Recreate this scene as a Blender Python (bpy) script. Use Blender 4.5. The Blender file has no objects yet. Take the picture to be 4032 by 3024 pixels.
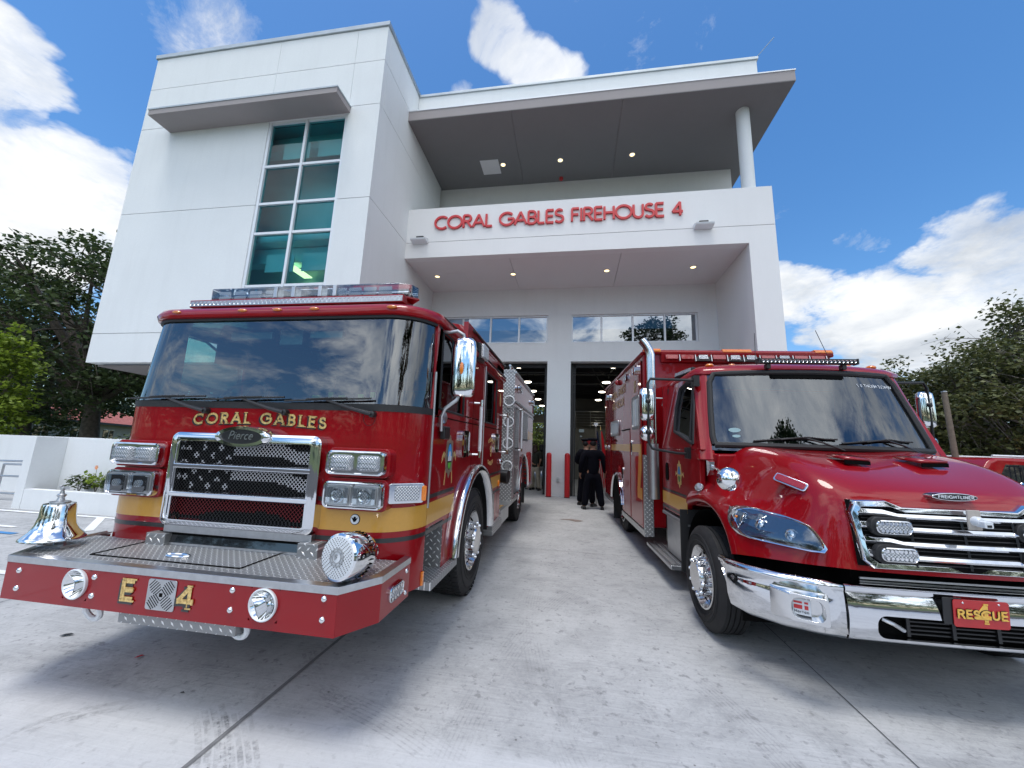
import bpy, bmesh, math, random
from mathutils import Vector, Matrix
random.seed(7)
PI=math.pi; R=math.radians
sc=bpy.context.scene; COL=sc.collection
SL=.0265                                   # the apron rises gently towards the bays
def gz(y): return SL*min(max(y,-5.),12.6)   # height of the concrete at depth y
# ---------------------------------------------------------------- mesh builder
class MB:
    def __init__(s): s.v=[]; s.f=[]; s.m=[]; s.mi=0; s.T=None
    def add(s,vs,fs,mi=None):
        b=len(s.v)
        if s.T is not None: vs=[s.T@Vector(v) for v in vs]
        s.v+= [tuple(v) for v in vs]; s.f+=[tuple(i+b for i in f) for f in fs]
        s.m+=[s.mi if mi is None else mi]*len(fs); return s
    def box(s,x0,x1,y0,y1,z0,z1,mi=None):
        return s.add([(x0,y0,z0),(x1,y0,z0),(x1,y1,z0),(x0,y1,z0),(x0,y0,z1),(x1,y0,z1),(x1,y1,z1),(x0,y1,z1)],
            [(0,3,2,1),(4,5,6,7),(0,1,5,4),(1,2,6,5),(2,3,7,6),(3,0,4,7)],mi)
    def prism(s,poly,ax,a,b,mi=None,capa=True,capb=True):
        n=len(poly)
        f={'x':lambda u,v,w:(w,u,v),'y':lambda u,v,w:(u,w,v),'z':lambda u,v,w:(u,v,w)}[ax]
        vs=[f(u,v,a) for u,v in poly]+[f(u,v,b) for u,v in poly]
        fs=[(i,(i+1)%n,n+(i+1)%n,n+i) for i in range(n)]
        if capa: fs.append(tuple(range(n-1,-1,-1)))
        if capb: fs.append(tuple(range(n,2*n)))
        return s.add(vs,fs,mi)
    def loft(s,rings,closed=True,cap=True,mi=None):
        n=len(rings[0]); vs=[p for r in rings for p in r]; fs=[]
        for k in range(len(rings)-1):
            for i in range(n if closed else n-1):
                j=(i+1)%n; fs.append((k*n+i,k*n+j,(k+1)*n+j,(k+1)*n+i))
        if cap and closed: fs.append(tuple(range(n-1,-1,-1))); fs.append(tuple(range((len(rings)-1)*n,len(rings)*n)))
        return s.add(vs,fs,mi)
    def tube(s,path,r,n=8,cap=True,mi=None):
        P=[Vector(p) for p in path]; rings=[]; pu=None
        for i,p in enumerate(P):
            d=(P[min(i+1,len(P)-1)]-P[max(i-1,0)]).normalized()
            if pu is None:
                a=Vector((0,0,1)) if abs(d.z)<.9 else Vector((1,0,0)); u=d.cross(a).normalized()
            else: u=(pu-d*pu.dot(d)).normalized()
            pu=u; w=d.cross(u); rr=r[i] if isinstance(r,(list,tuple)) else r
            rings.append([p+(u*math.cos(2*PI*k/n)+w*math.sin(2*PI*k/n))*rr for k in range(n)])
        return s.loft(rings,True,cap,mi)
    def lathe(s,prof,c,ax='z',n=24,mi=None,cap=True):
        c=Vector(c); X={'z':((1,0,0),(0,1,0),(0,0,1)),'x':((0,1,0),(0,0,1),(1,0,0)),'y':((0,0,1),(1,0,0),(0,1,0))}[ax] if isinstance(ax,str) else None
        if X is None:
            d=Vector(ax).normalized(); u=d.orthogonal().normalized(); X=(u,d.cross(u),d)
        U,V,W=[Vector(q) for q in X]
        rings=[[c+(U*math.cos(2*PI*k/n)+V*math.sin(2*PI*k/n))*max(r,1e-4)+W*h for k in range(n)] for r,h in prof]
        return s.loft(rings,True,cap,mi)
    def ball(s,c,r,n=12,m=8,mi=None):
        if not isinstance(r,(tuple,list)): r=(r,r,r)
        rings=[]
        for j in range(m+1):
            t=-PI/2+PI*j/m; q=max(math.cos(t),.002)
            rings.append([(c[0]+r[0]*q*math.cos(2*PI*k/n),c[1]+r[1]*q*math.sin(2*PI*k/n),c[2]+r[2]*math.sin(t)) for k in range(n)])
        return s.loft(rings,True,True,mi)
    def quad(s,*p,mi=None): return s.add(p,[tuple(range(len(p)))],mi)
    def build(s,name,mat,parent=None,bev=0,seg=2,smooth=35,sub=0,fix=True,loc=None,rot=None,solid=0):
        me=bpy.data.meshes.new(name); me.from_pydata(s.v,[],s.f)
        mats=mat if isinstance(mat,(list,tuple)) else [mat]
        for m in mats: me.materials.append(m)
        if len(mats)>1:
            for p,i in zip(me.polygons,s.m): p.material_index=min(i,len(mats)-1)
        if fix:
            bm=bmesh.new(); bm.from_mesh(me); bmesh.ops.recalc_face_normals(bm,faces=bm.faces); bm.to_mesh(me); bm.free()
        if smooth:
            me.polygons.foreach_set('use_smooth',[True]*len(me.polygons))
            if smooth<180: me.set_sharp_from_angle(angle=R(smooth))
        o=bpy.data.objects.new(name,me); COL.objects.link(o)
        if loc is not None: o.location=loc
        if rot is not None: o.rotation_euler=rot
        if parent is not None: o.parent=parent
        if solid:
            q=o.modifiers.new('s','SOLIDIFY'); q.thickness=solid; q.offset=0
        if sub:
            q=o.modifiers.new('u','SUBSURF'); q.levels=sub; q.render_levels=sub
        if bev:
            q=o.modifiers.new('b','BEVEL'); q.width=bev; q.segments=seg; q.limit_method='ANGLE'; q.angle_limit=R(40); q.harden_normals=True
        return o
def rrect(x0,x1,y0,y1,r,n=4):
    """rounded rectangle outline"""
    r=min(r,(x1-x0)/2-1e-4,(y1-y0)/2-1e-4); out=[]
    for cx,cy,a in ((x1-r,y1-r,0),(x0+r,y1-r,90),(x0+r,y0+r,180),(x1-r,y0+r,270)):
        for k in range(n+1):
            t=R(a+90*k/n); out.append((cx+r*math.cos(t),cy+r*math.sin(t)))
    return out
def empty(name,loc=(0,0,0),rot=(0,0,0)):
    o=bpy.data.objects.new(name,None); COL.objects.link(o); o.location=loc; o.rotation_euler=rot; o.empty_display_size=.2; return o
def tag(o,label=None,cat=None,group=None,kind=None):
    if label: o['label']=label
    if cat: o['category']=cat
    if group: o['group']=group
    if kind: o['kind']=kind
    return o
def struct(o): o['kind']='structure'; return o
def copytree(o,parent=None):
    c=o.copy(); COL.objects.link(c)
    if parent is not None: c.parent=parent
    for ch in list(o.children): copytree(ch,c)
    return c
# ---------------------------------------------------------------- materials
class N:
    """tiny node helper"""
    def __init__(s,name):
        s.mat=bpy.data.materials.new(name); s.mat.use_nodes=True; s.t=s.mat.node_tree; s.p=s.t.nodes['Principled BSDF']
    def n(s,ty,**k):
        x=s.t.nodes.new(ty)
        for a,b in k.items():
            if a=='i':
                for q,v in b.items():
                    if hasattr(v,'is_output') or isinstance(v,bpy.types.NodeSocket): s.t.links.new(v,x.inputs[q])
                    else: x.inputs[q].default_value=v
            else: setattr(x,a,b)
        return x
    def l(s,a,b): s.t.links.new(a,b)
    def math(s,op,a,b=None,c=None,clamp=False):
        x=s.n('ShaderNodeMath',operation=op,use_clamp=clamp)
        for i,v in enumerate((a,b,c)):
            if v is None: continue
            if isinstance(v,bpy.types.NodeSocket): s.l(v,x.inputs[i])
            else: x.inputs[i].default_value=v
        return x.outputs[0]
    def obj(s): return s.n('ShaderNodeTexCoord').outputs['Object']
    def mapping(s,v,sca=(1,1,1),rot=(0,0,0)):
        return s.n('ShaderNodeMapping',i={'Vector':v,'Scale':sca,'Rotation':rot}).outputs[0]
    def noise(s,v,scale,det=4,rough=.5,dist=0):
        return s.n('ShaderNodeTexNoise',i={'Vector':v,'Scale':scale,'Detail':det,'Roughness':rough,'Distortion':dist}).outputs[0]
    def ramp(s,f,stops):
        x=s.n('ShaderNodeValToRGB'); e=x.color_ramp.elements
        while len(e)<len(stops): e.new(.5)
        for q,(p,c) in zip(e,stops):
            q.position=p; q.color=(c,c,c,1) if isinstance(c,(int,float)) else (*c,1)
        s.l(f,x.inputs[0]); return x.outputs[0]
    def mix(s,f,a,b,bt='MIX'):
        x=s.n('ShaderNodeMix',data_type='RGBA',blend_type=bt)
        for i,v in ((0,f),(6,a),(7,b)):
            if isinstance(v,bpy.types.NodeSocket): s.l(v,x.inputs[i])
            else: x.inputs[i].default_value=v if i==0 else (*v,1)
        return x.outputs[2]
    def bump(s,h,st=.3,d=.01): 
        o=s.n('ShaderNodeBump',i={'Height':h,'Strength':st,'Distance':d}).outputs[0]; s.l(o,s.p.inputs['Normal']); return o
def basic(name,c,rough=.5,metal=0,coat=0,var=0,vs=8,bump=0,bs=60,bd=.004,emit=None,es=1,spec=None,aniso=None):
    m=N(name); p=m.p
    p.inputs['Base Color'].default_value=(*c,1); p.inputs['Roughness'].default_value=rough; p.inputs['Metallic'].default_value=metal
    if coat: p.inputs['Coat Weight'].default_value=coat; p.inputs['Coat Roughness'].default_value=.03
    if spec is not None: p.inputs['Specular IOR Level'].default_value=spec
    if var:
        v=m.obj(); f=m.noise(v,vs,5,.6)
        c2=tuple(x*(1-var) for x in c); c3=tuple(min(x*(1+var*.6),1) for x in c)
        m.l(m.ramp(f,[(.3,c2),(.7,c3)]),p.inputs['Base Color'])
    if bump: m.bump(m.noise(m.obj(),bs,4,.6),bump,bd)
    if emit: p.inputs['Emission Color'].default_value=(*emit,1); p.inputs['Emission Strength'].default_value=es
    return m.mat
M={}
def stucco(name,c,dirt=.05):
    m=N(name); v=m.obj()
    a=m.noise(v,.8,5,.6); b=m.noise(m.mapping(v,(3,3,.35)),1.3,4,.6)
    col=m.mix(m.math('MULTIPLY',m.ramp(a,[(.35,0),(.7,1)]),.6),c,tuple(x*(1-dirt) for x in c))
    col=m.mix(m.math('MULTIPLY',m.ramp(b,[(.5,0),(.8,1)]),.5),col,tuple(x*(1-dirt*1.6) for x in c))
    gr_=m.noise(v,22,6,.8); col=m.mix(m.math('MULTIPLY',m.ramp(gr_,[(.40,0),(.62,1)]),.45),col,tuple(x*(1-dirt*1.1) for x in c))
    m.l(col,m.p.inputs['Base Color']); m.p.inputs['Roughness'].default_value=.92
    m.bump(m.noise(v,90,3,.6),.35,.004); return m.mat
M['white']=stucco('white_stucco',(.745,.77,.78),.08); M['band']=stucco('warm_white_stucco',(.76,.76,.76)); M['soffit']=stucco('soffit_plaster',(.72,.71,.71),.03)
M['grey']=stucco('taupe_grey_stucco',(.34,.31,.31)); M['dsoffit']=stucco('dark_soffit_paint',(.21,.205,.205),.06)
M['wallin']=basic('interior_wall_paint',(.24,.235,.21),.8,var=.1,vs=2); M['dark']=basic('dark_paint',(.012,.012,.013),.55)
M['joint']=basic('joint_filler',(.30,.30,.31),.9)
M['cap']=basic('coping_metal',(.42,.46,.48),.45,metal=.6,var=.12,vs=3)
M['alu']=basic('white_aluminium',(.70,.73,.76),.4,metal=.15)
M['red']=basic('fire_red_paint',(.26,.0006,.0045),.45,coat=1,var=.04,vs=3,spec=.12); M['red'].node_tree.nodes['Principled BSDF'].inputs['Coat IOR'].default_value=1.42
M['chrome']=basic('chrome',(.74,.75,.77),.045,metal=1,bump=.04,bs=6,bd=.01)
M['mirror']=basic('mirror_chrome',(.82,.83,.84),.02,metal=1)
M['steel']=basic('brushed_steel',(.55,.56,.57),.28,metal=1,var=.12,vs=20,bump=.1,bs=120,bd=.001)
M['polal']=basic('polished_aluminium',(.72,.72,.72),.16,metal=1,var=.08,vs=6,bump=.08,bs=14,bd=.006)
M['satin']=basic('satin_aluminium',(.50,.51,.52),.33,metal=.9,var=.1,vs=9)
M['black']=basic('black_plastic',(.012,.012,.013),.38); M['rub']=basic('black_rubber',(.016,.016,.017),.62,bump=.1,bs=80)
M['tyre']=basic('tyre_rubber',(.018,.018,.019),.72,var=.3,vs=12,bump=.2,bs=60,bd=.002)
M['deep']=basic('deep_black',(.003,.003,.003),.9,spec=.1)
M['yel']=basic('gold_stripe_vinyl',(.60,.31,.045),.4,coat=.6,var=.04,vs=40); M['strip']=basic('dark_stripe_vinyl',(.016,.017,.018),.4,coat=.5)
M['amber']=basic('amber_lens',(.75,.20,.01),.15,coat=1,bump=.3,bs=150,bd=.003); M['redlens']=basic('red_lens',(.30,.004,.008),.12,coat=1,bump=.35,bs=120,bd=.004)
M['signred']=basic('sign_red',(.56,.035,.04),.45); M['bol']=basic('bollard_red',(.50,.012,.018),.42,var=.08,vs=5,bump=.05,bs=20)
M['lampon']=basic('lit_lamp',(.9,.85,.7),.5,emit=(1,.74,.34),es=1.7); M['lampw']=basic('lit_bay_lamp',(.9,.85,.8),.5,emit=(1,.90,.72),es=9.0)
M['navy']=basic('navy_uniform',(.003,.0032,.007),.95,spec=.15,bump=.2,bs=150,bd=.002); M['capred']=basic('cap_band_red',(.42,.012,.02),.7)
M['skin']=basic('skin',(.42,.22,.14),.55); M['skind']=basic('tan_skin',(.30,.15,.09),.55); M['khaki']=basic('khaki_cloth',(.38,.33,.25),.9,var=.1,vs=10,bump=.3,bs=20,bd=.01)
M['greycl']=basic('grey_cloth',(.30,.31,.33),.9,bump=.3,bs=18,bd=.01); M['olive']=basic('dark_olive_cloth',(.02,.021,.014),.9,bump=.3,bs=20,bd=.01)
M['hair']=basic('brown_hair',(.035,.015,.01),.6,var=.4,vs=30,bump=.5,bs=80); M['hairb']=basic('dark_hair',(.008,.006,.005),.55,bump=.4,bs=80); M['hairl']=basic('blond_hair',(.22,.15,.09),.6,var=.3,vs=30,bump=.4,bs=80)
M['gold']=basic('gold_metal',(.80,.52,.16),.25,metal=1); M['flagred']=basic('red_flag_cloth',(.60,.012,.02),.8,bump=.2,bs=12,bd=.02)
def lensmat():
    m=N('clear_lens'); v=m.obj(); q=m.n('ShaderNodeSeparateXYZ',i={0:v}); k=2*PI/.021
    h=m.math('MULTIPLY',m.math('COSINE',m.math('MULTIPLY',m.math('ADD',q.outputs[0],q.outputs[1]),k)),m.math('COSINE',m.math('MULTIPLY',q.outputs[2],k)))
    m.l(m.ramp(m.math('MULTIPLY_ADD',h,.5,.5),[(.1,(.22,.235,.25)),(.5,(.42,.44,.46)),(.95,(.82,.84,.87))]),m.p.inputs['Base Color']); m.p.inputs['Metallic'].default_value=.55; m.p.inputs['Roughness'].default_value=.16; m.p.inputs['Coat Weight'].default_value=1
    m.bump(h,.5,.006); return m.mat
M['lens']=lensmat(); M['dlens']=basic('dark_lens',(.02,.022,.026),.05,coat=1)
M['seat']=basic('seat_fabric',(.03,.032,.036),.8); M['wood']=basic('weathered_wood',(.16,.13,.10),.9,var=.25,vs=12,bump=.4,bs=30)
M['tile']=None
def goldleaf():
    m=N('gold_leaf_letters'); v=m.n('ShaderNodeTexCoord').outputs['Object']
    w=m.n('ShaderNodeTexChecker',i={'Vector':m.mapping(v,(1,1,1),(0,.8,0)),'Scale':70.}).outputs[1]
    c=m.mix(w,(.80,.55,.18),(.58,.36,.10)); m.l(m.mix(.6,c,m.ramp(m.noise(v,60,3),[(.35,(.38,.25,.10)),(.6,(.85,.64,.28))])),m.p.inputs['Base Color'])
    m.p.inputs['Roughness'].default_value=.35; m.p.inputs['Metallic'].default_value=.35; return m.mat
M['leaf']=goldleaf()
def plate(name,ax,scale=30,c=(.62,.63,.64),rough=.22,hi=.9):
    """aluminium treadplate: lozenges turned alternately by ninety degrees; ax = the two coordinates used"""
    m=N(name); v=m.obj(); s=m.n('ShaderNodeSeparateXYZ',i={0:v}); o={'x':s.outputs[0],'y':s.outputs[1],'z':s.outputs[2]}
    a,b=o[ax[0]],o[ax[1]]
    u=m.math('MULTIPLY',m.math('ADD',a,b),scale*.7071); w=m.math('MULTIPLY',m.math('SUBTRACT',a,b),scale*.7071)
    fu=m.math('SUBTRACT',m.math('FRACT',u),.5); fw=m.math('SUBTRACT',m.math('FRACT',w),.5)
    par=m.math('FLOORED_MODULO',m.math('ADD',m.math('FLOOR',u),m.math('FLOOR',w)),2.)
    inv=m.math('SUBTRACT',1.,par)
    A=m.math('ABSOLUTE',m.math('ADD',m.math('MULTIPLY',fu,par),m.math('MULTIPLY',fw,inv)))
    B=m.math('ABSOLUTE',m.math('ADD',m.math('MULTIPLY',fw,par),m.math('MULTIPLY',fu,inv)))
    d=m.math('SUBTRACT',1.,m.math('ADD',m.math('DIVIDE',A,.52),m.math('DIVIDE',B,.17)),clamp=True)
    h=m.math('MINIMUM',m.math('MULTIPLY',d,2.2),1.)
    m.l(m.mix(h,tuple(x*.5 for x in c),tuple(min(x*1.6,1) for x in c)),m.p.inputs['Base Color'])
    m.p.inputs['Metallic'].default_value=.72; m.l(m.ramp(h,[(0,rough+.26),(1,rough+.18)]),m.p.inputs['Roughness'])
    m.bump(h,hi,.006); return m.mat
M['plz']=plate('treadplate_top','xy',33); M['ply']=plate('treadplate_front','xz',22); M['plx']=plate('treadplate_side','yz',22)
def glass(name,tint,refl=.08,ior=1.6,rough=0.0):
    m=N(name); t=m.t; fr=m.n('ShaderNodeFresnel',i={'IOR':ior}).outputs[0]
    g=m.n('ShaderNodeBsdfGlossy',i={'Color':(.92,.96,1,1),'Roughness':rough}); tr=m.n('ShaderNodeBsdfTransparent',i={'Color':(*tint,1)})
    f=m.math('ADD',fr,refl,clamp=True); mx=m.n('ShaderNodeMixShader',i={0:f,1:tr.outputs[0],2:g.outputs[0]})
    m.l(mx.outputs[0],t.nodes['Material Output'].inputs[0]); t.nodes.remove(m.p); return m.mat
M['ws']=glass('windscreen_glass',(.30,.46,.45),.085,1.5); M['greeng']=glass('clear_green_glass',(.70,.95,.88),.02,1.4); M['sideg']=glass('side_window_glass',(.10,.12,.12),.06); M['win']=glass('building_window_glass',(.30,.70,.74),.0,1.32)
M['bayg']=glass('bay_window_glass',(.06,.09,.10),.20,1.5); M['clear']=glass('clear_plastic',(.90,.93,.94),.09,1.45); M['rearg']=glass('rear_window_glass',(.75,.85,.8),.02,1.4)
def concrete():
    m=N('concrete'); v=m.obj(); s=m.n('ShaderNodeSeparateXYZ',i={0:v}); x,y=s.outputs[0],s.outputs[1]
    big=m.noise(v,.35,5,.62,.4); mid=m.noise(v,2.2,6,.65); fine=m.noise(v,38,4,.7); br=m.noise(m.mapping(v,(1.2,42,1),(0,0,.09)),1.6,5,.7); sp=m.noise(v,16,3,.6)
    c=m.ramp(big,[(.3,(.375,.384,.392)),(.7,(.465,.474,.480))])
    c=m.mix(m.math('MULTIPLY',m.ramp(mid,[(.44,0),(.60,1)]),.55),c,(.31,.318,.326))
    c=m.mix(m.math('MULTIPLY',m.ramp(br,[(.50,0),(.66,1)]),.30),c,(.56,.565,.57))
    c=m.mix(m.math('MULTIPLY',m.ramp(br,[(.33,1),(.44,0)]),.30),c,(.24,.247,.255))
    pt=m.noise(m.mapping(v,(1,1.6,1),(0,0,.4)),.9,8,.78,1.2); c=m.mix(m.math('MULTIPLY',m.ramp(pt,[(.52,0),(.64,1)]),.45),c,(.235,.242,.25))
    sc_=m.noise(v,6.5,9,.85,.8); c=m.mix(m.math('MULTIPLY',m.ramp(sc_,[(.53,0),(.64,1)]),.50),c,(.225,.232,.24)); lt_=m.noise(m.mapping(v,(1.3,1,1)),9.,9,.85,.5); c=m.mix(m.math('MULTIPLY',m.ramp(lt_,[(.56,0),(.66,1)]),.35),c,(.60,.605,.61))
    c=m.mix(m.math('MULTIPLY',m.ramp(sp,[(.60,0),(.70,1)]),.6),c,(.17,.173,.178))
    vo=m.n('ShaderNodeTexVoronoi',i={'Vector':m.mapping(v,(1,1,1)),'Scale':7.}); dots=m.math('MULTIPLY',m.ramp(vo.outputs[0],[(.035,1),(.06,0)]),m.ramp(vo.outputs[1],[(.55,0),(.6,1)])); c=m.mix(m.math('MULTIPLY',dots,.75),c,(.09,.085,.08))
    c=m.mix(m.math('MULTIPLY',m.ramp(fine,[(.52,0),(.70,1)]),.35),c,(.21,.215,.22))
    # paler pour of concrete outside the joint at y = 2.3
    ed=m.math('ADD',y,m.math('MULTIPLY',m.noise(v,3,4,.6),.10)); lt=m.ramp(m.math('MULTIPLY',ed,.1),[(.2325,1),(.2395,0)])
    c=m.mix(m.math('MULTIPLY',lt,.45),c,(.62,.635,.65))
    # curved rubber tracks: rings about two centres
    def track(cx,cy,r0,w,a0,st,tw=90):
        dx=m.math('SUBTRACT',x,cx); dy=m.math('SUBTRACT',y,cy)
        r=m.math('SQRT',m.math('ADD',m.math('MULTIPLY',dx,dx),m.math('MULTIPLY',dy,dy)))
        e=m.math('ABSOLUTE',m.math('SUBTRACT',r,r0)); k=m.ramp(m.math('DIVIDE',e,w),[(.75,1),(1.,0)])
        rib=m.ramp(m.math('SINE',m.math('MULTIPLY',r,230.)),[(.35,.25),(.7,1)])
        an=m.math('ARCTAN2',dy,dx); seg=m.ramp(m.math('SINE',m.math('MULTIPLY',an,tw)),[(.3,.45),(.6,1)])
        lim=m.ramp(m.noise(v,1.1,3,.6),[(.45,0),(.62,1)])
        return m.math('MULTIPLY',m.math('MULTIPLY',m.math('MULTIPLY',k,rib),m.math('MULTIPLY',seg,lim)),st)
    for a in ((-3.6,1.2,4.9,.10,0,.5,260),(-2.2,-.6,3.2,.11,0,.42,200),(5.2,4.4,5.6,.10,0,.4,300),(6,2,6.6,.12,0,.42,320),(1.,9.,3.0,.09,0,.35,200)):
        c=m.mix(track(*a),c,(.15,.15,.16))
    m.l(c,m.p.inputs['Base Color']); m.p.inputs['Roughness'].default_value=.88
    h=m.math('ADD',m.math('MULTIPLY',fine,.5),m.math('MULTIPLY',br,.6)); m.bump(h,.45,.006); return m.mat
M['conc']=concrete()
def noisemat(name,stops,scale,det=6,rough=.9,bump=.5,bs=30,bd=.02):
    m=N(name); v=m.obj(); m.l(m.ramp(m.noise(v,scale,det,.65),stops),m.p.inputs['Base Color']); m.p.inputs['Roughness'].default_value=rough
    m.bump(m.noise(v,bs,4),bump,bd); return m.mat
M['grass']=noisemat('grass_ground',[(.3,(.045,.075,.018)),(.7,(.10,.13,.04))],3); M['asph']=noisemat('asphalt',[(.3,(.045,.046,.048)),(.7,(.07,.07,.072))],6)
M['bark']=noisemat('bark',[(.3,(.05,.04,.03)),(.7,(.13,.11,.09))],9); M['barkg']=noisemat('pale_bark',[(.3,(.14,.12,.10)),(.7,(.28,.25,.22))],9)
def leafmat(name,a,b,tr=.25):
    m=N(name); r=m.n('ShaderNodeObjectInfo'); g=m.n('ShaderNodeNewGeometry').outputs['Random Per Island']
    m.l(m.ramp(g,[(0,a),(1,b)]),m.p.inputs['Base Color']); m.p.inputs['Roughness'].default_value=.5
    t=m.n('ShaderNodeBsdfTranslucent',i={0:m.ramp(g,[(0,a),(1,b)])}); mx=m.n('ShaderNodeMixShader',i={0:tr,1:m.p.outputs[0],2:t.outputs[0]})
    m.l(mx.outputs[0],m.t.nodes['Material Output'].inputs[0]); return m.mat
M['oak']=leafmat('oak_leaves',(.022,.042,.014),(.095,.135,.045)); M['bright']=leafmat('bright_leaves',(.12,.19,.015),(.27,.36,.04),.4)
M['dry']=leafmat('dry_tree_leaves',(.055,.072,.022),(.155,.165,.055)); M['far']=leafmat('sunlit_leaves',(.12,.16,.03),(.30,.34,.09),.4); M['palm']=leafmat('palm_leaves',(.02,.035,.012),(.06,.09,.03))
# ---------------------------------------------------------------- lettering: strokes given as polylines in an em box of height 1
def arc(cx,cy,rx,ry,a,b,n=14): return [(cx+rx*math.cos(R(a+(b-a)*i/n)),cy+ry*math.sin(R(a+(b-a)*i/n))) for i in range(n+1)]
G={
'A':(.82,[[(0,0),(.41,1)],[(.41,1),(.82,0)],[(.16,.33),(.66,.33)]]),
'B':(.58,[[(.04,0),(.04,1)],[(.04,1),(.28,1)]+arc(.28,.76,.24,.24,90,-90)+[(.04,.52)],[(.04,.52),(.30,.52)]+arc(.30,.26,.27,.26,90,-90)+[(.04,0)]]),
'C':(.86,[arc(.5,.5,.5,.5,48,312,22)]),'D':(.78,[[(.04,0),(.04,1),(.28,1)]+arc(.28,.5,.48,.5,90,-90)+[(.04,0)]]),
'E':(.52,[[(.52,1),(.04,1)],[(.04,1),(.04,0)],[(.04,0),(.52,0)],[(.04,.52),(.48,.52)]]),'F':(.50,[[(.5,1),(.04,1)],[(.04,1),(.04,0)],[(.04,.52),(.46,.52)]]),
'G':(.95,[arc(.5,.5,.5,.5,45,360,22),[(1,.5),(.56,.5)]]),'H':(.68,[[(.04,0),(.04,1)],[(.64,0),(.64,1)],[(.04,.52),(.64,.52)]]),'I':(.1,[[(.05,0),(.05,1)]]),
'L':(.46,[[(.04,1),(.04,0)],[(.04,0),(.46,0)]]),'N':(.74,[[(.04,0),(.04,1)],[(.04,1),(.70,0)],[(.70,0),(.70,1)]]),'O':(1.0,[arc(.5,.5,.5,.5,90,450,30)]),
'R':(.62,[[(.04,0),(.04,1)],[(.04,1),(.30,1)]+arc(.30,.75,.26,.25,90,-90)+[(.04,.5)],[(.28,.5),(.60,0)]]),
'S':(.56,[arc(.28,.745,.235,.255,35,225,14)[:-1]+arc(.28,.26,.27,.26,75,-150,16)]),
'T':(.6,[[(0,1),(.6,1)],[(.3,1),(.3,0)]]),'U':(.66,[[(.04,1),(.04,.32)]+arc(.33,.30,.29,.30,180,360)+[(.62,1)]]),'V':(.76,[[(0,1),(.38,0)],[(.38,0),(.76,1)]]),
'P':(.56,[[(.04,0),(.04,1)],[(.04,1),(.28,1)]+arc(.28,.74,.25,.26,90,-90)+[(.04,.48)]]),
'4':(.62,[[(.46,0),(.46,1)],[(.46,1),(0,.28)],[(0,.28),(.62,.28)]]),'1':(.3,[[(.2,0),(.2,1)],[(.2,1),(.02,.82)]]),
'9':(.56,[arc(.28,.70,.26,.30,0,360),[(.54,.70),(.44,.2),(.2,0)]]),'7':(.5,[[(0,1),(.5,1)],[(.5,1),(.15,0)]]),
'i':(.12,[[(.05,0),(.05,.62)],[(.05,.78),(.05,.84)]]),'e':(.5,[[(.02,.33),(.46,.33)]+arc(.25,.32,.23,.31,0,310)]),'r':(.34,[[(.05,0),(.05,.62)],[(.05,.42)]+arc(.26,.40,.19,.22,160,70,6)]),
'c':(.44,[arc(.25,.32,.23,.31,50,310)]),'o':(.52,[arc(.26,.32,.23,.31,0,360)]),'t':(.34,[[(.15,.9),(.15,0)],[(0,.62),(.32,.62)]]),'n':(.5,[[(.05,0),(.05,.62)],[(.05,.4)]+arc(.25,.40,.2,.22,160,0,8)+[(.45,0)]]),
}
def ribbon(b,pts,t,y0,y1,fn,mi=None):
    P=[]
    for p in pts:
        if not P or math.dist(P[-1],p)>1e-5: P.append(p)
    closed=math.dist(P[0],P[-1])<1e-4
    if closed: P=P[:-1]
    n=len(P); L=[];Rr=[]
    for i in range(n):
        a=P[(i-1)%n] if (closed or i>0) else None; c=P[(i+1)%n] if (closed or i<n-1) else None
        p=P[i]; ns=[]
        for q0,q1 in ((a,p),(p,c)):
            if q0 is None or q1 is None: continue
            d=(q1[0]-q0[0],q1[1]-q0[1]); l=math.hypot(*d); ns.append((-d[1]/l,d[0]/l))
        nx=sum(q[0] for q in ns)/len(ns); ny=sum(q[1] for q in ns)/len(ns); l=max(nx*nx+ny*ny,.35)
        k=t/2/l; L.append((p[0]+nx*k,p[1]+ny*k)); Rr.append((p[0]-nx*k,p[1]-ny*k))
    rings=[[fn(*L[i],y0),fn(*Rr[i],y0),fn(*Rr[i],y1),fn(*L[i],y1)] for i in range(n)]
    if closed: rings.append(rings[0])
    b.loft(rings,True,not closed,mi)
def letter(b,ch,x,z,h,t,y0,d,fn=None,serif=0,w=1.,sh=0,mi=None):
    """one letter: lower left at x,z, cap height h, stroke t, face at y0, depth d; returns advance"""
    fn=fn or (lambda u,v,y:(u,y,v))
    if ch==' ': return .42*h*w
    if ch not in G: return 0
    W,st=G[ch]; k=0
    tr=lambda p:(x+t/2+p[0]*h*w+sh*p[1]*h, z+t/2+p[1]*(h-t))
    for s_ in st:
        k+=1; e=.0004*k; ribbon(b,[tr(p) for p in s_],t,y0-e,y0+d,fn,mi)
        if serif and math.dist(s_[0],s_[-1])>.05:
            for q in (s_[0],s_[-1]):
                p=tr(q); k+=1; e=.0004*k
                if min(abs(q[1]),abs(q[1]-1))<.03 and abs(s_[0][0]-s_[-1][0])<.55:
                    ribbon(b,[(p[0]-serif*t,p[1]+(t*.32 if q[1]>.5 else -t*.32)),(p[0]+serif*t,p[1]+(t*.32 if q[1]>.5 else -t*.32))],t*.36,y0-e,y0+d,fn,mi)
                else: ribbon(b,[(p[0],p[1]-serif*t*.8),(p[0],p[1]+serif*t*.8)],t*.5,y0-e,y0+d,fn,mi)
    return W*h*w+t
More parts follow.
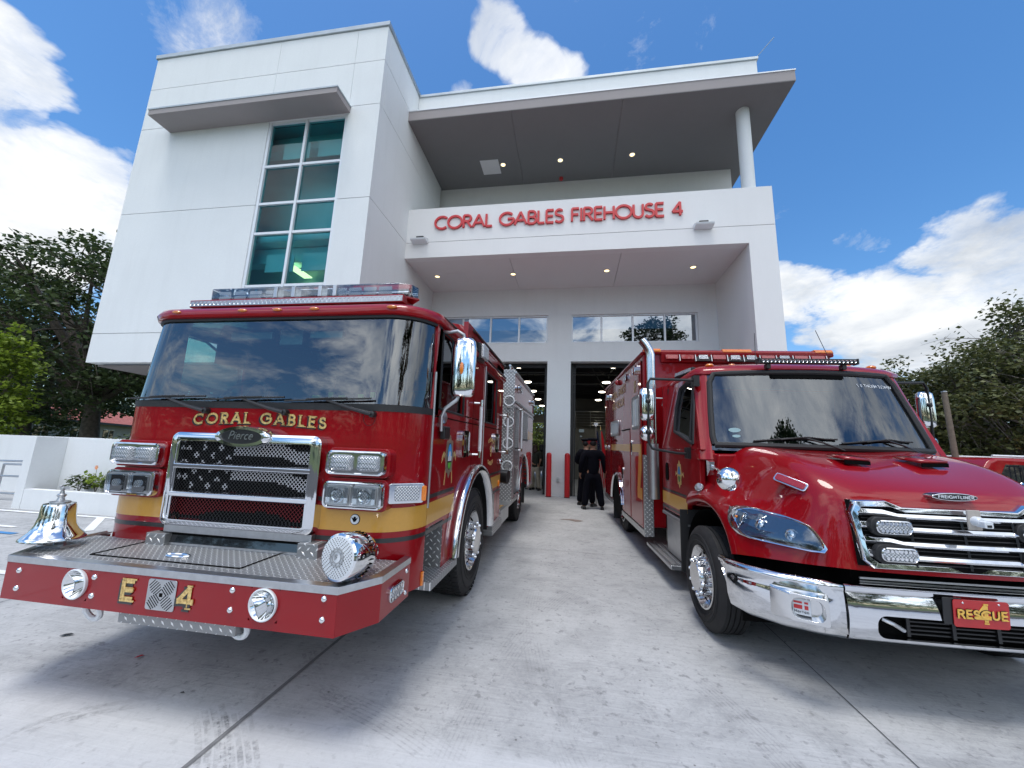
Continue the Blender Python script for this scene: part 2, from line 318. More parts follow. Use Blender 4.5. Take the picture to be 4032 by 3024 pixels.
def word(b,txt,x,z,h,t,y0,d,fn=None,gap=.22,fit=None,**k):
    w=k.pop('w',1.)
    def adv(g): return sum((.42*h*w if c==' ' else G[c][0]*h*w+t)+g*h for c in txt)-g*h
    if fit: gap=gap+(fit-adv(gap))/(h*(len(txt)-1))
    for c in txt: x+=letter(b,c,x,z,h,t,y0,d,fn,w=w,**k)+gap*h
    return x
CAMM=[[0.987541, -0.007934, 0.157162, 0.0], [0.153112, -0.1821, -0.971286, 0.0], [0.036325, 0.983248, -0.178616, 1.6], [0.0, 0.0, 0.0, 1.0]]
CLD=.51; SKYV=1.22; SUNE=1.35; SUNA=20; EXPO=.70; BACKC=2.6
# ================================================================ camera, light, sky
cam=bpy.data.cameras.new('camera'); co=bpy.data.objects.new('camera',cam); COL.objects.link(co); sc.camera=co
co.matrix_world=Matrix(CAMM)
cam.sensor_width=36; cam.lens=831/2212*36; cam.clip_end=2000; cam.clip_start=.05
sc.render.resolution_x=1024; sc.render.resolution_y=768
SE,SR=R(77),R(202)
w=bpy.data.worlds.new('World'); sc.world=w; w.use_nodes=True
class WN(N):
    def __init__(s,w): s.t=w.node_tree
W=WN(w); bg=w.node_tree.nodes['Background']
sky=W.n('ShaderNodeTexSky',sky_type='NISHITA',sun_disc=False,sun_elevation=SE,sun_rotation=SR,air_density=1.0,dust_density=.6,ozone_density=1.6,altitude=0)
d=W.n('ShaderNodeTexCoord').outputs['Generated']
sp=W.n('ShaderNodeSeparateXYZ',i={0:d}); zz=W.math('ADD',W.math('MAXIMUM',sp.outputs[2],0.),.22)
pv=W.n('ShaderNodeCombineXYZ',i={0:W.math('DIVIDE',sp.outputs[0],zz),1:W.math('DIVIDE',sp.outputs[1],zz),2:.3}).outputs[0]
nz=W.noise(pv,2.0,12,.66,.5); nz2=W.noise(pv,.8,5,.55,.2)
BL=[((-.830,.392,.395),4.2,1),((-.792,.43,.435),3.2,.95),((-.783,.469,.407),3.2,.95),((-.851,.41,.329),4.6,1),((-.837,.449,.312),4.4,.95),((-.74,.54,.25),4.5,.85),((-.778,.318,.545),2.4,.85),((-.80,.335,.50),1.6,.7),
((-.594,.426,.682),3.4,.55),((-.569,.463,.679),2.6,.5),((-.105,.585,.805),2.0,.62),((-.076,.615,.785),2.0,.62),((-.045,.64,.768),1.8,.60),((-.0,.655,.756),1.8,.60),((-.21,.642,.737),1.8,.62),
((.456,.827,.33),2.6,.9),((.434,.818,.378),1.5,.6),((.564,.783,.263),4,1),((.603,.739,.285),3.6,.9),((.655,.69,.30),3.8,.9),((.690,.68,.27),4.6,.95),((.638,.735,.229),5.5,1),((.533,.807,.254),3,.9),
((.547,.733,.405),1.2,.42),((.41,.767,.493),1.2,.42),((.72,.64,.26),6,1),
((.27,-.59,.74),10,.60),((.42,-.55,.70),6,.62),((.20,-.62,.80),5,.66),((-.10,-.90,.42),9,.62),((.25,-.88,.42),10,.8),((.10,-.93,.30),8,.75),((-.42,-.85,.32),9,.8),((.55,-.78,.35),11,.85),((-.25,-.80,.58),10,.6),((.15,-.75,.68),12,.72),((.45,-.60,.68),11,.7),((-.6,-.55,.58),13,.75),((-.8,-.5,.25),14,.8),((.85,-.45,.25),14,.85),((.92,-.1,.4),10,.6),((-.93,-.05,.38),9,.6),((0,-.25,.97),16,.6),((.1,-.5,.86),10,.6),((.7,-.2,.7),12,.6),((-.4,-.2,.9),10,.5)]
wv=W.n('ShaderNodeTexNoise',i={'Vector':pv,'Scale':1.5,'Detail':6.,'Roughness':.6}).outputs[1]
wv=W.n('ShaderNodeVectorMath',operation='SUBTRACT',i={0:wv,1:(.5,.5,.5)}).outputs[0]
wv=W.n('ShaderNodeVectorMath',operation='SCALE',i={0:wv,'Scale':.30}).outputs[0]
d=W.n('ShaderNodeVectorMath',operation='NORMALIZE',i={0:W.n('ShaderNodeVectorMath',operation='ADD',i={0:d,1:wv}).outputs[0]}).outputs[0]
acc=None
for (dx,dy,dz),rad,wt in BL:
    dt=W.n('ShaderNodeVectorMath',operation='DOT_PRODUCT',i={0:d,1:(dx,dy,dz)}).outputs['Value']
    mr=W.n('ShaderNodeMapRange',interpolation_type='SMOOTHSTEP',i={'Value':dt,'From Min':math.cos(R(rad*1.7)),'From Max':math.cos(R(rad*.15)),'To Min':0.,'To Max':wt}).outputs[0]
    acc=mr if acc is None else W.math('MAXIMUM',acc,mr)
den=W.math('ADD',W.math('ADD',W.math('MULTIPLY',W.math('SUBTRACT',nz,.5),2.0),W.math('MULTIPLY',W.math('SUBTRACT',W.noise(pv,7.5,8,.7,.8),.5),.75)),W.math('ADD',acc,0.))
mask=W.ramp(den,[(.30,0),(.50,.28),(.70,.75),(1.0,1)])
up=W.n('ShaderNodeVectorMath',operation='ADD',i={0:pv,1:(0,-.10,.05)}).outputs[0]
shade=W.noise(up,2.4,7,.6,.3)
ccol=W.ramp(W.math('ADD',W.math('MULTIPLY',shade,.75),W.math('MULTIPLY',nz2,.25)),[(.34,(6.2,6.9,7.9)),(.50,(10.2,10.7,11.3)),(.62,(13.5,13.6,13.6))])
ccol=W.mix(1.,ccol,(CLD,CLD,CLD),'MULTIPLY')
sdir=(math.sin(SR)*math.cos(SE),math.cos(SR)*math.cos(SE),math.sin(SE))
glow=W.n('ShaderNodeMapRange',interpolation_type='SMOOTHSTEP',i={'Value':W.n('ShaderNodeVectorMath',operation='DOT_PRODUCT',i={0:d,1:(0.,-.86,.5)}).outputs['Value'],'From Min':.1,'From Max':.95,'To Min':1.,'To Max':BACKC}).outputs[0]
ccol=W.n('ShaderNodeVectorMath',operation='SCALE',i={0:ccol,'Scale':glow}).outputs[0]
hsv=W.n('ShaderNodeHueSaturation',i={'Saturation':1.3,'Value':SKYV,'Color':sky.outputs[0]}).outputs[0]
W.l(W.mix(mask,hsv,ccol),bg.inputs[0]); bg.inputs[1].default_value=.1
sun=bpy.data.lights.new('sun','SUN'); sun.energy=SUNE; sun.angle=R(SUNA); sun.color=(1,.96,.9)
so=bpy.data.objects.new('sun',sun); COL.objects.link(so)
sd=Vector((math.sin(SR)*math.cos(SE),math.cos(SR)*math.cos(SE),math.sin(SE))); so.rotation_euler=sd.to_track_quat('Z','Y').to_euler(); so.location=(0,0,30)
sc.view_settings.view_transform='Standard'; sc.view_settings.look='None'; sc.view_settings.exposure=EXPO; sc.view_settings.gamma=1
sc.render.engine='CYCLES'; sc.cycles.max_bounces=8; sc.cycles.transparent_max_bounces=16; sc.cycles.glossy_bounces=5
# ================================================================ ground
def sheet(name,mat,x0,x1,ys,dz,step=None):
    b=MB(); b.loft([[(x0,y,gz(y)+dz),(x1,y,gz(y)+dz)] for y in ys],closed=False,cap=False)
    return struct(b.build(name,mat,smooth=0,fix=False))
def up_(o):   # make sheet normals face up
    bm=bmesh.new(); bm.from_mesh(o.data)
    for f in bm.faces:
        if f.normal.z<0: f.normal_flip()
    bm.to_mesh(o.data); bm.free(); return o
up_(sheet('ground',M['grass'],-300,300,[-300,-5,12.6,400],-.03))
up_(sheet('driveway',M['conc'],-17.5,13,[-5,12.6,34],0))
up_(sheet('road',M['asph'],-300,300,[-13,-5.0],-.02))
up_(sheet('side_lot',M['asph'],13.01,40,[-5,12.6,40],-.012))
# saw-cut and expansion joints, dark recessed seams
def strip(b,x0,y0,x1,y1,w,dz=.004):
    d=Vector((x1-x0,y1-y0)); d.normalize(); nx,ny=-d.y*w/2,d.x*w/2; n=12
    P=[(x0+(x1-x0)*i/n,y0+(y1-y0)*i/n) for i in range(n+1)]
    b.loft([[(x+nx,y+ny,gz(y)+dz),(x-nx,y-ny,gz(y)+dz)] for x,y in P],closed=False,cap=False)
M['seam']=basic('joint_seam',(.09,.09,.095),.9,var=.3,vs=30); M['seamt']=basic('wide_joint_seal',(.17,.175,.18),.85,var=.2,vs=20)
b=MB(); strip(b,-1.84,-4.8,-1.84,12.3,.026); struct(up_(b.build('expansion_joint',M['seamt'],smooth=0,fix=False)))
b=MB()
for a in ((1.79,-4.8,1.79,12.3,.007),(-12,6.3,-5.2,6.28,.010),(-1.83,6.28,9,6.28,.006),(-8.2,-4.8,-8.2,6.2,.01),(-12.5,4.2,-8.2,4.2,.008),(5.4,-4.8,5.4,12,.007),(-5.2,-4.8,-5.2,12,.007),(-12,-1.2,9,-1.2,.007)): strip(b,*a)
struct(up_(b.build('control_joints',M['seam'],smooth=0,fix=False)))
M['paintw']=basic('road_paint_white',(.78,.79,.80),.7,var=.12,vs=9); M['paintb']=basic('road_paint_blue',(.06,.24,.52),.7,var=.15,vs=9)
for i,(x0,y0,x1,y1,w_,m_) in enumerate(((-17,6.12,-7.9,6.20,.10,'paintw'),(-17,5.28,-8.9,5.24,.10,'paintw'),(-17,3.72,-5.9,3.66,.10,'paintw'),(-8.62,6.22,-7.62,5.35,.12,'paintw'))):
    b=MB(); strip(b,x0,y0,x1,y1,w_,.008); struct(up_(b.build('parking_line',M[m_],smooth=0,fix=False)))
b=MB(); strip(b,-17,4.95,-8.35,4.93,.10,.008); struct(up_(b.build('blue_parking_line',M['paintb'],smooth=0,fix=False)))
# stain near the pillar
b=MB(); st=[(-.02+.0,8.55)]
pts=[(-.25,8.9),(-.05,8.96),(.12,8.9),(.22,8.82),(.16,8.72),(.05,8.66),(-.02,8.74),(-.1,8.8),(-.3,8.84)]
b.add([(x+.02,y,gz(y)+.004) for x,y in pts],[tuple(range(len(pts)))]); struct(up_(b.build('oil_stain',basic('oil_stain',(.24,.20,.18),.8,var=.3,vs=10),smooth=0,fix=False)))

# rubber tyre marks: thin films with ragged, see-through edges
def filmmat():
    m=N('rubber_mark'); v=m.obj(); t=m.t; n1=m.noise(v,26,5,.7); n2=m.noise(v,3.2,3,.5); bars=m.n('ShaderNodeTexWave',i={'Vector':v,'Scale':9.,'Distortion':3.}).outputs[1]
    a=m.math('MULTIPLY',m.math('MULTIPLY',m.ramp(n1,[(.42,0),(.62,1)]),m.ramp(n2,[(.40,.1),(.70,1)])),.30)
    m.p.inputs['Base Color'].default_value=(.10,.102,.108,1); m.p.inputs['Roughness'].default_value=.85; m.l(a,m.p.inputs['Alpha']); return m.mat
M['film']=filmmat(); b=MB()
def mark(P,w,ribs=1):
    for q in range(ribs):
        off=(q-(ribs-1)/2)*w*1.35; C=[]
        for i,(x,y) in enumerate(P):
            a=P[max(i-1,0)]; c=P[min(i+1,len(P)-1)]; d=Vector((c[0]-a[0],c[1]-a[1])).normalized(); C.append((x-d.y*off,y+d.x*off,-d.y,d.x))
        b.loft([[(x+nx*w/2,y+ny*w/2,gz(y)+.003),(x-nx*w/2,y-ny*w/2,gz(y)+.003)] for x,y,nx,ny in C],closed=False,cap=False)
def curve(P,n=10):
    out=[]
    for i in range(len(P)-1):
        p0,p1,p2,p3=P[max(i-1,0)],P[i],P[i+1],P[min(i+2,len(P)-1)]
        for k in range(n):
            t=k/n; out.append(tuple(.5*((2*p1[a])+(-p0[a]+p2[a])*t+(2*p0[a]-5*p1[a]+4*p2[a]-p3[a])*t*t+(-p0[a]+3*p1[a]-3*p2[a]+p3[a])*t**3) for a in (0,1)))
    return out+[P[-1]]
mark(curve([(1.244,2.911),(1.23,2.754),(1.174,2.508),(1.05,2.2)]),.045); mark(curve([(1.34,2.94),(1.38,2.784),(1.383,2.649),(1.34,2.45),(1.25,2.2)]),.035,3)
mark(curve([(1.422,2.656),(1.628,2.606),(2.1,2.62)]),.03,2); mark(curve([(-.121,2.776),(.176,2.934),(.438,2.827),(.477,2.672)]),.04,2); mark(curve([(.037,2.639),(.201,2.683),(.452,2.677)]),.03,2)
mark(curve([(-3.766,2.615),(-3.6,2.687),(-3.268,2.661)]),.04,2); mark(curve([(-2.103,2.271),(-1.857,2.068),(-1.6,1.8)]),.03,4); mark(curve([(-1.93,2.267),(-1.581,1.953),(-1.4,1.7)]),.025,5)
mark(curve([(-1.95,2.95),(-1.62,2.62),(-1.2,2.35)]),.028,3); mark(curve([(-2.9,1.8),(-2.845,2.001),(-2.6,2.2),(-2.3,2.35)]),.05,2); mark(curve([(2.6,2.9),(2.0,2.6),(1.7,2.2)]),.04,3)
struct(up_(b.build('tyre_marks',M['film'],smooth=0,fix=False)))
# ================================================================ firehouse
fh=tag(empty('firehouse',(0,12.6,.33)),'white two storey fire station with a cantilevered tower, grey canopies and two open bays','building')
class FB(MB):
    def build(s,name,mat,parent=fh,**k):
        k.setdefault('smooth',0)
        o=MB.build(s,name,mat,parent,**k); o.matrix_parent_inverse=Matrix.Translation((0,-12.6,-.33)); return o
g=.008
def panels(b,x0,x1,y0,y1,zs,gx=0):
    for a,c in zip(zs,zs[1:]): b.box(x0+gx,x1-gx,y0,y1,a+g,c-g)
ZJ=[3.54,4.33,7.81,10.56,11.94,13.04]
TX0,TX1,TY=-12.6,-5.08,7.96
wx0,wx1,wz0,wz1=-8.33,-5.97,4.34,10.35
b=FB(); 
panels(b,TX0,wx0,TY,TY+.2,ZJ[:4]); 
b.box(wx0,wx1,TY,TY+.2,3.54,wz0-.01)
panels(b,wx1,TX1,TY,TY+.2,ZJ[:4])
b.box(wx0+.001,wx1-.001,TY,TY+.2,wz1,10.552); 
for x0,x1 in ((TX0,-8.36),(-8.36,-5.965),(-5.965,TX1)): panels(b,x0,x1,TY,TY+.2,ZJ[3:],.004)
panels(b,TX1-.2,TX1,TY+.2,12.6,ZJ)
panels(b,TX0,TX0+.2,TY+.2,15,ZJ)
b.build('tower_wall',M['white'])
b=FB(); b.box(TX0+.012,wx0-.05,TY+.012,TY+.25,3.56,13); b.box(wx1+.05,TX1-.012,TY+.012,TY+.25,3.56,13); b.box(wx0-.04,wx1+.04,TY+.013,TY+.25,wz1+.02,13); b.box(TX1-.3,TX1-.012,TY+.26,12.6,3.56,13)
b.build('wall_joint_backing',M['joint'])
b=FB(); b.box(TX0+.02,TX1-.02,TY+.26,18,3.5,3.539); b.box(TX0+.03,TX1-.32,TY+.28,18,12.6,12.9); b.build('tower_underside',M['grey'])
b=FB(); b.box(TX0-.04,TX1+.04,TY-.04,TY+.3,13.04,13.17); b.box(TX1-.3,TX1+.04,TY+.302,10.3,13.04,13.17); b.box(TX0-.04,TX0+.3,TY+.302,15,13.04,13.17); b.build('tower_coping',M['cap'],bev=.008)
b=FB(); b.box(TX0+3.6,TX1-.3,10.2,18,.2,3.5); b.box(TX0+.25,TX0+1,17,18,.2,12); b.build('ground_floor_wall',M['white'])
# small canopy
b=FB(); b.box(-11.55,-5.91,7.35,TY-.002,10.35,10.50); b.build('window_canopy',M['grey'],bev=.006)
b=FB(); b.box(-11.565,-5.895,7.335,TY-.002,10.502,10.55); b.build('canopy_coping',M['cap'],bev=.005)
# tower window: panes set in an aluminium frame, rooms behind
wn=empty('tower_window'); wn.parent=fh; wn.matrix_parent_inverse=Matrix.Translation((0,-12.6,-.33))
class SB(MB):
    pass
def sub(b,name,mat,par,**k):
    k.setdefault('smooth',0); return MB.build(b,name,mat,par,**k)
rows=[4.34,5.53,6.99,7.85,8.97,10.35]
b=MB()
for x,w_ in ((wx0+.04,.04),(-7.18,.035),(wx1-.04,.04)): b.box(x-w_,x+w_,TY+.02,TY+.14,wz0,wz1)
for z in rows:
    for xa,xb in ((wx0+.081,-7.216),(-7.144,wx1-.081)):
        zz_=min(max(z,wz0+.035),wz1-.035); b.box(xa,xb,TY+.03,TY+.13,zz_-.035,zz_+.035)
sub(b,'window_frame',M['alu'],wn,bev=.004)
b=MB(); b.quad((wx0+.02,TY+.08,wz0),(wx1-.02,TY+.08,wz0),(wx1-.02,TY+.08,wz1),(wx0+.02,TY+.08,wz1)); sub(b,'panes',M['win'],wn)
M['room']=basic('tower_room_paint',(.50,.78,.80),.8,var=.06,vs=1); M['shade']=basic('roller_blind',(.70,.75,.74),.8)
b=MB(); b.box(wx0-1.5,wx1+.6,9.3,9.4,3.6,12.6); b.box(wx0-1.6,wx0-1.5,TY+.3,10.6,3.6,12.6); b.box(wx1+.6,wx1+.7,TY+.3,10.6,3.6,12.6)
for z in (6.9,10.55): b.box(wx0-1.5,wx1+.6,TY+.3,10.6,z,z+.16)
b.box(wx0-1.5,wx1+.6,TY+.3,10.6,3.55,3.65)
for z in (6.45,9.95): b.box(wx0-1.5,wx1+.6,TY+.6,TY+.9,z,z+.42)
sub(b,'stair_room',M['room'],wn)
b=MB()
for z in (6.1,9.5):
    for xa,xb in ((wx0+.2,-7.3),(-7.05,wx1-.1)): b.box(xa,xb,TY+.42,TY+.44,z,z+.5)
sub(b,'roller_blinds',M['shade'],wn)
b=MB(); b.box(-7.6,-7.35,8.5,9.2,6.3,6.33); sub(b,'ceiling_strip_lamp',M['lampon'],wn)
# entrance block with the sign band, right pier, soffits
BX0,BX1,BY=-5.078,5.22,10.13
b=FB(); b.box(BX0,BX1,BY,BY+.25,7.298,7.80-g); b.box(BX0,BX1,BY,BY+.25,7.80+g,8.93); b.box(4.55,BX1,BY,BY+.25,.2,7.297); b.box(4.55,BX1,BY+.25,12.6,.2,7.297)
b.box(BX1-.25,BX1,BY+.25,12.7,7.4,8.93); b.build('sign_band_wall',M['band'])
b=FB(); b.box(BX0+.01,BX1-.01,BY+.012,BY+.2,7.5,8.2); b.build('band_joint_backing',M['joint'])
b=FB()
for x0,x1 in ((BX0,-1.905),(-1.893,1.309),(1.321,4.549)): b.box(x0,x1,BY+.252,12.6,7.302,7.5)
b.build('bay_soffit',M['soffit'])
b=FB(); b.box(BX0,BX1-.26,BY+.251,12.69,7.502,7.56); b.build('balcony_floor',M['soffit'])
b=FB(); b.box(-4.136,-3.52,11.19,11.77,7.294,7.30); b.build('access_hatch',M['soffit'],bev=.003)
# bay wall with door openings and clerestory windows
FY=12.6; dz=4.70; DR=(-.086,3.96); DL=(-4.90,-.861); z0,z1=5.35,6.335
b=FB(); b.box(-5.08,4.549,FY,FY+.3,dz,z0); b.box(-5.08,4.549,FY,FY+.3,z1,7.6)
for x0,x1 in ((-5.08,DL[0]),(DL[1],DR[0]),(DR[1],4.549)): b.box(x0,x1,FY+.001,FY+.3,.2,dz-.001); b.box(x0,x1,FY+.001,FY+.3,z0+.001,z1-.001)
b.build('bay_wall',M['white'])
for (x0,x1) in (DL,DR):
    wo=empty('bay_window'); wo.parent=fh; wo.matrix_parent_inverse=Matrix.Translation((0,-12.6,-.33))
    b=MB(); n=4; W_=(x1-x0)/n
    for i in range(n+1):
        x=x0+W_*i; a=.03; xx=min(max(x,x0+a),x1-a); b.box(xx-a,xx+a,FY+.06,FY+.16,z0,z1)
    for i in range(n):
        xa=x0+W_*i+(.06 if i==0 else .03); xb=x0+W_*(i+1)-(.06 if i==n-1 else .03)
        b.box(xa,xb,FY+.065,FY+.155,z0,z0+.05); b.box(xa,xb,FY+.065,FY+.155,z1-.05,z1)
    b.box(x0+.001,x1-.001,FY-.012,FY+.06,z0-.012,z0+.02)
    sub(b,'window_frame',M['alu'],wo,bev=.004)
    b=MB(); b.quad((x0,FY+.10,z0),(x1,FY+.10,z0),(x1,FY+.10,z1),(x0,FY+.10,z1)); sub(b,'panes',M['bayg'],wo)
# upper storey: back wall of the balcony, canopy, parapet, column
b=FB(); b.box(-5.3,5.3,12.7,13,7.4,11.54); b.box(5.0,5.3,13,20,7.4,11.54); b.build('balcony_back_wall',M['band'])
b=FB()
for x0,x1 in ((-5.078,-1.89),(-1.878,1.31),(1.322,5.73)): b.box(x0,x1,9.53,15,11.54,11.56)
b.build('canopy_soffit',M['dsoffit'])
b=FB(); b.box(-5.078,5.732,9.528,15,11.562,11.86); b.build('entrance_canopy',M['grey'],bev=.004)
b=FB(); b.box(-5.078,5.75,9.51,15,11.862,11.90); b.build('canopy_edge_trim',M['alu'],bev=.004)
b=FB(); b.box(-5.075,5.13,BY,20,11.902,13.0); b.build('roof_parapet',M['white'])
b=FB(); b.box(-5.075,5.17,BY-.04,20,13.002,13.09); b.build('parapet_coping',M['cap'],bev=.006)
b=FB(); b.lathe([(.172,8.93),(.172,11.54)],(4.75,10.36,0),n=32); b.build('column',M['white'],smooth=35)
b=FB(); b.box(-3.26,-2.62,11.36,12.04,11.532,11.541); b.build('soffit_access_panel',M['soffit'])
b=FB(); b.tube([(4.62,12.5,.34),(4.62,12.5,7.29)],.05,12); 
for z in (2.6,5.4): b.box(4.56,4.68,12.5,12.599,z,z+.04)
b.build('downspout',M['alu'],smooth=35)
b=FB(); b.box(-.49,-.41,12.545,12.599,.78,.93); b.box(-.475,-.425,12.52,12.546,.81,.90); b.build('outlet_box',M['steel'],bev=.006)
b=FB(); b.tube([(5.1,10.2,13.08),(5.55,9.95,13.5)],.009,6); b.tube([(-2.6,10.3,13.08),(-2.6,10.3,13.22)],.008,6); b.tube([(-9,8.1,13.17),(-9,8.1,13.3)],.008,6); b.build('lightning_rod',M['steel'])
# bay interior
b=FB(); b.box(-5.4,-5.1,12.9,26,.2,5.9); b.box(4.56,4.86,12.9,26,.2,5.9); b.box(-5.1,4.56,12.9,26.3,5.75,5.9)
b.box(-5.1,-4.6,26,26.2,.2,5.75); b.box(-1.0,4.56,26,26.2,.2,5.75); b.box(-4.6,-1.0,26,26.2,4.94,5.75); b.box(-4.6,-1.0,26,26.2,3.75,4.27)
b.box(.02,4.56,22.4,22.6,.2,3.2); b.box(.02,4.56,22.61,25.9,3.05,3.2); b.box(.02,.16,22.61,26,.2,3.04)
b.build('bay_interior_wall',M['wallin'])
b=FB()
for y in (14.6,17.3,20,22.8,25.4): b.box(-5.1,4.56,y,y+.18,5.35,5.74)
for x in (-3.4,-1,1.6,3.2): b.tube([(x,13,5.2),(x,26,5.2)],.05,8)
for y in (13.8,16.2,19,21.5): b.tube([(-5,y,5.05),(4.5,y,5.05)],.035,6)
for a,c in (((.3,13.5,5.3),(2,21,4.6)),((-2.6,14,5.1),(-4,20,4.7)),((.1,13,5.2),(1.2,15.5,4.9))): b.tube([a,c],.03,6)
b.build('ceiling_pipes',M['dark'])
b=FB(); b.tube([(.05,22.3,4.13),(4.5,22.3,4.13)],.025,8)
for z in (3.35,3.5,3.65,3.8,3.95): b.tube([(.05,22.3,z),(4.5,22.3,z)],.012,6)
for x in (.15,.98,1.9,2.8,3.7,4.4): b.tube([(x,22.3,3.2),(x,22.3,4.12)],.022,6)
b.build('mezzanine_railing',M['steel'])
b=FB(); b.box(-2.72,-2.64,26.02,26.1,3.75,4.93); b.box(-1.06,-1.0,25.9,25.98,.33,4.9); b.box(-2.18,-2.12,26.02,26.1,4.27,4.94); b.box(-3.3,-3.24,26.02,26.1,4.27,4.94); b.build('rear_door_frame',M['dark'])
b=FB(); b.box(DR[0]+.002,DR[0]+.10,12.92,13.7,.34,4.95); b.box(DR[0]+.12,DR[0]+.16,12.91,12.98,.34,4.9); b.box(DR[0],DR[1],12.91,13.0,4.56,4.9); b.box(DL[0],DL[1],12.91,13.0,4.56,4.9); b.box(DL[1]-.1,DL[1]-.002,12.92,13.7,.34,4.95)
b.build('folding_bay_door',M['dark'])
b=FB(); b.box(.35,.62,22.33,22.39,2.95,3.12); b.box(.40,.52,22.33,22.39,2.68,2.76); b.box(.3,.36,22.34,22.39,1.3,1.8); b.build('wall_control_box',M['steel'])
# sign letters
sg=tag(empty('building_sign',(-4.2,BY,8.17)),'red raised capitals spelling the firehouse name on the white band','sign')
txt='CORAL GABLES FIREHOUSE 4'; x=0; h=.455; t=.062
def adv(gp): return sum((.46*h if c==' ' else G[c][0]*h*.93+t)+gp for c in txt)-gp
gp=(7.16-adv(0))/(len(txt)-1)
for c in txt:
    if c==' ': x+=.46*h+gp; continue
    b=MB(); a=letter(b,c,x,0,h,t,-.055,.05,w=.93); b.build('letter',M['signred'],sg,smooth=30); x+=a+gp
# fixtures
for i,(x,y,z) in enumerate([(-4.479,11.37,7.302),(-1.94,11.40,7.302),(1.0,11.40,7.302),(3.52,11.38,7.302),(-2.482,11.626,11.54),(-.497,11.637,11.54),(1.875,11.651,11.54)]):
    lab=['leftmost round lamp lit in the soffit above the bay doors','second round lamp from the left lit in the soffit above the bay doors','third round lamp from the left lit in the soffit above the bay doors','rightmost round lamp lit in the soffit above the bay doors',
     'round lamp beside the white square panel in the dark upper canopy','middle round lamp lit in the dark upper canopy','rightmost round lamp lit in the dark upper canopy'][i]
    o=tag(empty('recessed_lamp',(x,y,z)),lab,'ceiling lamp','recessed lamps in the soffits')
    b=MB(); b.lathe([(.075,0),(.10,0),(.10,-.012),(.078,-.016),(.075,0)],(0,0,0),n=24,cap=False); b.build('trim_ring',M['alu'],o,smooth=40)
    b=MB(); b.lathe([(.074,.0),(.074,-.006),(.03,-.010)],(0,0,0),n=20); b.build('lens',M['lampon'],o,smooth=0)
for i,(x0,x1) in enumerate(((-4.85,-4.36),(3.19,3.66))):
    o=tag(empty('wall_floodlight',((x0+x1)/2,BY,7.8)),('white boxy floodlight on the sign band next to the tower','white boxy floodlight on the sign band below the number 4')[i],'floodlight','floodlights on the sign band')
    w_=(x1-x0)/2; b=MB(); b.prism([(0,-.05),(-.22,-.02),(-.24,.03),(-.05,.10),(0,.10)],'x',-w_,w_); b.build('housing',M['alu'],o,bev=.006)
    b=MB(); b.box(-.11,.12,-.12,-.06,.082,.15); b.build('sensor',M['black'],o,bev=.005)
o=tag(empty('twin_spotlight',(-5.078,11.9,9.95)),'white twin spotlight on the tower side wall under the canopy','spotlight')
b=MB(); b.lathe([(.10,0),(.10,.05),(.03,.09)],(0,0,0),ax='x',n=20); b.build('base',M['alu'],o)
for s in (-1,1):
    b=MB(); b.tube([(.07,0,0),(.16,s*.10,.06)],.018,8); b.lathe([(.03,-.12),(.06,-.08),(.09,.06),(.095,.07),(.08,.07)],(.2,s*.16,.1 if s>0 else -.1),ax=(.5,s*.6,-.5),n=18); b.build('lamp_head',M['alu'],o)
o=tag(empty('fire_strobe',(-.489,12.5,11.54)),'small red alarm strobe under the dark canopy','alarm')
b=MB(); b.lathe([(.07,0),(.07,-.06),(.05,-.10)],(0,0,0),n=16); b.build('strobe_body',M['signred'],o)
i=0
names=['nearest','second','third','fourth','fifth']
for side,xx in (('left',-1.956),('right',1.37)):
    for k,y in enumerate((13.4,16.3,18.72,21.5,24.4)):
        if side=='right' and k==4: continue
        o=tag(empty('pendant_lamp',(xx,y,4.7)),f'{names[k]} lit pendant lamp from the door in the {side} bay','pendant lamp','pendant lamps in the bays')
        b=MB(); b.lathe([(.15,0),(.21,.02),(.22,.05),(.10,.14),(.06,.22)],(0,0,0),n=20); b.build('shade',M['dark'],o)
        b=MB(); b.lathe([(.17,-.012),(.12,-.03),(.0,-.035)],(0,0,0),n=20,cap=False); b.build('diffuser',M['lampw'],o)
        b=MB(); b.tube([(0,0,.22),(0,0,1.0)],.012,6); b.build('rod',M['dark'],o)
for x,lab in ((-.735,'red steel bollard left of the bay pillar'),(-.165,'red steel bollard right of the bay pillar')):
    o=tag(empty('bollard',(x,12.40,gz(12.4))),lab,'bollard','red bollards at the bay pillar')
    b=MB(); b.lathe([(.082,0),(.082,1.28),(.080,1.30),(.065,1.335),(.035,1.355),(0,1.36)],(0,0,0),n=28); b.build('sleeve',M['bol'],o,smooth=30)
    b=MB(); b.lathe([(.088,0.004),(.088,.02),(.083,.025)],(0,0,0),n=28); b.build('base_ring',M['dark'],o)
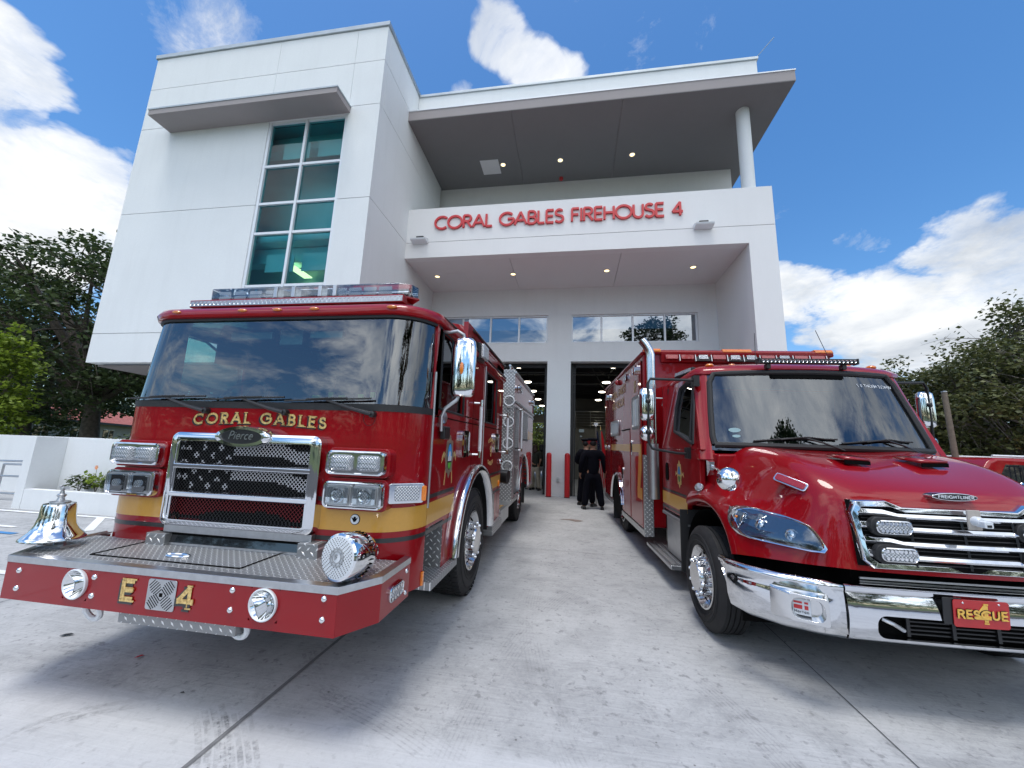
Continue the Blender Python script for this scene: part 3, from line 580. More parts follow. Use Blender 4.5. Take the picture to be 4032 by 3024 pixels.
# ================================================================ shared vehicle helpers
def circ(cy,cz,r,a0,a1,n=20): return [(cy+r*math.cos(R(a0+(a1-a0)*i/n)),cz+r*math.sin(R(a0+(a1-a0)*i/n))) for i in range(n+1)]
def make_wheel(par,x,y,z,s,r,w,rim,kind,dual=False,nuts=10):
    """wheel turned to side s (+1 right): tyre outer face at x"""
    o=empty('wheel',(x,y,z)); o.parent=par
    m=lambda h:s*h
    def lat(prof,n=48): b=MB(); b.lathe([(q,m(h)) for q,h in prof],(0,0,0),ax='x',n=n,cap=False); return b
    def tyre(h0,name='tyre'):
        g_=.012; p=[(rim+.005,h0-.03),(rim+.02,h0-.012),(rim+.07,h0+.002),(r-.09,h0+.006),(r-.05,h0-.004),(r-.022,h0-.02),(r-.006,h0-.035)]
        k=5; W=w-.07
        for i in range(k):
            a=h0-.035-W*i/k; c=h0-.035-W*(i+1)/k; p+=[(r,a-.004),(r,c+.006)]
            if i<k-1: p+=[(r-g_,c+.004),(r-g_,c-.003)]
        p+=[(r-.022,h0-w+.02),(r-.09,h0-w),(rim,h0-w+.02)]
        b=lat(p,72)
        for rr in (rim+.05,rim+.09,r-.075): b.lathe([(rr-.004,m(h0+.004)),(rr,m(h0+.010)),(rr+.004,m(h0+.004))],(0,0,0),ax='x',n=64,cap=False)
        if kind=='lug':
            n=56
            for i in range(n):
                a=2*PI*i/n; ca,sa=math.cos(a),math.sin(a); ca2,sa2=math.cos(a+.05),math.sin(a+.05)
                for e0,e1,sh in ((-.012,-.07,.03),(-.09,-.16,-.03),(-.18,-.26,.03)):
                    R0,R1=r-.004,r+.006; A=[]
                    for hh,da in ((h0+e0,0),(h0+e1,sh)):
                        for aa in (a+da,a+da+.062):
                            for rr in (R0,R1): A.append((m(hh),rr*math.cos(aa),rr*math.sin(aa)))
                    b.add(A,[(0,1,3,2),(4,6,7,5),(0,4,5,1),(2,3,7,6),(1,5,7,3)])
        else:
            for j in range(k-1):
                hh=h0-.035-W*(j+1)/k
        b.build(name,M['tyre'],o,smooth=40)
    tyre(0)
    if dual: tyre(-w-.07)
    if kind=='lug' or not dual:
        d=[(rim+.012,-.02),(rim+.008,-.004),(rim-.006,-.002),(rim-.02,-.02),(rim-.035,-.06),(rim-.05,-.085),(rim*.58,-.045),(rim*.50,-.02),(rim*.50,.035),(rim*.46,.055),(rim*.25,.062),(0,.064)]
    if dual:
        d=[(rim+.012,-.02),(rim+.008,-.004),(rim-.006,-.002),(rim-.03,-.03),(rim-.045,-.14),(rim*.72,-.17),(rim*.66,-.16),(rim*.45,-.15),(rim*.42,-.05),(rim*.36,-.02),(0,-.018)]
    b=lat(d,56); b.build('rim',M['polal'],o,smooth=30)
    rb=rim*.72 if not dual else rim*.72; h0=-.045 if not dual else -.16
    b=MB()
    for i in range(nuts):
        a=2*PI*(i+.3)/nuts; b.lathe([(.020,m(h0-.02)),(.018,m(h0+.055)),(.021,m(h0+.068)),(.021,m(h0+.085)),(.012,m(h0+.100)),(0,m(h0+.103))],(0,rb*math.cos(a)*.8,rb*math.sin(a)*.8),ax='x',n=12)
    b.build('wheel_nuts',M['chrome'],o,smooth=40)
    b=MB()
    for i in range(10):
        a=2*PI*(i)/10; cy_,cz_=rim*.80*math.cos(a),rim*.80*math.sin(a)
        b.lathe([(.024,m(-.058 if not dual else -.166)),(.0,m(-.057 if not dual else -.165))],(0,cy_,cz_),ax='x',n=12)
    b.build('hand_holes',M['deep'],o,smooth=0)
    return o
def led_light(par,name,c,w,h,dep,ax='-y',rimw=.012,lens='lens',rimm='chrome',rot=None,r=.03,cols=0):
    """rounded light with a rim, centred at c facing -y (before rot)"""
    o=empty(name,c,rot or (0,0,0)); o.parent=par
    b=MB(); pr=rrect(-w/2,w/2,-h/2,h/2,r); b.prism(pr,'y',-dep,0,capa=False)
    pi=rrect(-w/2+rimw,w/2-rimw,-h/2+rimw,h/2-rimw,max(r-rimw,.004)); n=len(pr)
    b.loft([[(x,-dep,z) for x,z in pr],[(x,-dep-.004,z) for x,z in rrect(-w/2+rimw*.5,w/2-rimw*.5,-h/2+rimw*.5,h/2-rimw*.5,max(r-rimw*.5,.004))],[(x,-dep+.004,z) for x,z in pi]],True,False)
    b.build('bezel',M[rimm],o,smooth=40)
    b=MB(); b.loft([[(x,-dep+.003,z) for x,z in pi],[(x*.93,-dep-.004,z*.9) for x,z in pi],[(x*.6,-dep-.007,z*.5) for x,z in pi]],True,True)
    b.build('lens',M[lens],o,smooth=50)
    if cols:
        b=MB()
        for k in range(cols):
            for zz in (-.25,.25):
                x=-w*.36+w*.72*k/(cols-1); b.lathe([(.010,-.010),(.006,-.006),(0,-.005)],(x,-dep,zz*h),ax='y',n=8)
        b.build('led_reflectors',M['mirror'],o)
    return o
# ================================================================ fire engine
EL=(-2.36,2.08,gz(2.08)); ER=(math.atan(SL),0,0)
en=tag(empty('fire_engine',EL,ER),'red fire engine with chrome grille, gold stripe and a bell on its treadplate bumper','fire engine')
HW=1.28; YR=3.84
def plan(off=0,y1=.83,r=.33,hw=HW,y0=.5,n=10):
    """front outline of the cab in plan, left side to right side"""
    L=[(-hw-off,y1)]; c=(-hw+r,y0+r)
    L+=[(c[0]-(r+off)*math.cos(R(90*k/n)),c[1]-(r+off)*math.sin(R(90*k/n))) for k in range(n+1)]
    c=(hw-r,y0+r); L+=[(-.8+1.6*k/8,y0-off) for k in range(9)]
    L+=[(c[0]+(r+off)*math.sin(R(90*k/n)),c[1]-(r+off)*math.cos(R(90*k/n))) for k in range(n+1)]
    L+=[(hw+off,y1)]; return L
def wrap(b,off,z0,z1,th=.02,y1=.83,rake=(0,0),r=.33,mi=None):
    """vertical band following the cab front; rake = y shift at z0 and z1"""
    o_=plan(off,y1,r); i_=plan(off-th,y1,r); rings=[]
    for (x,y),(xi,yi) in zip(o_,i_):
        k=max(0,min(1,(1.35-abs(x))/.5)) if False else 1
        rings.append([(x,y+rake[0],z0),(x,y+rake[1],z1),(xi,yi+rake[1],z1),(xi,yi+rake[0],z0)])
    b.loft(rings,True,True,mi)
xo=.03
b=MB(); wrap(b,0,.56,1.80,.05); b.build('cab_front_panel',M['red'],en,smooth=50)
b=MB(); wrap(b,.004,1.795,1.845,.05); wrap(b,.006,2.515,2.55,.05,rake=(.085,.09)); b.build('windscreen_gasket',M['rub'],en,smooth=50)
# stripes: gold band between two thin dark ones
b=MB(); wrap(b,.0015,.975,1.132,.003,y1=.826); b.box(HW+.0005,HW+.002,.834,1.50,.975,1.132); b.box(HW+.0005,HW+.002,3.03,3.80,.98,1.137); b.build('gold_stripe',M['yel'],en,smooth=50)
b=MB()
for z in (.905,1.162): wrap(b,.0015,z,z+.030,.003,y1=.826)
for z in (.905,1.162): b.box(HW+.0005,HW+.002,.834,1.48,z,z+.030); b.box(HW+.0005,HW+.002,3.05,3.80,z+.005,z+.035)
b.build('dark_pinstripe',M['strip'],en,smooth=50)
# side panels with the wheel arch and window openings
for s in (1,-1):
    def X(a): return (s*a,)
    def bx(b,x0,x1,*r): b.box(min(s*x0,s*x1),max(s*x0,s*x1),*r)
    lower=[(.834,1.80),(YR,1.80),(YR,.52),(3.06,.52)]+circ(2.28,.55,.76,-2,182)[0:]+[(1.52,.52),(1.24,.52),(1.24,.948),(.834,.948)]
    b=MB(); b.prism(lower,'x',s*(HW-.05),s*HW)
    bx(b,HW-.05,HW,.834,.955,1.801,2.62); bx(b,HW-.05,HW,.956,1.70,2.51,2.62); bx(b,HW-.05,HW,.956,1.70,1.801,1.86); bx(b,HW-.05,HW,1.66,2.64,1.861,2.509); bx(b,HW-.05,HW,1.701,2.64,2.51,2.84)
    bx(b,HW-.05,HW,1.701,YR,1.801,1.85); bx(b,HW-.05,HW,2.641,YR,2.50,2.53) if False else bx(b,HW-.05,HW,2.641,3.29,2.485,2.535)
    bx(b,HW-.05,HW,2.641,3.29,2.745,2.84); bx(b,HW-.05,HW,3.291,YR,1.851,2.84)
    b.build('cab_side_panel',M['red'],en,smooth=0,bev=.004)
    # windows
    for nm,poly in (('front_door_window',[(.957,1.862),(1.655,1.855),(1.655,2.0),(1.62,2.30),(1.20,2.507),(.957,2.507)]),('crew_door_window',[(2.643,1.852),(3.288,1.852),(3.288,2.483),(2.643,2.483)])):
        b=MB(); b.prism(poly,'x',s*(HW-.028),s*(HW-.022)); b.build(nm,M['sideg' if s>0 else 'greeng'],en,smooth=0)
        cy=sum(p[0] for p in poly)/len(poly); cz=sum(p[1] for p in poly)/len(poly)
        b=MB(); rr=[(s*(HW+.003),p[0],p[1]) for p in poly]; 
        b.tube(rr+[rr[0]],.012,6,cap=False); b.build('window_seal',M['rub'],en)
    b=MB(); bx(b,HW-.03,HW-.01,1.30,1.655,2.31,2.508); b.build('window_corner_panel',M['black'],en,smooth=0)
    b=MB(); b.prism([(2.66,2.54),(3.27,2.54),(3.27,2.72),(2.70,2.742),(2.66,2.742)],'x',s*(HW-.028),s*(HW-.010)); b.build('name_window',M['black'],en,smooth=0)
    # seams between the doors
    b=MB()
    for y in (2.05,): bx(b,HW+.0005,HW+.0016,y,y+.008,1.30,2.50)
    for z in (1.79,): bx(b,HW+.0005,HW+.0016,.86,YR-.02,z,z+.010)
    for y in (3.60,): bx(b,HW+.0005,HW+.0016,y,y+.007,.6,2.5)
    b.build('door_seam',M['deep'],en,smooth=0)
    b=MB(); b.tube([(s*(HW+.006),.832,1.10),(s*(HW+.006),.832,2.14)],.010,8); b.build('door_hinge',M['satin'],en)
    b=MB(); b.tube([(s*(HW+.006),2.56,1.26),(s*(HW+.006),2.56,2.62)],.010,8); b.build('door_hinge',M['satin'],en)
    # grab rails
    for y in (2.12,3.90):
        gb=empty('grab_rail',(s*HW,y,0)); gb.parent=en
        b=MB(); b.tube([(s*.075,0,1.50),(s*.075,0,2.00)],.019,12); b.build('grip',M['alu'],gb)
        for z in (1.47,2.03):
            b=MB(); b.lathe([(.024,-.035),(.024,.035)],(s*.075,0,z),n=12); b.tube([(0,-.04,z),(s*.075,0,z)],.011,8); b.build('stanchion',M['chrome'],gb)
    # paddle door handles
    for y,z in ((1.74,1.58),(3.36,1.60)):
        b=MB(); O_=rrect(y-.15,y+.13,z-.13,z+.13,.05); I_=rrect(y-.10,y+.06,z-.075,z+.08,.04); b.loft([[(s*(HW+.001),u,v) for u,v in O_],[(s*(HW+.03),u,v) for u,v in O_],[(s*(HW+.034),u,v) for u,v in I_],[(s*(HW+.006),u,v) for u,v in I_]],True,False)
        
        b.box(min(s*(HW+.02),s*(HW+.05)),max(s*(HW+.02),s*(HW+.05)),y-.06,y-.025,z-.085,z+.085)
        b.build('door_handle',M['chrome'],en,smooth=25)
    # chrome fender
    b=MB(); rings=[]
    for cy,cz in circ(2.28,.52,.77,2,176,26):
        dy,dz_=(cy-2.28)/.77,(cz-.52)/.77
        prof=[(-.03,.0),(.0,.075),(.04,.085),(.07,.06),(.075,.0),(.05,-.04),(.0,-.05)]
        rings.append([(s*(HW+a),cy+dy*q*.8,cz+dz_*q*.8) for a,q in prof])
    b.loft(rings,True,True); b.build('chrome_fender',M['chrome'],en,smooth=60)
    b=MB(); rings=[[(s*HW,cy,cz),(s*(HW-.62),cy,cz)] for cy,cz in circ(2.28,.55,.74,-4,184,24)]; b.loft(rings,False,False); bx(b,HW-.64,HW-.62,1.5,3.05,.45,1.35); b.build('wheel_well',M['black'],en,smooth=60)
    # front step and its treadplate well
    st=empty('cab_step',(s*HW,.86,0)); st.parent=en
    b=MB(); b.box(min(s*-.30,s*.05),max(s*-.30,s*.05),.02,.68,.50,.56); b.build('step_tread',M['plz'],st,bev=.006)
    b=MB(); b.box(min(s*-.28,s*-.26),max(s*-.28,s*-.26),-.02,.40,.56,.945); b.build('step_riser',M['plx'],st,smooth=0); b=MB(); b.box(min(s*-.26,s*-.004),max(s*-.26,s*-.004),.372,.385,.562,.945); b.box(min(s*-.258,s*-.03),max(s*-.258,s*-.03),-.02,-.008,.56,.945); b.build('step_side_plate',M['ply'],st,smooth=0)
    st=empty('crew_step',(s*HW,3.10,0)); st.parent=en
    b=MB(); b.box(min(s*-.30,s*.05),max(s*-.30,s*.05),.02,.70,.40,.52); b.build('step_tread',M['plx'],st,bev=.006)
    b=MB(); bx(b,HW+.001,HW+.004,3.16,3.40,.60,.90); b.build('step_grating',M['steel'],en,smooth=0)
# windscreen glass, pillars
def wsring(z,rk,off=-.012): return [(x,y+rk,z) for x,y in plan(off,.83)]
b=MB(); b.loft([wsring(1.84,.0),wsring(2.06,.028),wsring(2.3,.058),wsring(2.525,.087)],False,False); b.build('windscreen',M['ws'],en,smooth=80)
b=MB()
for s in (1,-1): b.loft([[(s*(HW-.06),.80,1.8),(s*HW,.80,1.8),(s*HW,.96,1.8),(s*(HW-.06),.96,1.8)],[(s*(HW-.06),.885,2.56),(s*HW,.885,2.56),(s*HW,.96,2.56),(s*(HW-.06),.96,2.56)]])
b.build('windscreen_pillar',M['red'],en,smooth=0,bev=.005)
# roof: visor over the screen, flat roof, raised crew roof
rings=[]
for z,off,rk in ((2.535,.0,.085),(2.542,.030,.09),(2.575,.040,.09),(2.618,.025,.10),(2.642,-.03,.15),(2.652,-.14,.24)):
    rings.append([(x,y+rk,z) for x,y in plan(off,1.0)]+[(HW+off,YR,z),(-HW-off,YR,z)])
b=MB(); b.loft(rings,True,True); b.build('cab_roof',M['red'],en,smooth=55)
b=MB()
for s in (1,-1): b.tube([(s*(HW+.02),.9,2.61),(s*(HW+.030),1.2,2.612),(s*(HW+.030),YR,2.612)],.012,6)
b.build('roof_drip_rail',M['strip'],en)
b=MB(); zt_=2.86
prof=[(-HW,2.6),(-HW,2.74),(-HW+.12,2.86),(HW-.12,2.86),(HW,2.74),(HW,2.6)]
b.loft([[(x*.97,1.62,z if z<2.7 else z-.02) for x,z in [(-HW,2.6),(-HW+.10,2.70),(-HW+.2,2.84),(HW-.2,2.84),(HW-.10,2.70),(HW,2.6)]],[(x,1.86,z) for x,z in prof],[(x,YR,z) for x,z in prof]]); b.build('raised_crew_roof',M['red'],en,smooth=30,bev=.008)
b=MB()
for s in (1,-1): b.tube([(s*(HW+.012),1.88,2.80),(s*(HW+.012),YR+.02,2.80)],.014,6)
b.build('crew_roof_rail',M['strip'],en)
b=MB(); b.box(-HW+.01,HW-.01,YR-.06,YR,.52,2.84); b.build('cab_rear_wall',M['red'],en,smooth=0)
# cab interior
b=MB(); b.box(-.92,.92,.58,.98,1.30,1.775); b.box(-1.2,1.2,.86,1.2,1.3,1.78); b.prism([(.60,1.775),(.98,1.775),(.95,1.83),(.72,1.82)],'x',-.90,.90); b.box(-.3,.3,.98,2.3,.9,1.62); b.build('dashboard',M['black'],en,smooth=0,bev=.02)
for x in (-.78,.78):
    so_=empty('seat',(x,1.45,0)); so_.parent=en
    b=MB(); b.box(-.26,.26,-.25,.25,1.25,1.42); b.build('cushion',M['seat'],so_,bev=.04,smooth=60)
    b=MB(); b.prism([(.22,1.40),(.36,1.40),(.42,2.12),(.30,2.12)],'x',-.22,.22); b.build('backrest',M['seat'],so_,bev=.04,smooth=60)
b=MB(); pts=[(.72+.23*math.cos(2*PI*k/28),0+.23*math.sin(2*PI*k/28)) for k in range(29)]
b.tube([(-x-.03 if False else -(x),1.12+z*.55,1.93+z*.83) for x,z in pts],.016,8,cap=False); b.tube([(-.72,1.12,1.93),(-.72,.95,1.80)],.03,8)
for a in (90,210,330): b.tube([(-.72,1.12,1.93),(-.72+.22*math.cos(R(a)),1.12+.22*math.sin(R(a))*.55,1.93+.22*math.sin(R(a))*.83)],.012,6)
b.build('steering_wheel',M['black'],en)
b=MB(); b.box(-.12,.10,.80,.95,2.36,2.50); b.box(-.55,-.15,.75,.78,2.40,2.47); b.box(.2,.5,.75,.78,2.40,2.47); b.build('overhead_console',M['satin'],en,smooth=0,bev=.01)
b=MB()
for k,(x,z,w_) in enumerate(((.55,1.90,.05),(.30,1.90,.07),(.42,1.93,.04),(.66,1.92,.04),(.75,1.94,.03))): b.box(x,x+w_,.70+.03*k,.72+.03*k,z-.01,z+.03)
b.build('dash_gear',basic('hi_vis_trim',(.55,.75,.18),.6),en,smooth=0)
b=MB(); b.tube([(.05,.85,1.93),(.30,.9,1.98),(.5,.8,1.92)],.05,8); b.ball((.0,.82,1.95),.09); b.build('turnout_gear',M['seat'],en)
# name lettering on the panel
arc_=lambda x,z,y:(x,y,z+.022*(1-((x-xo+.02)/.55)**2))
b=MB(); word(b,'CORAL GABLES',-.53+xo-.014,1.650,.088,.020,.4975,.001,fn=arc_,fit=1.12,serif=.95); b.build('name_shadow',M['strip'],en,smooth=0)
b=MB(); word(b,'CORAL GABLES',-.53+xo,1.66,.085,.0155,.4945,.001,fn=arc_,fit=1.115,serif=.95); b.build('name_lettering',M['leaf'],en,smooth=0)
# grille
gr=empty('grille',(xo,.5,0)); gr.parent=en
gx0,gx1,g0,g1=-.61,.61,.945,1.605
def frame(b,o_,i_,y0,y1,yc):
    n=len(o_)
    b.loft([[(x,y1,z) for x,z in o_],[(x,y0+.012,z) for x,z in o_],[(x+(i_[k][0]-x)*.25,y0,z+(i_[k][1]-z)*.25) for k,(x,z) in enumerate(o_)],[(x+(o_[k][0]-x)*.2,y0,z+(o_[k][1]-z)*.2) for k,(x,z) in enumerate(i_)],[(x,yc,z) for x,z in i_]],True,False)
b=MB(); frame(b,rrect(gx0,gx1,g0,g1,.06,5),rrect(gx0+.075,gx1-.075,g0+.055,g1-.075,.03,5),-.085,.02,-.03); b.build('surround',M['chrome'],gr,smooth=50)
b=MB()
for z in (1.165,1.365):
    b.loft([[(x,-.075,z-.022),(x,-.085,z-.014),(x,-.085,z+.010),(x,-.070,z+.022),(x,-.03,z+.022),(x,-.03,z-.022)] for x in (gx0+.05,0,gx1-.05)])
for x in (gx0+.062,gx1-.062): b.loft([[(x-.02,-.03,z),(x-.016,-.08,z),(x+.016,-.08,z),(x+.02,-.03,z)] for z in (g0+.05,g1-.06)])
b.build('crossbars',M['chrome'],gr,smooth=40,bev=.003)
b=MB(); b.box(gx0+.05,gx1-.05,-.004,.0,g0+.03,g1-.04); b.build('backing',M['deep'],gr,smooth=0)
# mesh screen with the black and grey flag printed on it: a real diamond mesh
def flagcol(x,z):
    u=(x+.54)/1.08; v=(z-.99)/.55
    wv=.045*math.sin(u*7.5+.6)+.02*math.sin(u*15)
    vv=v+wv
    if u<.40 and v>.30-.1*u:
        for i,cu in enumerate((.035,.10,.165,.23,.295,.36)):
            for j in range(4):
                cv=.92-.2*j-(.1 if i%2 else 0)
                if cv>.33 and math.hypot((u-cu)*1.08,(v-cv)*.55)<.021: return 1
        return 0
    k=int(math.floor(vv*6.2))
    if vv<.24: return 2 if k==1 or (.10<vv<.24 and u<.95) else 0
    return 1 if k in (3,5) else (2 if k==1 else 0)
b=MB(); st_=.0145
import itertools
def seg(b,x0,z0,x1,z1):
    d=Vector((x1-x0,z1-z0)).normalized()*.0011; mx,mz=(x0+x1)/2,(z0+z1)/2; c=flagcol(mx,mz); w_=2.0 if c==1 else 1.1
    b.add([(x0-d.y*w_,-.03,z0+d.x*w_),(x1-d.y*w_,-.03,z1+d.x*w_),(x1+d.y*w_,-.03,z1-d.x*w_),(x0+d.y*w_,-.03,z0-d.x*w_)],[(0,1,2,3)],c)
nx,nz=int(1.10/st_),int(.56/st_)
for i in range(nx):
    for j in range(nz):
        if (i+j)%2: continue
        x=-.55+i*st_; z=.985+j*st_
        seg(b,x,z,x+st_,z+st_); seg(b,x+st_,z,x,z+st_)
        if i>0: seg(b,x,z,x-st_,z+st_) if False else None
b.build('flag_mesh',[basic('mesh_black',(.025,.025,.027),.5),basic('mesh_grey',(.50,.50,.52),.5),basic('mesh_red',(.22,.012,.018),.5)],gr,smooth=0,fix=False)
pl=basic('flag_red_field',(.06,.004,.006),.8)
b=MB(); el=[(-.0+.225*math.cos(2*PI*k/36),1.585+.078*math.sin(2*PI*k/36)) for k in range(36)]; ei=[(.165*math.cos(2*PI*k/36),1.585+.050*math.sin(2*PI*k/36)) for k in range(36)]
b.loft([[(x,.0,z) for x,z in el],[(x,-.09,z) for x,z in el],[(x*.93,-.112,1.585+(z-1.585)*.93) for x,z in el],[(x*1.02,-.112,1.585+(z-1.585)*1.02) for x,z in ei],[(x,-.102,z) for x,z in ei]],True,False); b.build('badge_rim',M['chrome'],gr,smooth=60)
b=MB(); b.prism(ei,'y',-.103,-.10); b.build('badge_plate',M['black'],gr,smooth=0)
b=MB(); word(b,'Pierce',-.105,1.565,.060,.006,-.107,.003,gap=.06,sh=.25,w=.95); b.build('badge_script',M['steel'],gr,smooth=0)
b=MB(); b.box(gx0+.02,gx1-.02,-.05,.0,.89,.944); b.build('lower_trim',M['steel'],gr,bev=.006)
# dark radiator slot below the grille with a chrome lip
b=MB(); b.box(-.64+xo,.68+xo,.47,.499,.83,.89); b.build('lower_slot',M['deep'],en,smooth=0)
b=MB(); b.prism([(.455,.812),(.475,.812),(.492,.885),(.475,.89)],'x',-.50,.54); b.build('slot_lip',M['dlens'],en,smooth=0); b=MB(); b.box(-.50,.54,.448,.456,.808,.822); b.build('slot_trim',M['steel'],en,smooth=0)
b=MB(); b.box(-.66,-.50,.42,.50,.80,.885); b.box(.56,.71,.40,.50,.80,.90); b.build('deck_bracket',M['ply'],en,bev=.004)
# headlight clusters
for s in (1,-1):
    cx_=xo-.02+s*.895
    for nm,zc,hh,kind in (('warning_light_pair',1.435,.165,'led'),('headlamp_pair',1.222,.18,'head')):
        o=empty(nm,(cx_,.5,zc)); o.parent=en; W2=.215
        b=MB(); pr=rrect(-W2,W2,-hh/2,hh/2,.035,5); rings=[[(x,.06,z) for x,z in pr],[(x,-.07,z) for x,z in pr],[(x*.985,-.082,z*.96) for x,z in pr],[(x*.93,-.084,z*.86) for x,z in pr],[(x*.91,-.07,z*.80) for x,z in pr]]
        b.loft(rings,True,True); b.build('bezel',M['chrome'],o,smooth=45)
        b=MB(); pr2=rrect(-W2-.016,W2+.016,-hh/2-.016,hh/2+.016,.045,5); b.prism(pr2,'y',-.035,.08); b.build('mount',M['red'],o,smooth=40,bev=.005)
        for q in (-1,1):
            if kind=='led':
                b=MB(); pl_=rrect(q*.098-.078,q*.098+.078,-.052,.052,.022,4); c0=q*.098
                b.loft([[(x,-.07,z) for x,z in pl_],[(c0+(x-c0)*.94,-.094,z*.92) for x,z in pl_],[(c0+(x-c0)*.8,-.104,z*.7) for x,z in pl_],[(c0+(x-c0)*.4,-.108,z*.3) for x,z in pl_]],True,True); b.build('warning_lens',M['lens'],o,smooth=60)
                b=MB()
                for zz in (-.030,.0,.030): b.box(c0-.066,c0+.066,-.1085,-.104,zz-.003,zz+.003)
                b.build('lens_ribs',M['clear'],o,smooth=0)
            else:
                c0=q*.098
                b=MB(); b.prism(rrect(c0-.088,c0+.088,-.068,.068,.015),'y',-.082,-.07); b.build('lamp_frame',M['satin'],o,smooth=40,bev=.003)
                b=MB(); b.lathe([(.050,-.084),(.044,-.078),(.028,-.072),(0,-.070)],(c0,-.012,0),ax='y',n=24,cap=False); b.box(c0-.078,c0-.052,-.098,-.086,-.05,.05); b.box(c0+.052,c0+.078,-.098,-.086,-.05,.05); b.build('reflector',M['mirror'],o)
                b=MB(); b.prism(rrect(c0-.080,c0+.080,-.060,.060,.012),'y',-.110,-.104); b.build('cover_glass',M['clear'],o,smooth=0,bev=.003)
                b=MB(); b.lathe([(.030,-.100),(.024,-.106),(0,-.110)],(c0,0,0),ax='y',n=16); b.build('bulb',M['lens'],o)
    # wrap-around indicator
    o=empty('indicator',(s*1.205,.60,1.235),(0,0,R(s*38))); o.parent=en
    b=MB(); b.prism(rrect(-.13,.12,-.068,.068,.02),'y',-.045,.06); b.build('housing',M['chrome'],o,smooth=40,bev=.006)
    b=MB(); b.prism(rrect(-.085,.085,-.050,.050,.014),'y',-.055,-.044); b.build('clear_lens',M['lens'],o,smooth=40,bev=.003)
    b=MB(); b.prism(rrect(.10,.135,-.055,.05,.012),'y',-.05,.03); b.build('amber_lens',M['amber'],o,smooth=40,bev=.004)
b=MB(); b.lathe([(.036,0),(.036,-.003)],(.90,.4985,1.055),ax='y',n=28); b.build('seal_disc',M['strip'],en,smooth=0)
b=MB(); b.lathe([(.031,0),(.031,-.003)],(.90,.4950,1.055),ax='y',n=28); b.build('seal_field',M['alu'],en,smooth=0)
b=MB(); b.prism([(-.004,-.018),(.008,-.012),(.024,.014),(.010,.006),(.006,.018),(-.006,.018),(-.010,.006),(-.024,.014),(-.008,-.012)],'y',.489,.4915); b.T=None
o=b.build('seal_eagle',M['navy'],en,smooth=0); o.location=(.90,0,1.055)
# wipers
for x in (-.386,.284,.97):
    o=empty('wiper',(x,.49,1.77)); o.parent=en
    b=MB(); b.lathe([(.022,.01),(.022,-.03),(.012,-.036)],(0,0,0),ax='y',n=12); b.tube([(0,-.03,0),(-.13,-.035,.030),(-.36,-.02,.095)],[.016,.013,.008],8); b.build('arm',M['black'],o)
    b=MB(); b.tube([(-.70,-.012,.085),(-.36,-.022,.10),(-.02,-.012,.112)],.007,6); b.tube([(-.52,-.02,.10),(-.36,-.03,.108),(-.2,-.02,.112)],.006,6); b.build('blade',M['rub'],o)
    b=MB(); b.tube([(.01+.045*math.cos(t)-.03,-.012,-.03+.05*math.sin(t)) for t in [k*PI*2/14+1.5 for k in range(13)]],.002,5); b.build('washer_hose',M['black'],o)
# roof marker lamps, light bars
for x in (-.889,-.269,.045,.367,1.011):
    b=MB(); b.ball((x,.552,2.585),(.042,.022,.013),12,6); b.build('marker_lamp',M['amber'],en)
o=empty('led_scene_bar',(xo+.03,.70,2.700)); o.parent=en
b=MB(); b.box(-.98,.98,-.03,.04,-.032,.034); b.box(-.9,.9,.0,.04,-.08,-.033); b.build('housing',M['red'],o,bev=.006)
b=MB()
for k in range(50):
    b.lathe([(.016,-.002),(.013,.002),(0,.006)],(-.955+1.91*k/49,-.034,0),ax='y',n=10,cap=False)
b.build('led_reflectors',M['mirror'],o)
b=MB(); b.box(-.972,.972,-.0335,-.031,-.022,.022); b.build('led_board',M['satin'],o,smooth=0)
o=empty('roof_light_bar',(xo+.01,.98,2.86)); o.parent=en
b=MB(); b.prism([(-.98,-.12),(.86,-.12),(1.0,.0),(.86,.13),(-.98,.13)],'z',-.065,-.045); b.box(-.9,.9,-.08,.1,-.215,-.066); b.build('base',M['red'],o,bev=.006)
b=MB(); b.prism([(-.98,-.115),(.85,-.115),(.95,-.06),(.98,.02),(.86,.12),(-.98,.12)],'z',-.044,.062); b.build('clear_dome',M['clear'],o,smooth=30,bev=.012)
b=MB()
for k,x in enumerate([-.86,-.70,-.54,-.38]+[.30,.44,.58,.72]):
    for z in (-.022,.022): b.prism([(u+x,z+v) for u,v in rrect(-.062,.062,-.016,.016,.014)],'y',-.09,-.085)
b.build('led_modules',M['lens'],o,smooth=0)
b=MB()
for x,w_ in ((-.22,.08),(0.0,.13),(.19,.07)): b.box(x-w_,x+w_,-.08,-.07,-.035,.042)
b.box(-.95,.9,-.02,0,-.04,.035); b.build('reflectors',M['mirror'],o,smooth=0)
b=MB()
for x in (-.31,-.135,.125,.265): b.box(x-.018,x+.018,-.124,.124,-.046,.054)
b.build('dome_joints',M['satin'],o,bev=.004)
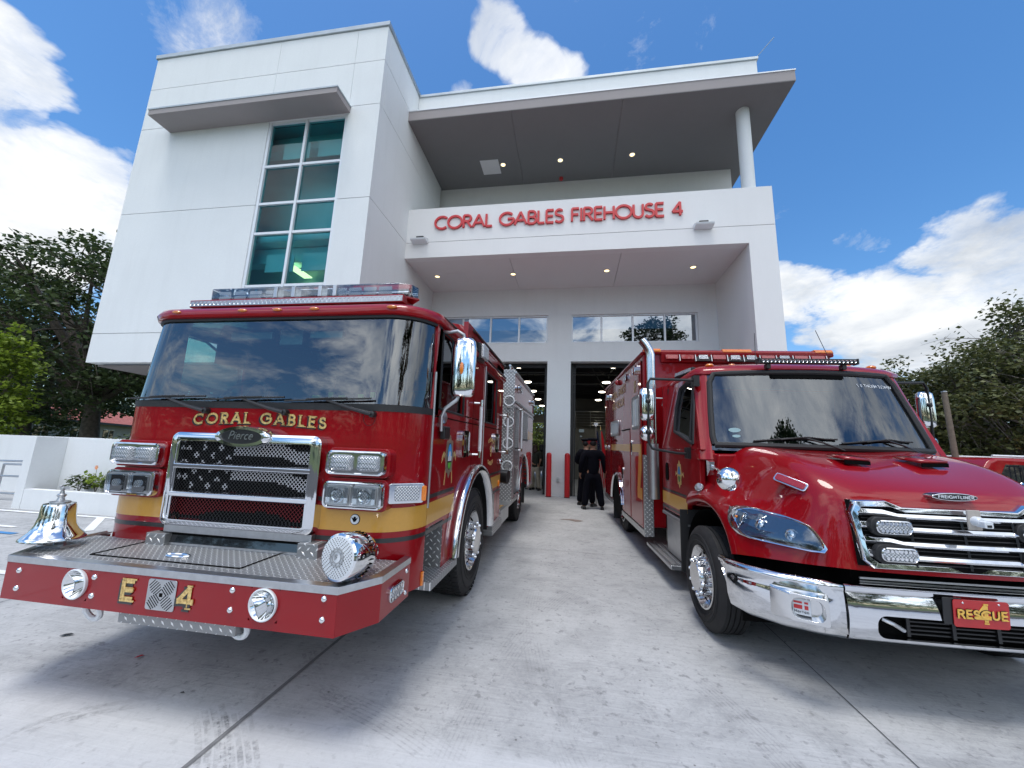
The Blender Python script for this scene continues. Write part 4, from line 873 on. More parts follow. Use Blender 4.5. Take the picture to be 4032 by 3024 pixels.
# ------------------------------------------------ bumper
bp=empty('bumper',(0,0,0)); bp.parent=en
outer=[(-1.267,.62),(-1.267,.215),(-1.13,0),(1.125,0),(1.267,.215),(1.267,.62)]
b=MB()
for part_ in (outer[:3],outer[3:]): b.loft([[(x,y,.555),(x,y,.80),(x*.985,y+.012,.80),(x*.985,y+.012,.555)] for x,y in part_],True,True)
b.build('bumper_wing',M['red'],bp,smooth=0,bev=.004); b=MB()
xs_=[-1.13,-.575-.09,-.575+.09,.695-.09,.695+.09,1.125]
for k in (0,2,4): b.box(xs_[k],xs_[k+1],0,.012,.555,.80)
for hx in (-.575,.695):
    b.box(hx-.09,hx+.09,0,.012,.555,.595); b.box(hx-.09,hx+.09,0,.012,.775,.80); sq=[];ci=[]
    for k in range(32):
        a=2*PI*(k+.5)/32; c_,s_=math.cos(a),math.sin(a); m_=max(abs(c_),abs(s_)); sq.append((hx+.09*c_/m_,.685+.09*s_/m_)); ci.append((hx+.074*c_,.685+.074*s_))
    b.loft([[(x,0,z) for x,z in sq],[(x,0,z) for x,z in ci],[(x,.03,z) for x,z in ci]],True,False)
b.build('bumper_front',M['red'],bp,smooth=0); b=MB(); b.prism([(-1.25,.61),(-1.25,.22),(-1.12,.012),(1.12,.012),(1.25,.22),(1.25,.61)],'z',.556,.60); b.build('bumper_floor',M['red'],bp,smooth=0)
b=MB(); b.prism([(x*.992,y+(.01 if y<.5 else -.1)) for x,y in outer],'z',.775,.806); b.build('deck_plate',M['plz'],bp,smooth=0)
lipo=[(x,y) for x,y in [(-1.270,.62),(-1.270,.213),(-1.132,-.004),(1.127,-.004),(1.270,.213),(1.270,.62)]]
lipi=[(-1.222,.62),(-1.222,.235),(-1.106,.045),(1.10,.045),(1.222,.235),(1.222,.62)]
b=MB(); b.loft([[(ox,oy,.768),(ox,oy,.808),(ix,iy,.812),(ix,iy,.806)] for (ox,oy),(ix,iy) in zip(lipo,lipi)],True,True); b.build('stainless_lip',M['steel'],bp,smooth=0,bev=.002)
b=MB()
for a,c in (((-.70,.13),(.40,.13)),((.40,.13),(.40,.46)),((-.70,.13),(-.70,.46))): b.tube([(*a,.8065),(*c,.8065)],.006,6)
b.build('hatch_seam',M['deep'],bp)
b=MB(); ring=[(-.17+.085*math.cos(2*PI*k/20),.24+.028*math.sin(2*PI*k/20),.812) for k in range(21)]; b.tube(ring,.008,6,cap=False); b.build('hatch_latch',M['chrome'],bp)
b=MB(); b.prism([(x,y) for x,y in rrect(-.25,-.09,.216,.264,.02)],'z',.807,.810); b.build('latch_plate',M['steel'],bp,smooth=0)
b=MB()
for x,z in ((-1.02,.725),(-1.015,.622),(-.45,.732),(-.45,.628),(.49,.740),(.49,.637),(1.05,.744),(1.05,.640)): b.ball((x,-.001,z),(.017,.014,.017),12,8)
for y,z in ((.56,.735),(.56,.60)): b.ball((1.268,y,z),(.012,.016,.016),12,8)
b.build('cap_bolts',M['mirror'],bp)
for x in (-.575,.695):
    o=empty('air_horn',(x,0,.685)); o.parent=bp
    b=MB(); b.lathe([(.082,.002),(.086,-.016),(.080,-.020),(.074,-.014)],(0,0,0),ax='y',n=32,cap=False); b.build('bell_rim',M['alu'],o)
    b=MB(); b.lathe([(.076,-.014),(.066,.004),(.046,.045),(.030,.085),(.026,.11),(0,.112)],(0,0,0),ax='y',n=40,cap=False); b.build('bell_mouth',M['mirror'],o)
b=MB(); letter(b,'E',-.266,.606,.130,.036,-.0025,.002,serif=.4,w=1.15); letter(b,'4',.118,.600,.132,.034,-.0025,.002,serif=.7,w=1.1); b.build('unit_shadow',M['strip'],bp,smooth=0)
b=MB(); letter(b,'E',-.250,.620,.126,.027,-.0055,.0015,serif=.45,w=1.2); letter(b,'4',.138,.614,.128,.023,-.0055,.0015,serif=.8,w=1.2); b.build('unit_lettering',M['leaf'],bp,smooth=0)
o=empty('speaker_grille',(.032,0,.675)); o.parent=bp
b=MB(); b.prism(rrect(-.097,.097,-.083,.083,.014),'y',-.006,-.001); b.build('plate',M['steel'],o,smooth=0,bev=.002)
b=MB()
for qx in (-1,1):
    for qz in (-1,1):
        for k in range(6):
            c0=.014+.014*k; a=(qx*.006,qz*(c0)); e=(qx*.084,qz*(c0)); L_=.040+.006*min(k,5-k)*1.5
            cx_,cz_=qx*.044,qz*.038; off=(k-2.5)*.0135; dx,dz_=L_*.62,L_*.62*.95
            px,pz=off*.72*qx,off*.72*qz
            b.tube([(cx_+px-dx*qx*.7,-.0055,cz_+pz+dz_*qz*.7),(cx_+px+dx*qx*.7,-.0055,cz_+pz-dz_*qz*.7)],.0032,4)
b.box(-.010,.010,-.008,-.0062,-.010,.010)
b.build('slots',M['deep'],o)
led_light(bp,'side_lamp',(1.268,.405,.665),.20,.095,.012,rot=(0,0,R(90)),r=.04,cols=5)
b=MB(); b.box(-.28,.51,.03,.35,.485,.553); b.build('hose_tray',M['ply'],bp,bev=.006)
for x in (-.535,.485):
    b=MB(); rg=[(x+.055*math.sin(t),.08+.02*math.cos(t),.515-.062*math.cos(t)) for t in [2*PI*k/18 for k in range(19)]]; b.tube(rg,.016,8,cap=False); b.build('tow_eye',M['alu'],bp)
# bell
be=empty('brass_style_bell',(-1.13,.20,.812)); be.parent=en; be.name='chrome_bell'
b=MB(); prof=[(.150,.045),(.160,.050),(.160,.060),(.145,.075),(.118,.105),(.098,.145),(.088,.20),(.083,.265),(.078,.280),(.05,.286),(0,.288)]
b.lathe(prof,(0,0,0),n=40,cap=False); b.lathe([(.148,.048),(.11,.09),(.08,.2),(.07,.25),(0,.26)],(0,0,0),n=32,cap=False); b.build('bell_body',M['mirror'],be,smooth=50)
b=MB(); b.lathe([(.05,.286),(.052,.294),(.022,.298),(.016,.320),(.024,.330),(.024,.338),(.012,.346),(.010,.362),(0,.365)],(0,0,0),n=18); b.build('yoke_nut',M['satin'],be,smooth=40)
b=MB(); b.ball((0,0,.378),(.010,.014,.018),10,8); b.ball((.0,-.012,.396),(.007,.010,.008),8,6)
for s in (-1,1):
    b.loft([[(s*.006,-.006,.386),(s*.006,.006,.382),(s*.006,.004,.370)],[(s*.030,-.004,.398),(s*.032,.008,.392),(s*.028,.006,.374)],[(s*.044,.004,.388),(s*.046,.010,.384),(s*.040,.010,.372)]])
b.build('eagle_finial',M['satin'],be,smooth=60)
b=MB(); b.tube([(-.02,0,.10),(-.05,-.01,.03),(-.055,-.01,-.004)],.012,8); b.tube([(.03,.02,.06),(.02,.03,.0)],.03,8); b.box(-.08,.12,-.03,.08,-.006,.008); b.tube([(.0,.05,.02),(.02,.30,.03)],.010,6); b.build('stand',M['steel'],be)
# siren
si=empty('siren',(1.115,.16,.935),(R(-6),0,R(-12))); si.parent=en
b=MB(); b.lathe([(.113,-.135),(.124,-.128),(.127,-.115),(.126,-.02),(.122,-.01),(.120,.03),(.112,.045),(.10,.07),(.07,.09),(.05,.11),(.045,.15),(0,.155)],(0,0,0),ax='y',n=48,cap=False); b.build('siren_body',M['mirror'],si,smooth=25)
b=MB()
for k in range(30):
    a=2*PI*k/30; b.box(-.002,.002,-.03,.015,.121,.1265); m_=len(b.v)-8
    for i in range(m_,len(b.v)):
        x,y,z=b.v[i]; b.v[i]=(x*math.cos(a)-z*math.sin(a),y+.0,x*math.sin(a)+z*math.cos(a))
b.build('stator_slots',M['deep'],si,smooth=0)
b=MB(); b.lathe([(.114,-.134),(.10,-.138),(.0,-.141)],(0,0,0),ax='y',n=40,cap=False); b.build('face_screen',M['alu'],si)
b=MB()
for rr,n in ((.052,16),(.062,20),(.072,24),(.082,28),(.092,32),(.102,36)):
    for k in range(n):
        a=2*PI*(k+.5*(n%8==0))/n; b.lathe([(.0032,-.1425),(0,-.143)],(rr*math.cos(a),0,rr*math.sin(a)),ax='y',n=6)
b.build('face_holes',M['deep'],si,smooth=0)
b=MB(); 
for rr in (.045,.030): b.lathe([(rr-.003,-.143),(rr-.003,-.145),(rr+.003,-.145),(rr+.003,-.143)],(0,0,0),ax='y',n=32,cap=False)
letter(b,'F',-.016,-.016,.032,.008,-.146,.003)
for k in range(8):
    a=2*PI*k/8; b.box(-.003+.038*math.cos(a),.003+.038*math.cos(a),-.146,-.143,-.003+.038*math.sin(a),.003+.038*math.sin(a))
b.build('face_emblem',M['steel'],si,smooth=0)
b=MB(); b.box(-.04,.04,-.04,.06,-.135,-.118); b.lathe([(.05,-.12),(.03,-.105)],(0,0.02,0),n=16); b.build('pedestal',M['chrome'],si)
# ------------------------------------------------ mirrors, horn box, badge
for s in (1,-1):
    if s>0:
        mo=empty('mirror',(s*(HW+.02),.93,0)); mo.parent=en
        b=MB(); b.tube([(0,0,2.50),(s*.05,-.01,2.49),(s*.12,-.02,2.50),(s*.17,-.01,2.47),(s*.185,.0,2.39)],.013,8); b.tube([(0,.03,1.80),(s*.02,.02,1.74)],.022,8); b.tube([(s*.015,.02,1.68),(s*.02,.0,1.80),(s*.05,-.02,1.86),(s*.14,-.01,1.93),(s*.17,.0,2.02)],.015,8); b.lathe([(.045,0),(.045,.03),(.02,.04)],(0,.06,1.79),ax='x',n=16); b.build('bracket',M['satin'],mo)
        b=MB(); rings=[]
        for z,k in ((1.955,.70),(1.975,.90),(2.02,.98),(2.19,1),(2.35,.98),(2.41,.90),(2.435,.68)):
            rings.append([(s*.180+.104*k*a,-.035*k*c_+0.0,z) for a,c_ in [(math.cos(t)*abs(math.cos(t))**-.35 if abs(math.cos(t))>1e-3 else 0,math.sin(t)*(1.6 if math.sin(t)>0 else .7)) for t in [2*PI*q/24+.01 for q in range(24)]]])
        b.loft(rings,True,True); b.build('mirror_shell',M['mirror'],mo,smooth=70)
        b=MB(); b.ball((s*.180,-.058,2.18),(.016,.010,.05),10,8); b.build('marker',M['amber'],mo)
        b=MB(); b.box(s*.025-.022,s*.025+.022,.02,.16,1.615,1.72); b.build('heater_box',M['black'],mo,bev=.01)
    # door crest: star-shaped badge with an oval picture, crossed tools and scrolls
    bd=empty('door_crest',(s*HW,1.30,1.47)); bd.parent=en
    def P2(pts,x0,x1): 
        q=MB(); q.prism(pts,'x',s*x0,s*x1); return q
    star=[]
    for k in range(16):
        a=2*PI*k/16; rr=1.0 if k%2==0 else .80; star.append((.125*rr*math.sin(a),.19*rr*math.cos(a)))
    P2(star,.001,.003).build('star',basic('crest_bronze',(.40,.33,.24),.3,metal=.5,var=.5,vs=25),bd,smooth=0)
    ov=lambda ky,kz: [(ky*math.sin(2*PI*k/24),kz*math.cos(2*PI*k/24)) for k in range(24)]
    P2(ov(.062,.118),.0035,.0045).build('oval_border',M['strip'],bd,smooth=0)
    P2([p for p in ov(.056,.110) if p[1]>-.02],.005,.0055).build('oval_sky',basic('crest_blue',(.05,.30,.62),.4),bd,smooth=0)
    P2([p for p in ov(.056,.110) if p[1]<-.035],.005,.0055).build('oval_grass',basic('crest_green',(.10,.42,.05),.4),bd,smooth=0)
    P2([(-.05,-.04),(.05,-.04),(.05,.0),(.028,.0),(.028,.028),(.012,.045),(-.012,.045),(-.028,.028),(-.028,.0),(-.05,.0)],.006,.0065).build('oval_building',M['alu'],bd,smooth=0)
    for q in (-1,1):
        P2([(q*.075,-.13),(q*.092,-.12),(q*.115,-.235),(q*.098,-.24)],.001,.0028).build('crossed_tool',M['leaf'],bd,smooth=0)
        P2([(q*.10,.02),(q*.15,.045),(q*.19,.01),(q*.20,-.05),(q*.175,-.03),(q*.15,.005),(q*.11,-.02)],.001,.0022).build('scroll',M['leaf'],bd,smooth=0)
    # crew door sign: words arched over and under a tree
    fn2=lambda u,v,y: (s*y,3.05+(u if s>0 else -u)*1.0,v)
    b=MB(); word(b,'CORAL',-.16,1.585,.055,.010,.001,.0012,fn=lambda u,v,y:(s*(HW+.0015+(.001-y)),3.07+u,v+.03*(1-(u/.16)**2)),fit=.30); word(b,'GABLES',-.17,1.335,.055,.010,.001,.0012,fn=lambda u,v,y:(s*(HW+.0015+(.001-y)),3.07+u,v-.03*(1-(u/.16)**2)),fit=.32)
    b.tube([(s*(HW+.001),3.07,1.42),(s*(HW+.001),3.075,1.50)],.006,5)
    for k in range(9): b.ball((s*(HW+.001),3.07+.05*math.cos(k*2.4),1.52+.03*math.sin(k*2.4)),(.002,.022,.016),8,5)
    b.build('crew_door_lettering',M['leaf'],en,smooth=0)
    b=MB(); word(b,'CLASS 1 ISO',0,2.605,.085,.016,.001,.0012,fn=lambda u,v,y:(s*(HW-.006+(.001-y)),2.70+u,v),fit=.55); b.build('class_lettering',M['alu'],en,smooth=0)
    # scene light on the crew cab, ovals
    o=empty('scene_light',(s*(HW+.0),2.16,2.60)); o.parent=en
    b=MB(); b.box(min(0,s*.05),max(0,s*.05),-.12,.13,-.085,.11); b.build('housing',M['black'],o,bev=.008)
    b=MB(); b.box(min(s*.05,s*.10),max(s*.05,s*.10),-.115,.125,-.07,.10); b.build('lamp_face',M['lens'],o,bev=.02,smooth=60)
    b=MB(); b.lathe([(.0,.001),(.055,.002)],(s*HW,3.62,2.24),ax='x',n=24,cap=False)
    b.prism([(3.62+.05*math.sin(2*PI*k/24),2.24+.10*math.cos(2*PI*k/24)) for k in range(24)],'x',s*(HW+.0005),s*(HW+.003)); b.build('oval_emblem',M['leaf'],en,smooth=0)
    b=MB(); b.box(s*HW-.012,s*HW+.012,.80,.83,.56,.655); b.build('side_reflector',M['amber'],en,bev=.003)
    b=MB(); b.ball((s*(HW+.01),3.66,1.02),(.016,.028,.05),10,8); b.build('side_marker',M['amber'],en)
    b=MB(); b.ball((s*(HW+.012),3.72,1.33),(.03,.05,.04),12,8); b.build('side_camera',M['chrome'],en)
# ------------------------------------------------ pump house and body
BY0,BY1,BW=4.90,8.28,1.30
b=MB(); b.box(-BW+.30,BW-.30,YR+.01,BY0,.70,2.75); b.build('pump_house',M['steel'],en,smooth=0)
b=MB(); b.box(-BW,BW,BY0-.012,BY0,.60,2.90); b.build('body_front_plate',M['ply'],en,smooth=0)
b=MB(); b.box(-BW-.002,BW+.002,BY0-.016,BY0+.05,2.905,2.96); b.build('body_top_lip',M['ply'],en,smooth=0)
for s in (1,-1):
    b=MB(); fn=lambda a: (min(s*(BW-.04),s*a),max(s*(BW-.04),s*a))
    low=[(BY0+.005,.62),(BY0+.005,2.34),(BY1,2.34),(BY1,.66),(7.12,.66)]+circ(6.38,.60,.72,4,176,20)+[(5.62,.62)]
    b.prism(low,'x',s*(BW-.04),s*BW); b.box(*fn(BW-.01),BY0+.005,BY1,2.345,2.90); b.build('body_side',M['red'],en,smooth=0,bev=.003)
    b=MB(); b.box(*fn(BW+.03),BY0,BY1+.02,2.345,2.385); b.box(*fn(BW+.02),BY0,BY1+.02,2.255,2.285); b.box(*fn(BW+.025),BY0-.01,BY1+.02,2.885,2.93); b.box(*fn(BW+.015),BY0-.01,5.60,.56,.625); b.box(*fn(BW+.015),7.14,BY1+.02,.58,.655); b.build('body_moulding',M['satin'],en,bev=.004)
    # roll-up shutters
    for y0,y1,z0,z1 in ((4.98,5.45,1.48,2.25),(4.98,5.62,.68,1.44),(5.80,6.95,1.66,2.25)):
        o=empty('roll_up_shutter',(s*BW,0,0)); o.parent=en
        b=MB(); n=int((z1-z0)/.042)
        for k in range(n):
            za=z0+(z1-z0)*k/n; b.box(min(0,s*.006),max(0,s*.006),y0,y1,za+.003,z0+(z1-z0)*(k+1)/n-.001)
        b.build('slats',M['polsl'] if 'polsl' in M else M['satin'],o,smooth=0,bev=.001)
        b=MB()
        for ya,yb in ((y0-.035,y0),(y1,y1+.035)): b.box(min(0,s*.015),max(0,s*.015),ya,yb,z0-.03,z1+.03)
        b.box(min(0,s*.013),max(0,s*.013),y0,y1,z1,z1+.03); b.build('frame',M['satin'],o,smooth=0,bev=.002)
        b=MB(); b.tube([(s*.03,y0+.05,z0+.03),(s*.03,y1-.05,z0+.03)],.013,8); b.build('pull_bar',M['black'],o)
    gb=empty('grab_rail',(s*BW,5.50,0)); gb.parent=en
    b=MB(); b.tube([(s*.07,0,1.50),(s*.07,0,2.24)],.018,12); b.build('grip',M['alu'],gb)
    for z in (1.48,2.27):
        b=MB(); b.lathe([(.022,-.03),(.022,.03)],(s*.07,0,z),n=12); b.tube([(0,-.03,z),(s*.07,0,z)],.010,8); b.build('stanchion',M['chrome'],gb)
    for y,w_ in ((5.45,.36),(7.95,.30)):
        o=led_light(en,'body_warning_light',(s*(BW+.0),y,2.66),w_,.14,.05,rot=(0,0,R(90*s)),lens='lens',cols=6)
    b=MB(); rings=[]
    for cy,cz in circ(6.38,.60,.74,4,176,22):
        dy,dz_=(cy-6.38)/.74,(cz-.60)/.74; rings.append([(s*(BW+a),cy+dy*q*.7,cz+dz_*q*.7) for a,q in [(-.03,.0),(.0,.06),(.04,.06),(.055,.0),(.02,-.03)]])
    b.loft(rings,True,True); b.build('rear_chrome_fender',M['chrome'],en,smooth=60)
    b=MB(); b.loft([[(s*BW,cy,cz),(s*(BW-.7),cy,cz)] for cy,cz in circ(6.38,.60,.72,0,180,20)],False,False); b.build('rear_wheel_well',M['black'],en,smooth=60)
    b=MB(); b.tube([(s*(BW-.1),BY0-.03,3.03),(s*(BW-.1),BY1,3.03)],.022,8)
    for y in (BY0+.03,6.4,BY1-.1): b.tube([(s*(BW-.1),y,2.92),(s*(BW-.1),y,3.03)],.016,8)
    b.build('roof_handrail',M['steel'],en)
    for k,z in enumerate((2.36,1.975,1.59,1.19)):
        o=empty('folding_step',(s*1.205,BY0-.012,z)); o.parent=en
        b=MB(); b.tube([(.092*math.sin(t),-.018,.01+.088*math.cos(t)) for t in [2*PI*q/28 for q in range(29)]],.011,8,cap=False); b.build('ring_tread',M['alu'],o)
        b=MB(); b.prism([(-.03,-.10),(.03,-.10),(.026,-.03),(.045,.03),(.02,.062),(-.02,.062),(-.045,.03),(-.026,-.03)],'y',-.02,-.012); b.box(-.045,.045,-.03,-.005,-.115,-.105); b.build('step_bracket',M['satin'],o,bev=.002)
    # running board beside the pump, gold mat on it
    b=MB(); b.box(min(s*(BW-.30),s*(BW+.01)),max(s*(BW-.30),s*(BW+.01)),YR+.0,4.97,.55,.60); b.build('running_board',M['satin'],en,smooth=0,bev=.004)
    b=MB(); b.box(min(s*(BW-.28),s*(BW-.04)),max(s*(BW-.28),s*(BW-.04)),YR+.12,4.35,.602,.606); b.build('board_mat',M['yel'],en,smooth=0)
    b=MB(); b.box(min(s*(BW-.4),s*(BW-.02)),max(s*(BW-.4),s*(BW-.02)),YR+.0,4.72,.36,.548); b.build('side_tank_box',M['ply'] if False else M['satin'],en,bev=.005)
    b=MB(); b.tube([(s*(BW-.28),4.15,1.10),(s*(BW-.06),4.12,1.09)],.075,16); b.build('intake_pipe',M['polal'],en)
    b=MB(); b.tube([(s*(BW-.08),4.12,1.085),(s*(BW+.06),4.10,1.075)],.105,18); b.build('intake_cap',M['black'],en,bev=.004)
    b=MB(); b.box(min(s*(BW+.001),s*(BW+.003)),max(s*(BW+.001),s*(BW+.003)),7.05,BY1-.03,1.70,1.90); b.build('rear_gold_stripe',M['yel'],en,smooth=0)
b=MB(); b.box(-BW+.05,BW-.05,BY0+.02,BY1,.75,2.86); b.box(-BW,BW,BY1-.03,BY1,.66,2.90); b.build('body_core',M['red'],en,smooth=0)
b=MB(); b.box(-.5,.5,.7,8.2,.45,.62); b.tube([(-1.0,2.28,.55),(1.0,2.28,.55)],.09,10); b.tube([(-1.0,6.38,.58),(1.0,6.38,.58)],.13,10); b.build('chassis',M['black'],en)
for s in (1,-1):
    make_wheel(en,s*(HW+.005),2.28,.545,s,.543,.36,.298,'lug')
    make_wheel(en,s*(BW-.07),6.38,.545,s,.543,.28,.298,'lug',dual=True)
for m_ in ('rearmud',):
    b=MB(); b.box(BW-.6,BW-.05,7.15,7.17,.25,.70); b.build('mud_flap',M['rub'],en,smooth=0)
# ================================================================ rescue truck (ambulance)
AY=3.2; AU=Vector((math.cos(R(AY)),math.sin(R(AY)),0))
am=tag(empty('rescue_ambulance',(1.18+1.22*AU.x,3.938+1.22*AU.y,.104),(math.atan(SL),0,R(AY))),'red rescue ambulance with a chrome bumper, slatted grille and tall square rear box','ambulance')
# ---- hood and fenders: a grid of points (columns from centre line outwards, rows from cowl to lower front)
HG=[(0.,[(.10,1.63),(-.20,1.60),(-.50,1.535),(-.76,1.445),(-.89,1.375),(-.95,1.315),(-.985,1.08),(-1.0,.86)]),
(.32,[(.10,1.63),(-.20,1.60),(-.50,1.535),(-.75,1.445),(-.88,1.375),(-.94,1.31),(-.975,1.08),(-.99,.86)]),
(.60,[(.12,1.65),(-.20,1.62),(-.48,1.565),(-.72,1.465),(-.84,1.37),(-.90,1.30),(-.94,1.08),(-.965,.86)]),
(.73,[(.13,1.65),(-.20,1.62),(-.46,1.56),(-.68,1.46),(-.78,1.36),(-.84,1.21),(-.875,1.0),(-.90,.855)]),
(.82,[(.16,1.60),(-.15,1.52),(-.41,1.41),(-.62,1.27),(-.725,1.13),(-.78,1.01),(-.815,.93),(-.84,.845)]),
(.94,[(.28,1.46),(.02,1.32),(-.27,1.215),(-.48,1.13),(-.59,1.06),(-.65,.985),(-.685,.91),(-.715,.83)]),
(1.07,[(.48,1.26),(.15,1.245),(-.13,1.20),(-.32,1.12),(-.43,1.05),(-.49,.975),(-.52,.90),(-.55,.81)]),
(1.155,[(.64,1.10),(.40,1.165),(.12,1.185),(-.13,1.135),(-.27,1.05),(-.355,.97),(-.395,.89),(-.43,.79)]),
(1.165,[(.62,1.01),(.40,1.08),(.12,1.105),(-.11,1.06),(-.235,.98),(-.31,.905),(-.35,.84),(-.385,.775)]),
(1.10,[(.60,1.00),(.40,1.07),(.12,1.095),(-.10,1.05),(-.225,.97),(-.30,.895),(-.34,.83),(-.375,.77)])]
cols=[[(-X,v,z) for v,z in rw] for X,rw in HG[::-1]]+[[(X,v,z) for v,z in rw] for X,rw in HG[1:]]
b=MB(); b.loft(cols,False,False); b.build('hood',M['red'],am,smooth=180,sub=2)
def front(X,z):
    """depth of the hood skin at half width X and height z (front face)"""
    X=abs(X); xs=[c[0] for c in HG[:8]]
    def col(i):
        rw=HG[i][1][2:]; 
        for (v0,z0),(v1,z1) in zip(rw,rw[1:]):
            if z<=z0 and z>=z1: return v0+(v1-v0)*(z0-z)/max(z0-z1,1e-6)
        return rw[0][0] if z>rw[0][1] else rw[-1][0]
    for i in range(7):
        if X<=xs[i+1]: t=(X-xs[i])/(xs[i+1]-xs[i]); return col(i)*(1-t)+col(i+1)*t
    return col(7)
# cowl and side of the engine bay, fender liners
b=MB()
for s in (1,-1):
    b.loft([[(s*1.07,.16,1.05),(s*1.07,.66,1.0),(s*1.07,.66,1.60),(s*1.0,.14,1.56)],[(s*.7,.16,1.05),(s*.7,.66,1.0),(s*.7,.66,1.60),(s*.7,.14,1.575)]])
b.build('cowl',M['red'],am,smooth=30,bev=.02)
for s in (1,-1):
    b=MB(); b.loft([[(s*1.13,cy,cz),(s*.72,cy,cz)] for cy,cz in circ(.12,.44,.60,-12,192,20)],False,False); b.box(min(s*.70,s*.72),max(s*.70,s*.72),-.42,.75,.42,1.1); b.build('wheel_well',M['deep'],am,smooth=60)
    b=MB(); b.box(min(s*.76,s*1.20),max(s*.76,s*1.20),.70,.72,.30,.95); b.build('splash_guard',M['rub'],am,bev=.006)
b=MB(); b.box(-.60,.60,-.86,-.3,.60,1.25); b.box(-.98,.98,-.42,-.2,.62,.92); b.box(-.85,.85,-.70,-.4,.62,.86); b.build('engine_bay',M['deep'],am,smooth=0)
b=MB()
for k in range(9): b.box(-.58,.58,-.915,-.905,.62+.022*k,.632+.022*k)
b.build('radiator_fins',M['satin'],am,smooth=0)
# scoops and crease on the hood
for s in (1,-1):
    b=MB(); b.loft([[(s*.16,-.34,1.592),(s*.34,-.34,1.596)],[(s*.18,-.56,1.562),(s*.36,-.56,1.568)]],False,False); b.build('hood_scoop',M['red'],am,solid=.018)
    b=MB(); b.prism([(s*.18,1.525),(s*.36,1.53),(s*.36,1.560),(s*.18,1.554)],'y',-.566,-.555); b.build('scoop_mouth',M['deep'],am,smooth=0)
# ---- grille
gr=empty('grille',(0,0,0)); gr.parent=am
def gout(k,off):   # outline: notch in the top middle
    L=[(.60,.93),(.622,1.22),(.59,1.300),(.42,1.312),(.34,1.275),(-.34,1.275),(-.42,1.312),(-.59,1.300),(-.622,1.22),(-.60,.93),(-.55,.885),(.55,.885)]
    return [(x*(1-off/.62),1.09+(z-1.09)*(1-off/.21)) for x,z in L]
def gv(x,z): return front(x,z)-.022
o_=gout(0,0); i_=gout(0,.042)
b=MB(); b.loft([[(x,gv(x,z)+.05,z) for x,z in o_],[(x,gv(x,z)-.004,z) for x,z in o_],[(x*.985,gv(x,z)-.022,1.09+(z-1.09)*.97) for x,z in o_],[(x*1.01,gv(x,z)-.018,1.09+(z-1.09)*1.02) for x,z in i_],[(x,gv(x,z)+.03,z) for x,z in i_]],True,False); b.build('surround',M['chrome'],gr,smooth=40,bev=.004)
b=MB(); XS=[-.62+1.24*k/20 for k in range(21)]; hi=lambda x:(1.30 if abs(x)>.4 else 1.262)
b.loft([[(x,front(x,z)-.014,z) for z in [.895+(hi(x)-.895)*j/8 for j in range(9)]] for x in XS],False,False); b.build('backing',M['deep'],gr,smooth=0)
b=MB()
for k in range(14): b.tube([(x,front(x,.93+.026*k)-.018,.93+.026*k) for x in XS[1:-1]],.004,4)
for x in (-.3,0.,.3): b.tube([(x,front(x,z)-.02,z) for z in (.91,1.0,1.1,1.2,1.265)],.008,4)
b.build('inner_fins',M['black'],gr,smooth=0)
b=MB()
for z,xl in ((1.215,.585),(1.135,.58),(1.045,.575),(.965,.565)):
    P=[-xl,-.44,-.36,-.18,0,.18,.36,.44,xl]; rings=[]
    for x in P:
        up_z=.014 if abs(x)>.40 else 0; h_=.022 if abs(x)>.40 else .016
        y0=gv(x,z); rings.append([(x,y0-.010,z+up_z-h_),(x,y0-.020,z+up_z-h_*.2),(x,y0-.006,z+up_z+h_),(x,y0+.045,z+up_z+h_),(x,y0+.045,z+up_z-h_)])
    b.loft(rings,True,True)
b.build('chrome_slats',M['chrome'],gr,smooth=40,bev=.003)
for x in (-.42,.42):
    for z in (1.148,.985):
        o=led_light(gr,'warning_light',(x,gv(x,z)-.02,z),.215,.085,.03,r=.035,cols=7)
        b=MB(); b.prism(rrect(-.125,.125,-.058,.058,.05,5),'y',-.012,.03); b.build('gasket',M['rub'],o,smooth=40,bev=.006)
b=MB(); b.prism([(.10*math.cos(2*PI*k/32)*1.35,1.35+.021*math.sin(2*PI*k/32)*1.2) for k in range(32)],'y',-.972,-.90); b.build('badge_rim',M['chrome'],gr,smooth=40,bev=.004)
b=MB(); b.prism([(.122*math.cos(2*PI*k/32),1.35+.018*math.sin(2*PI*k/32)) for k in range(32)],'y',-.976,-.971); b.build('badge_plate',M['black'],gr,smooth=0)
b=MB(); word(b,'FREIGHTLINER',-.105,1.340,.021,.0036,-.980,.003,fit=.21); b.build('badge_lettering',M['alu'],gr,smooth=0)
o=empty('camera',(.03,-1.03,1.215)); o.parent=gr
b=MB(); b.box(-.038,.038,-.012,.0,-.055,.065); b.build('camera_plate',basic('tan_plate',(.42,.38,.34),.6),o,bev=.004)
b=MB(); b.lathe([(.030,-.0),(.030,-.03),(.022,-.045),(0,-.046)],(0,-.008,0),ax='y',n=16); b.prism(rrect(-.018,.030,-.030,.008,.006),'y',-.085,-.03); b.build('camera_body',M['alu'],o,bev=.003)
b=MB(); b.box(-.006,.018,-.087,-.085,-.024,-.010); b.build('camera_lens',M['black'],o,smooth=0)
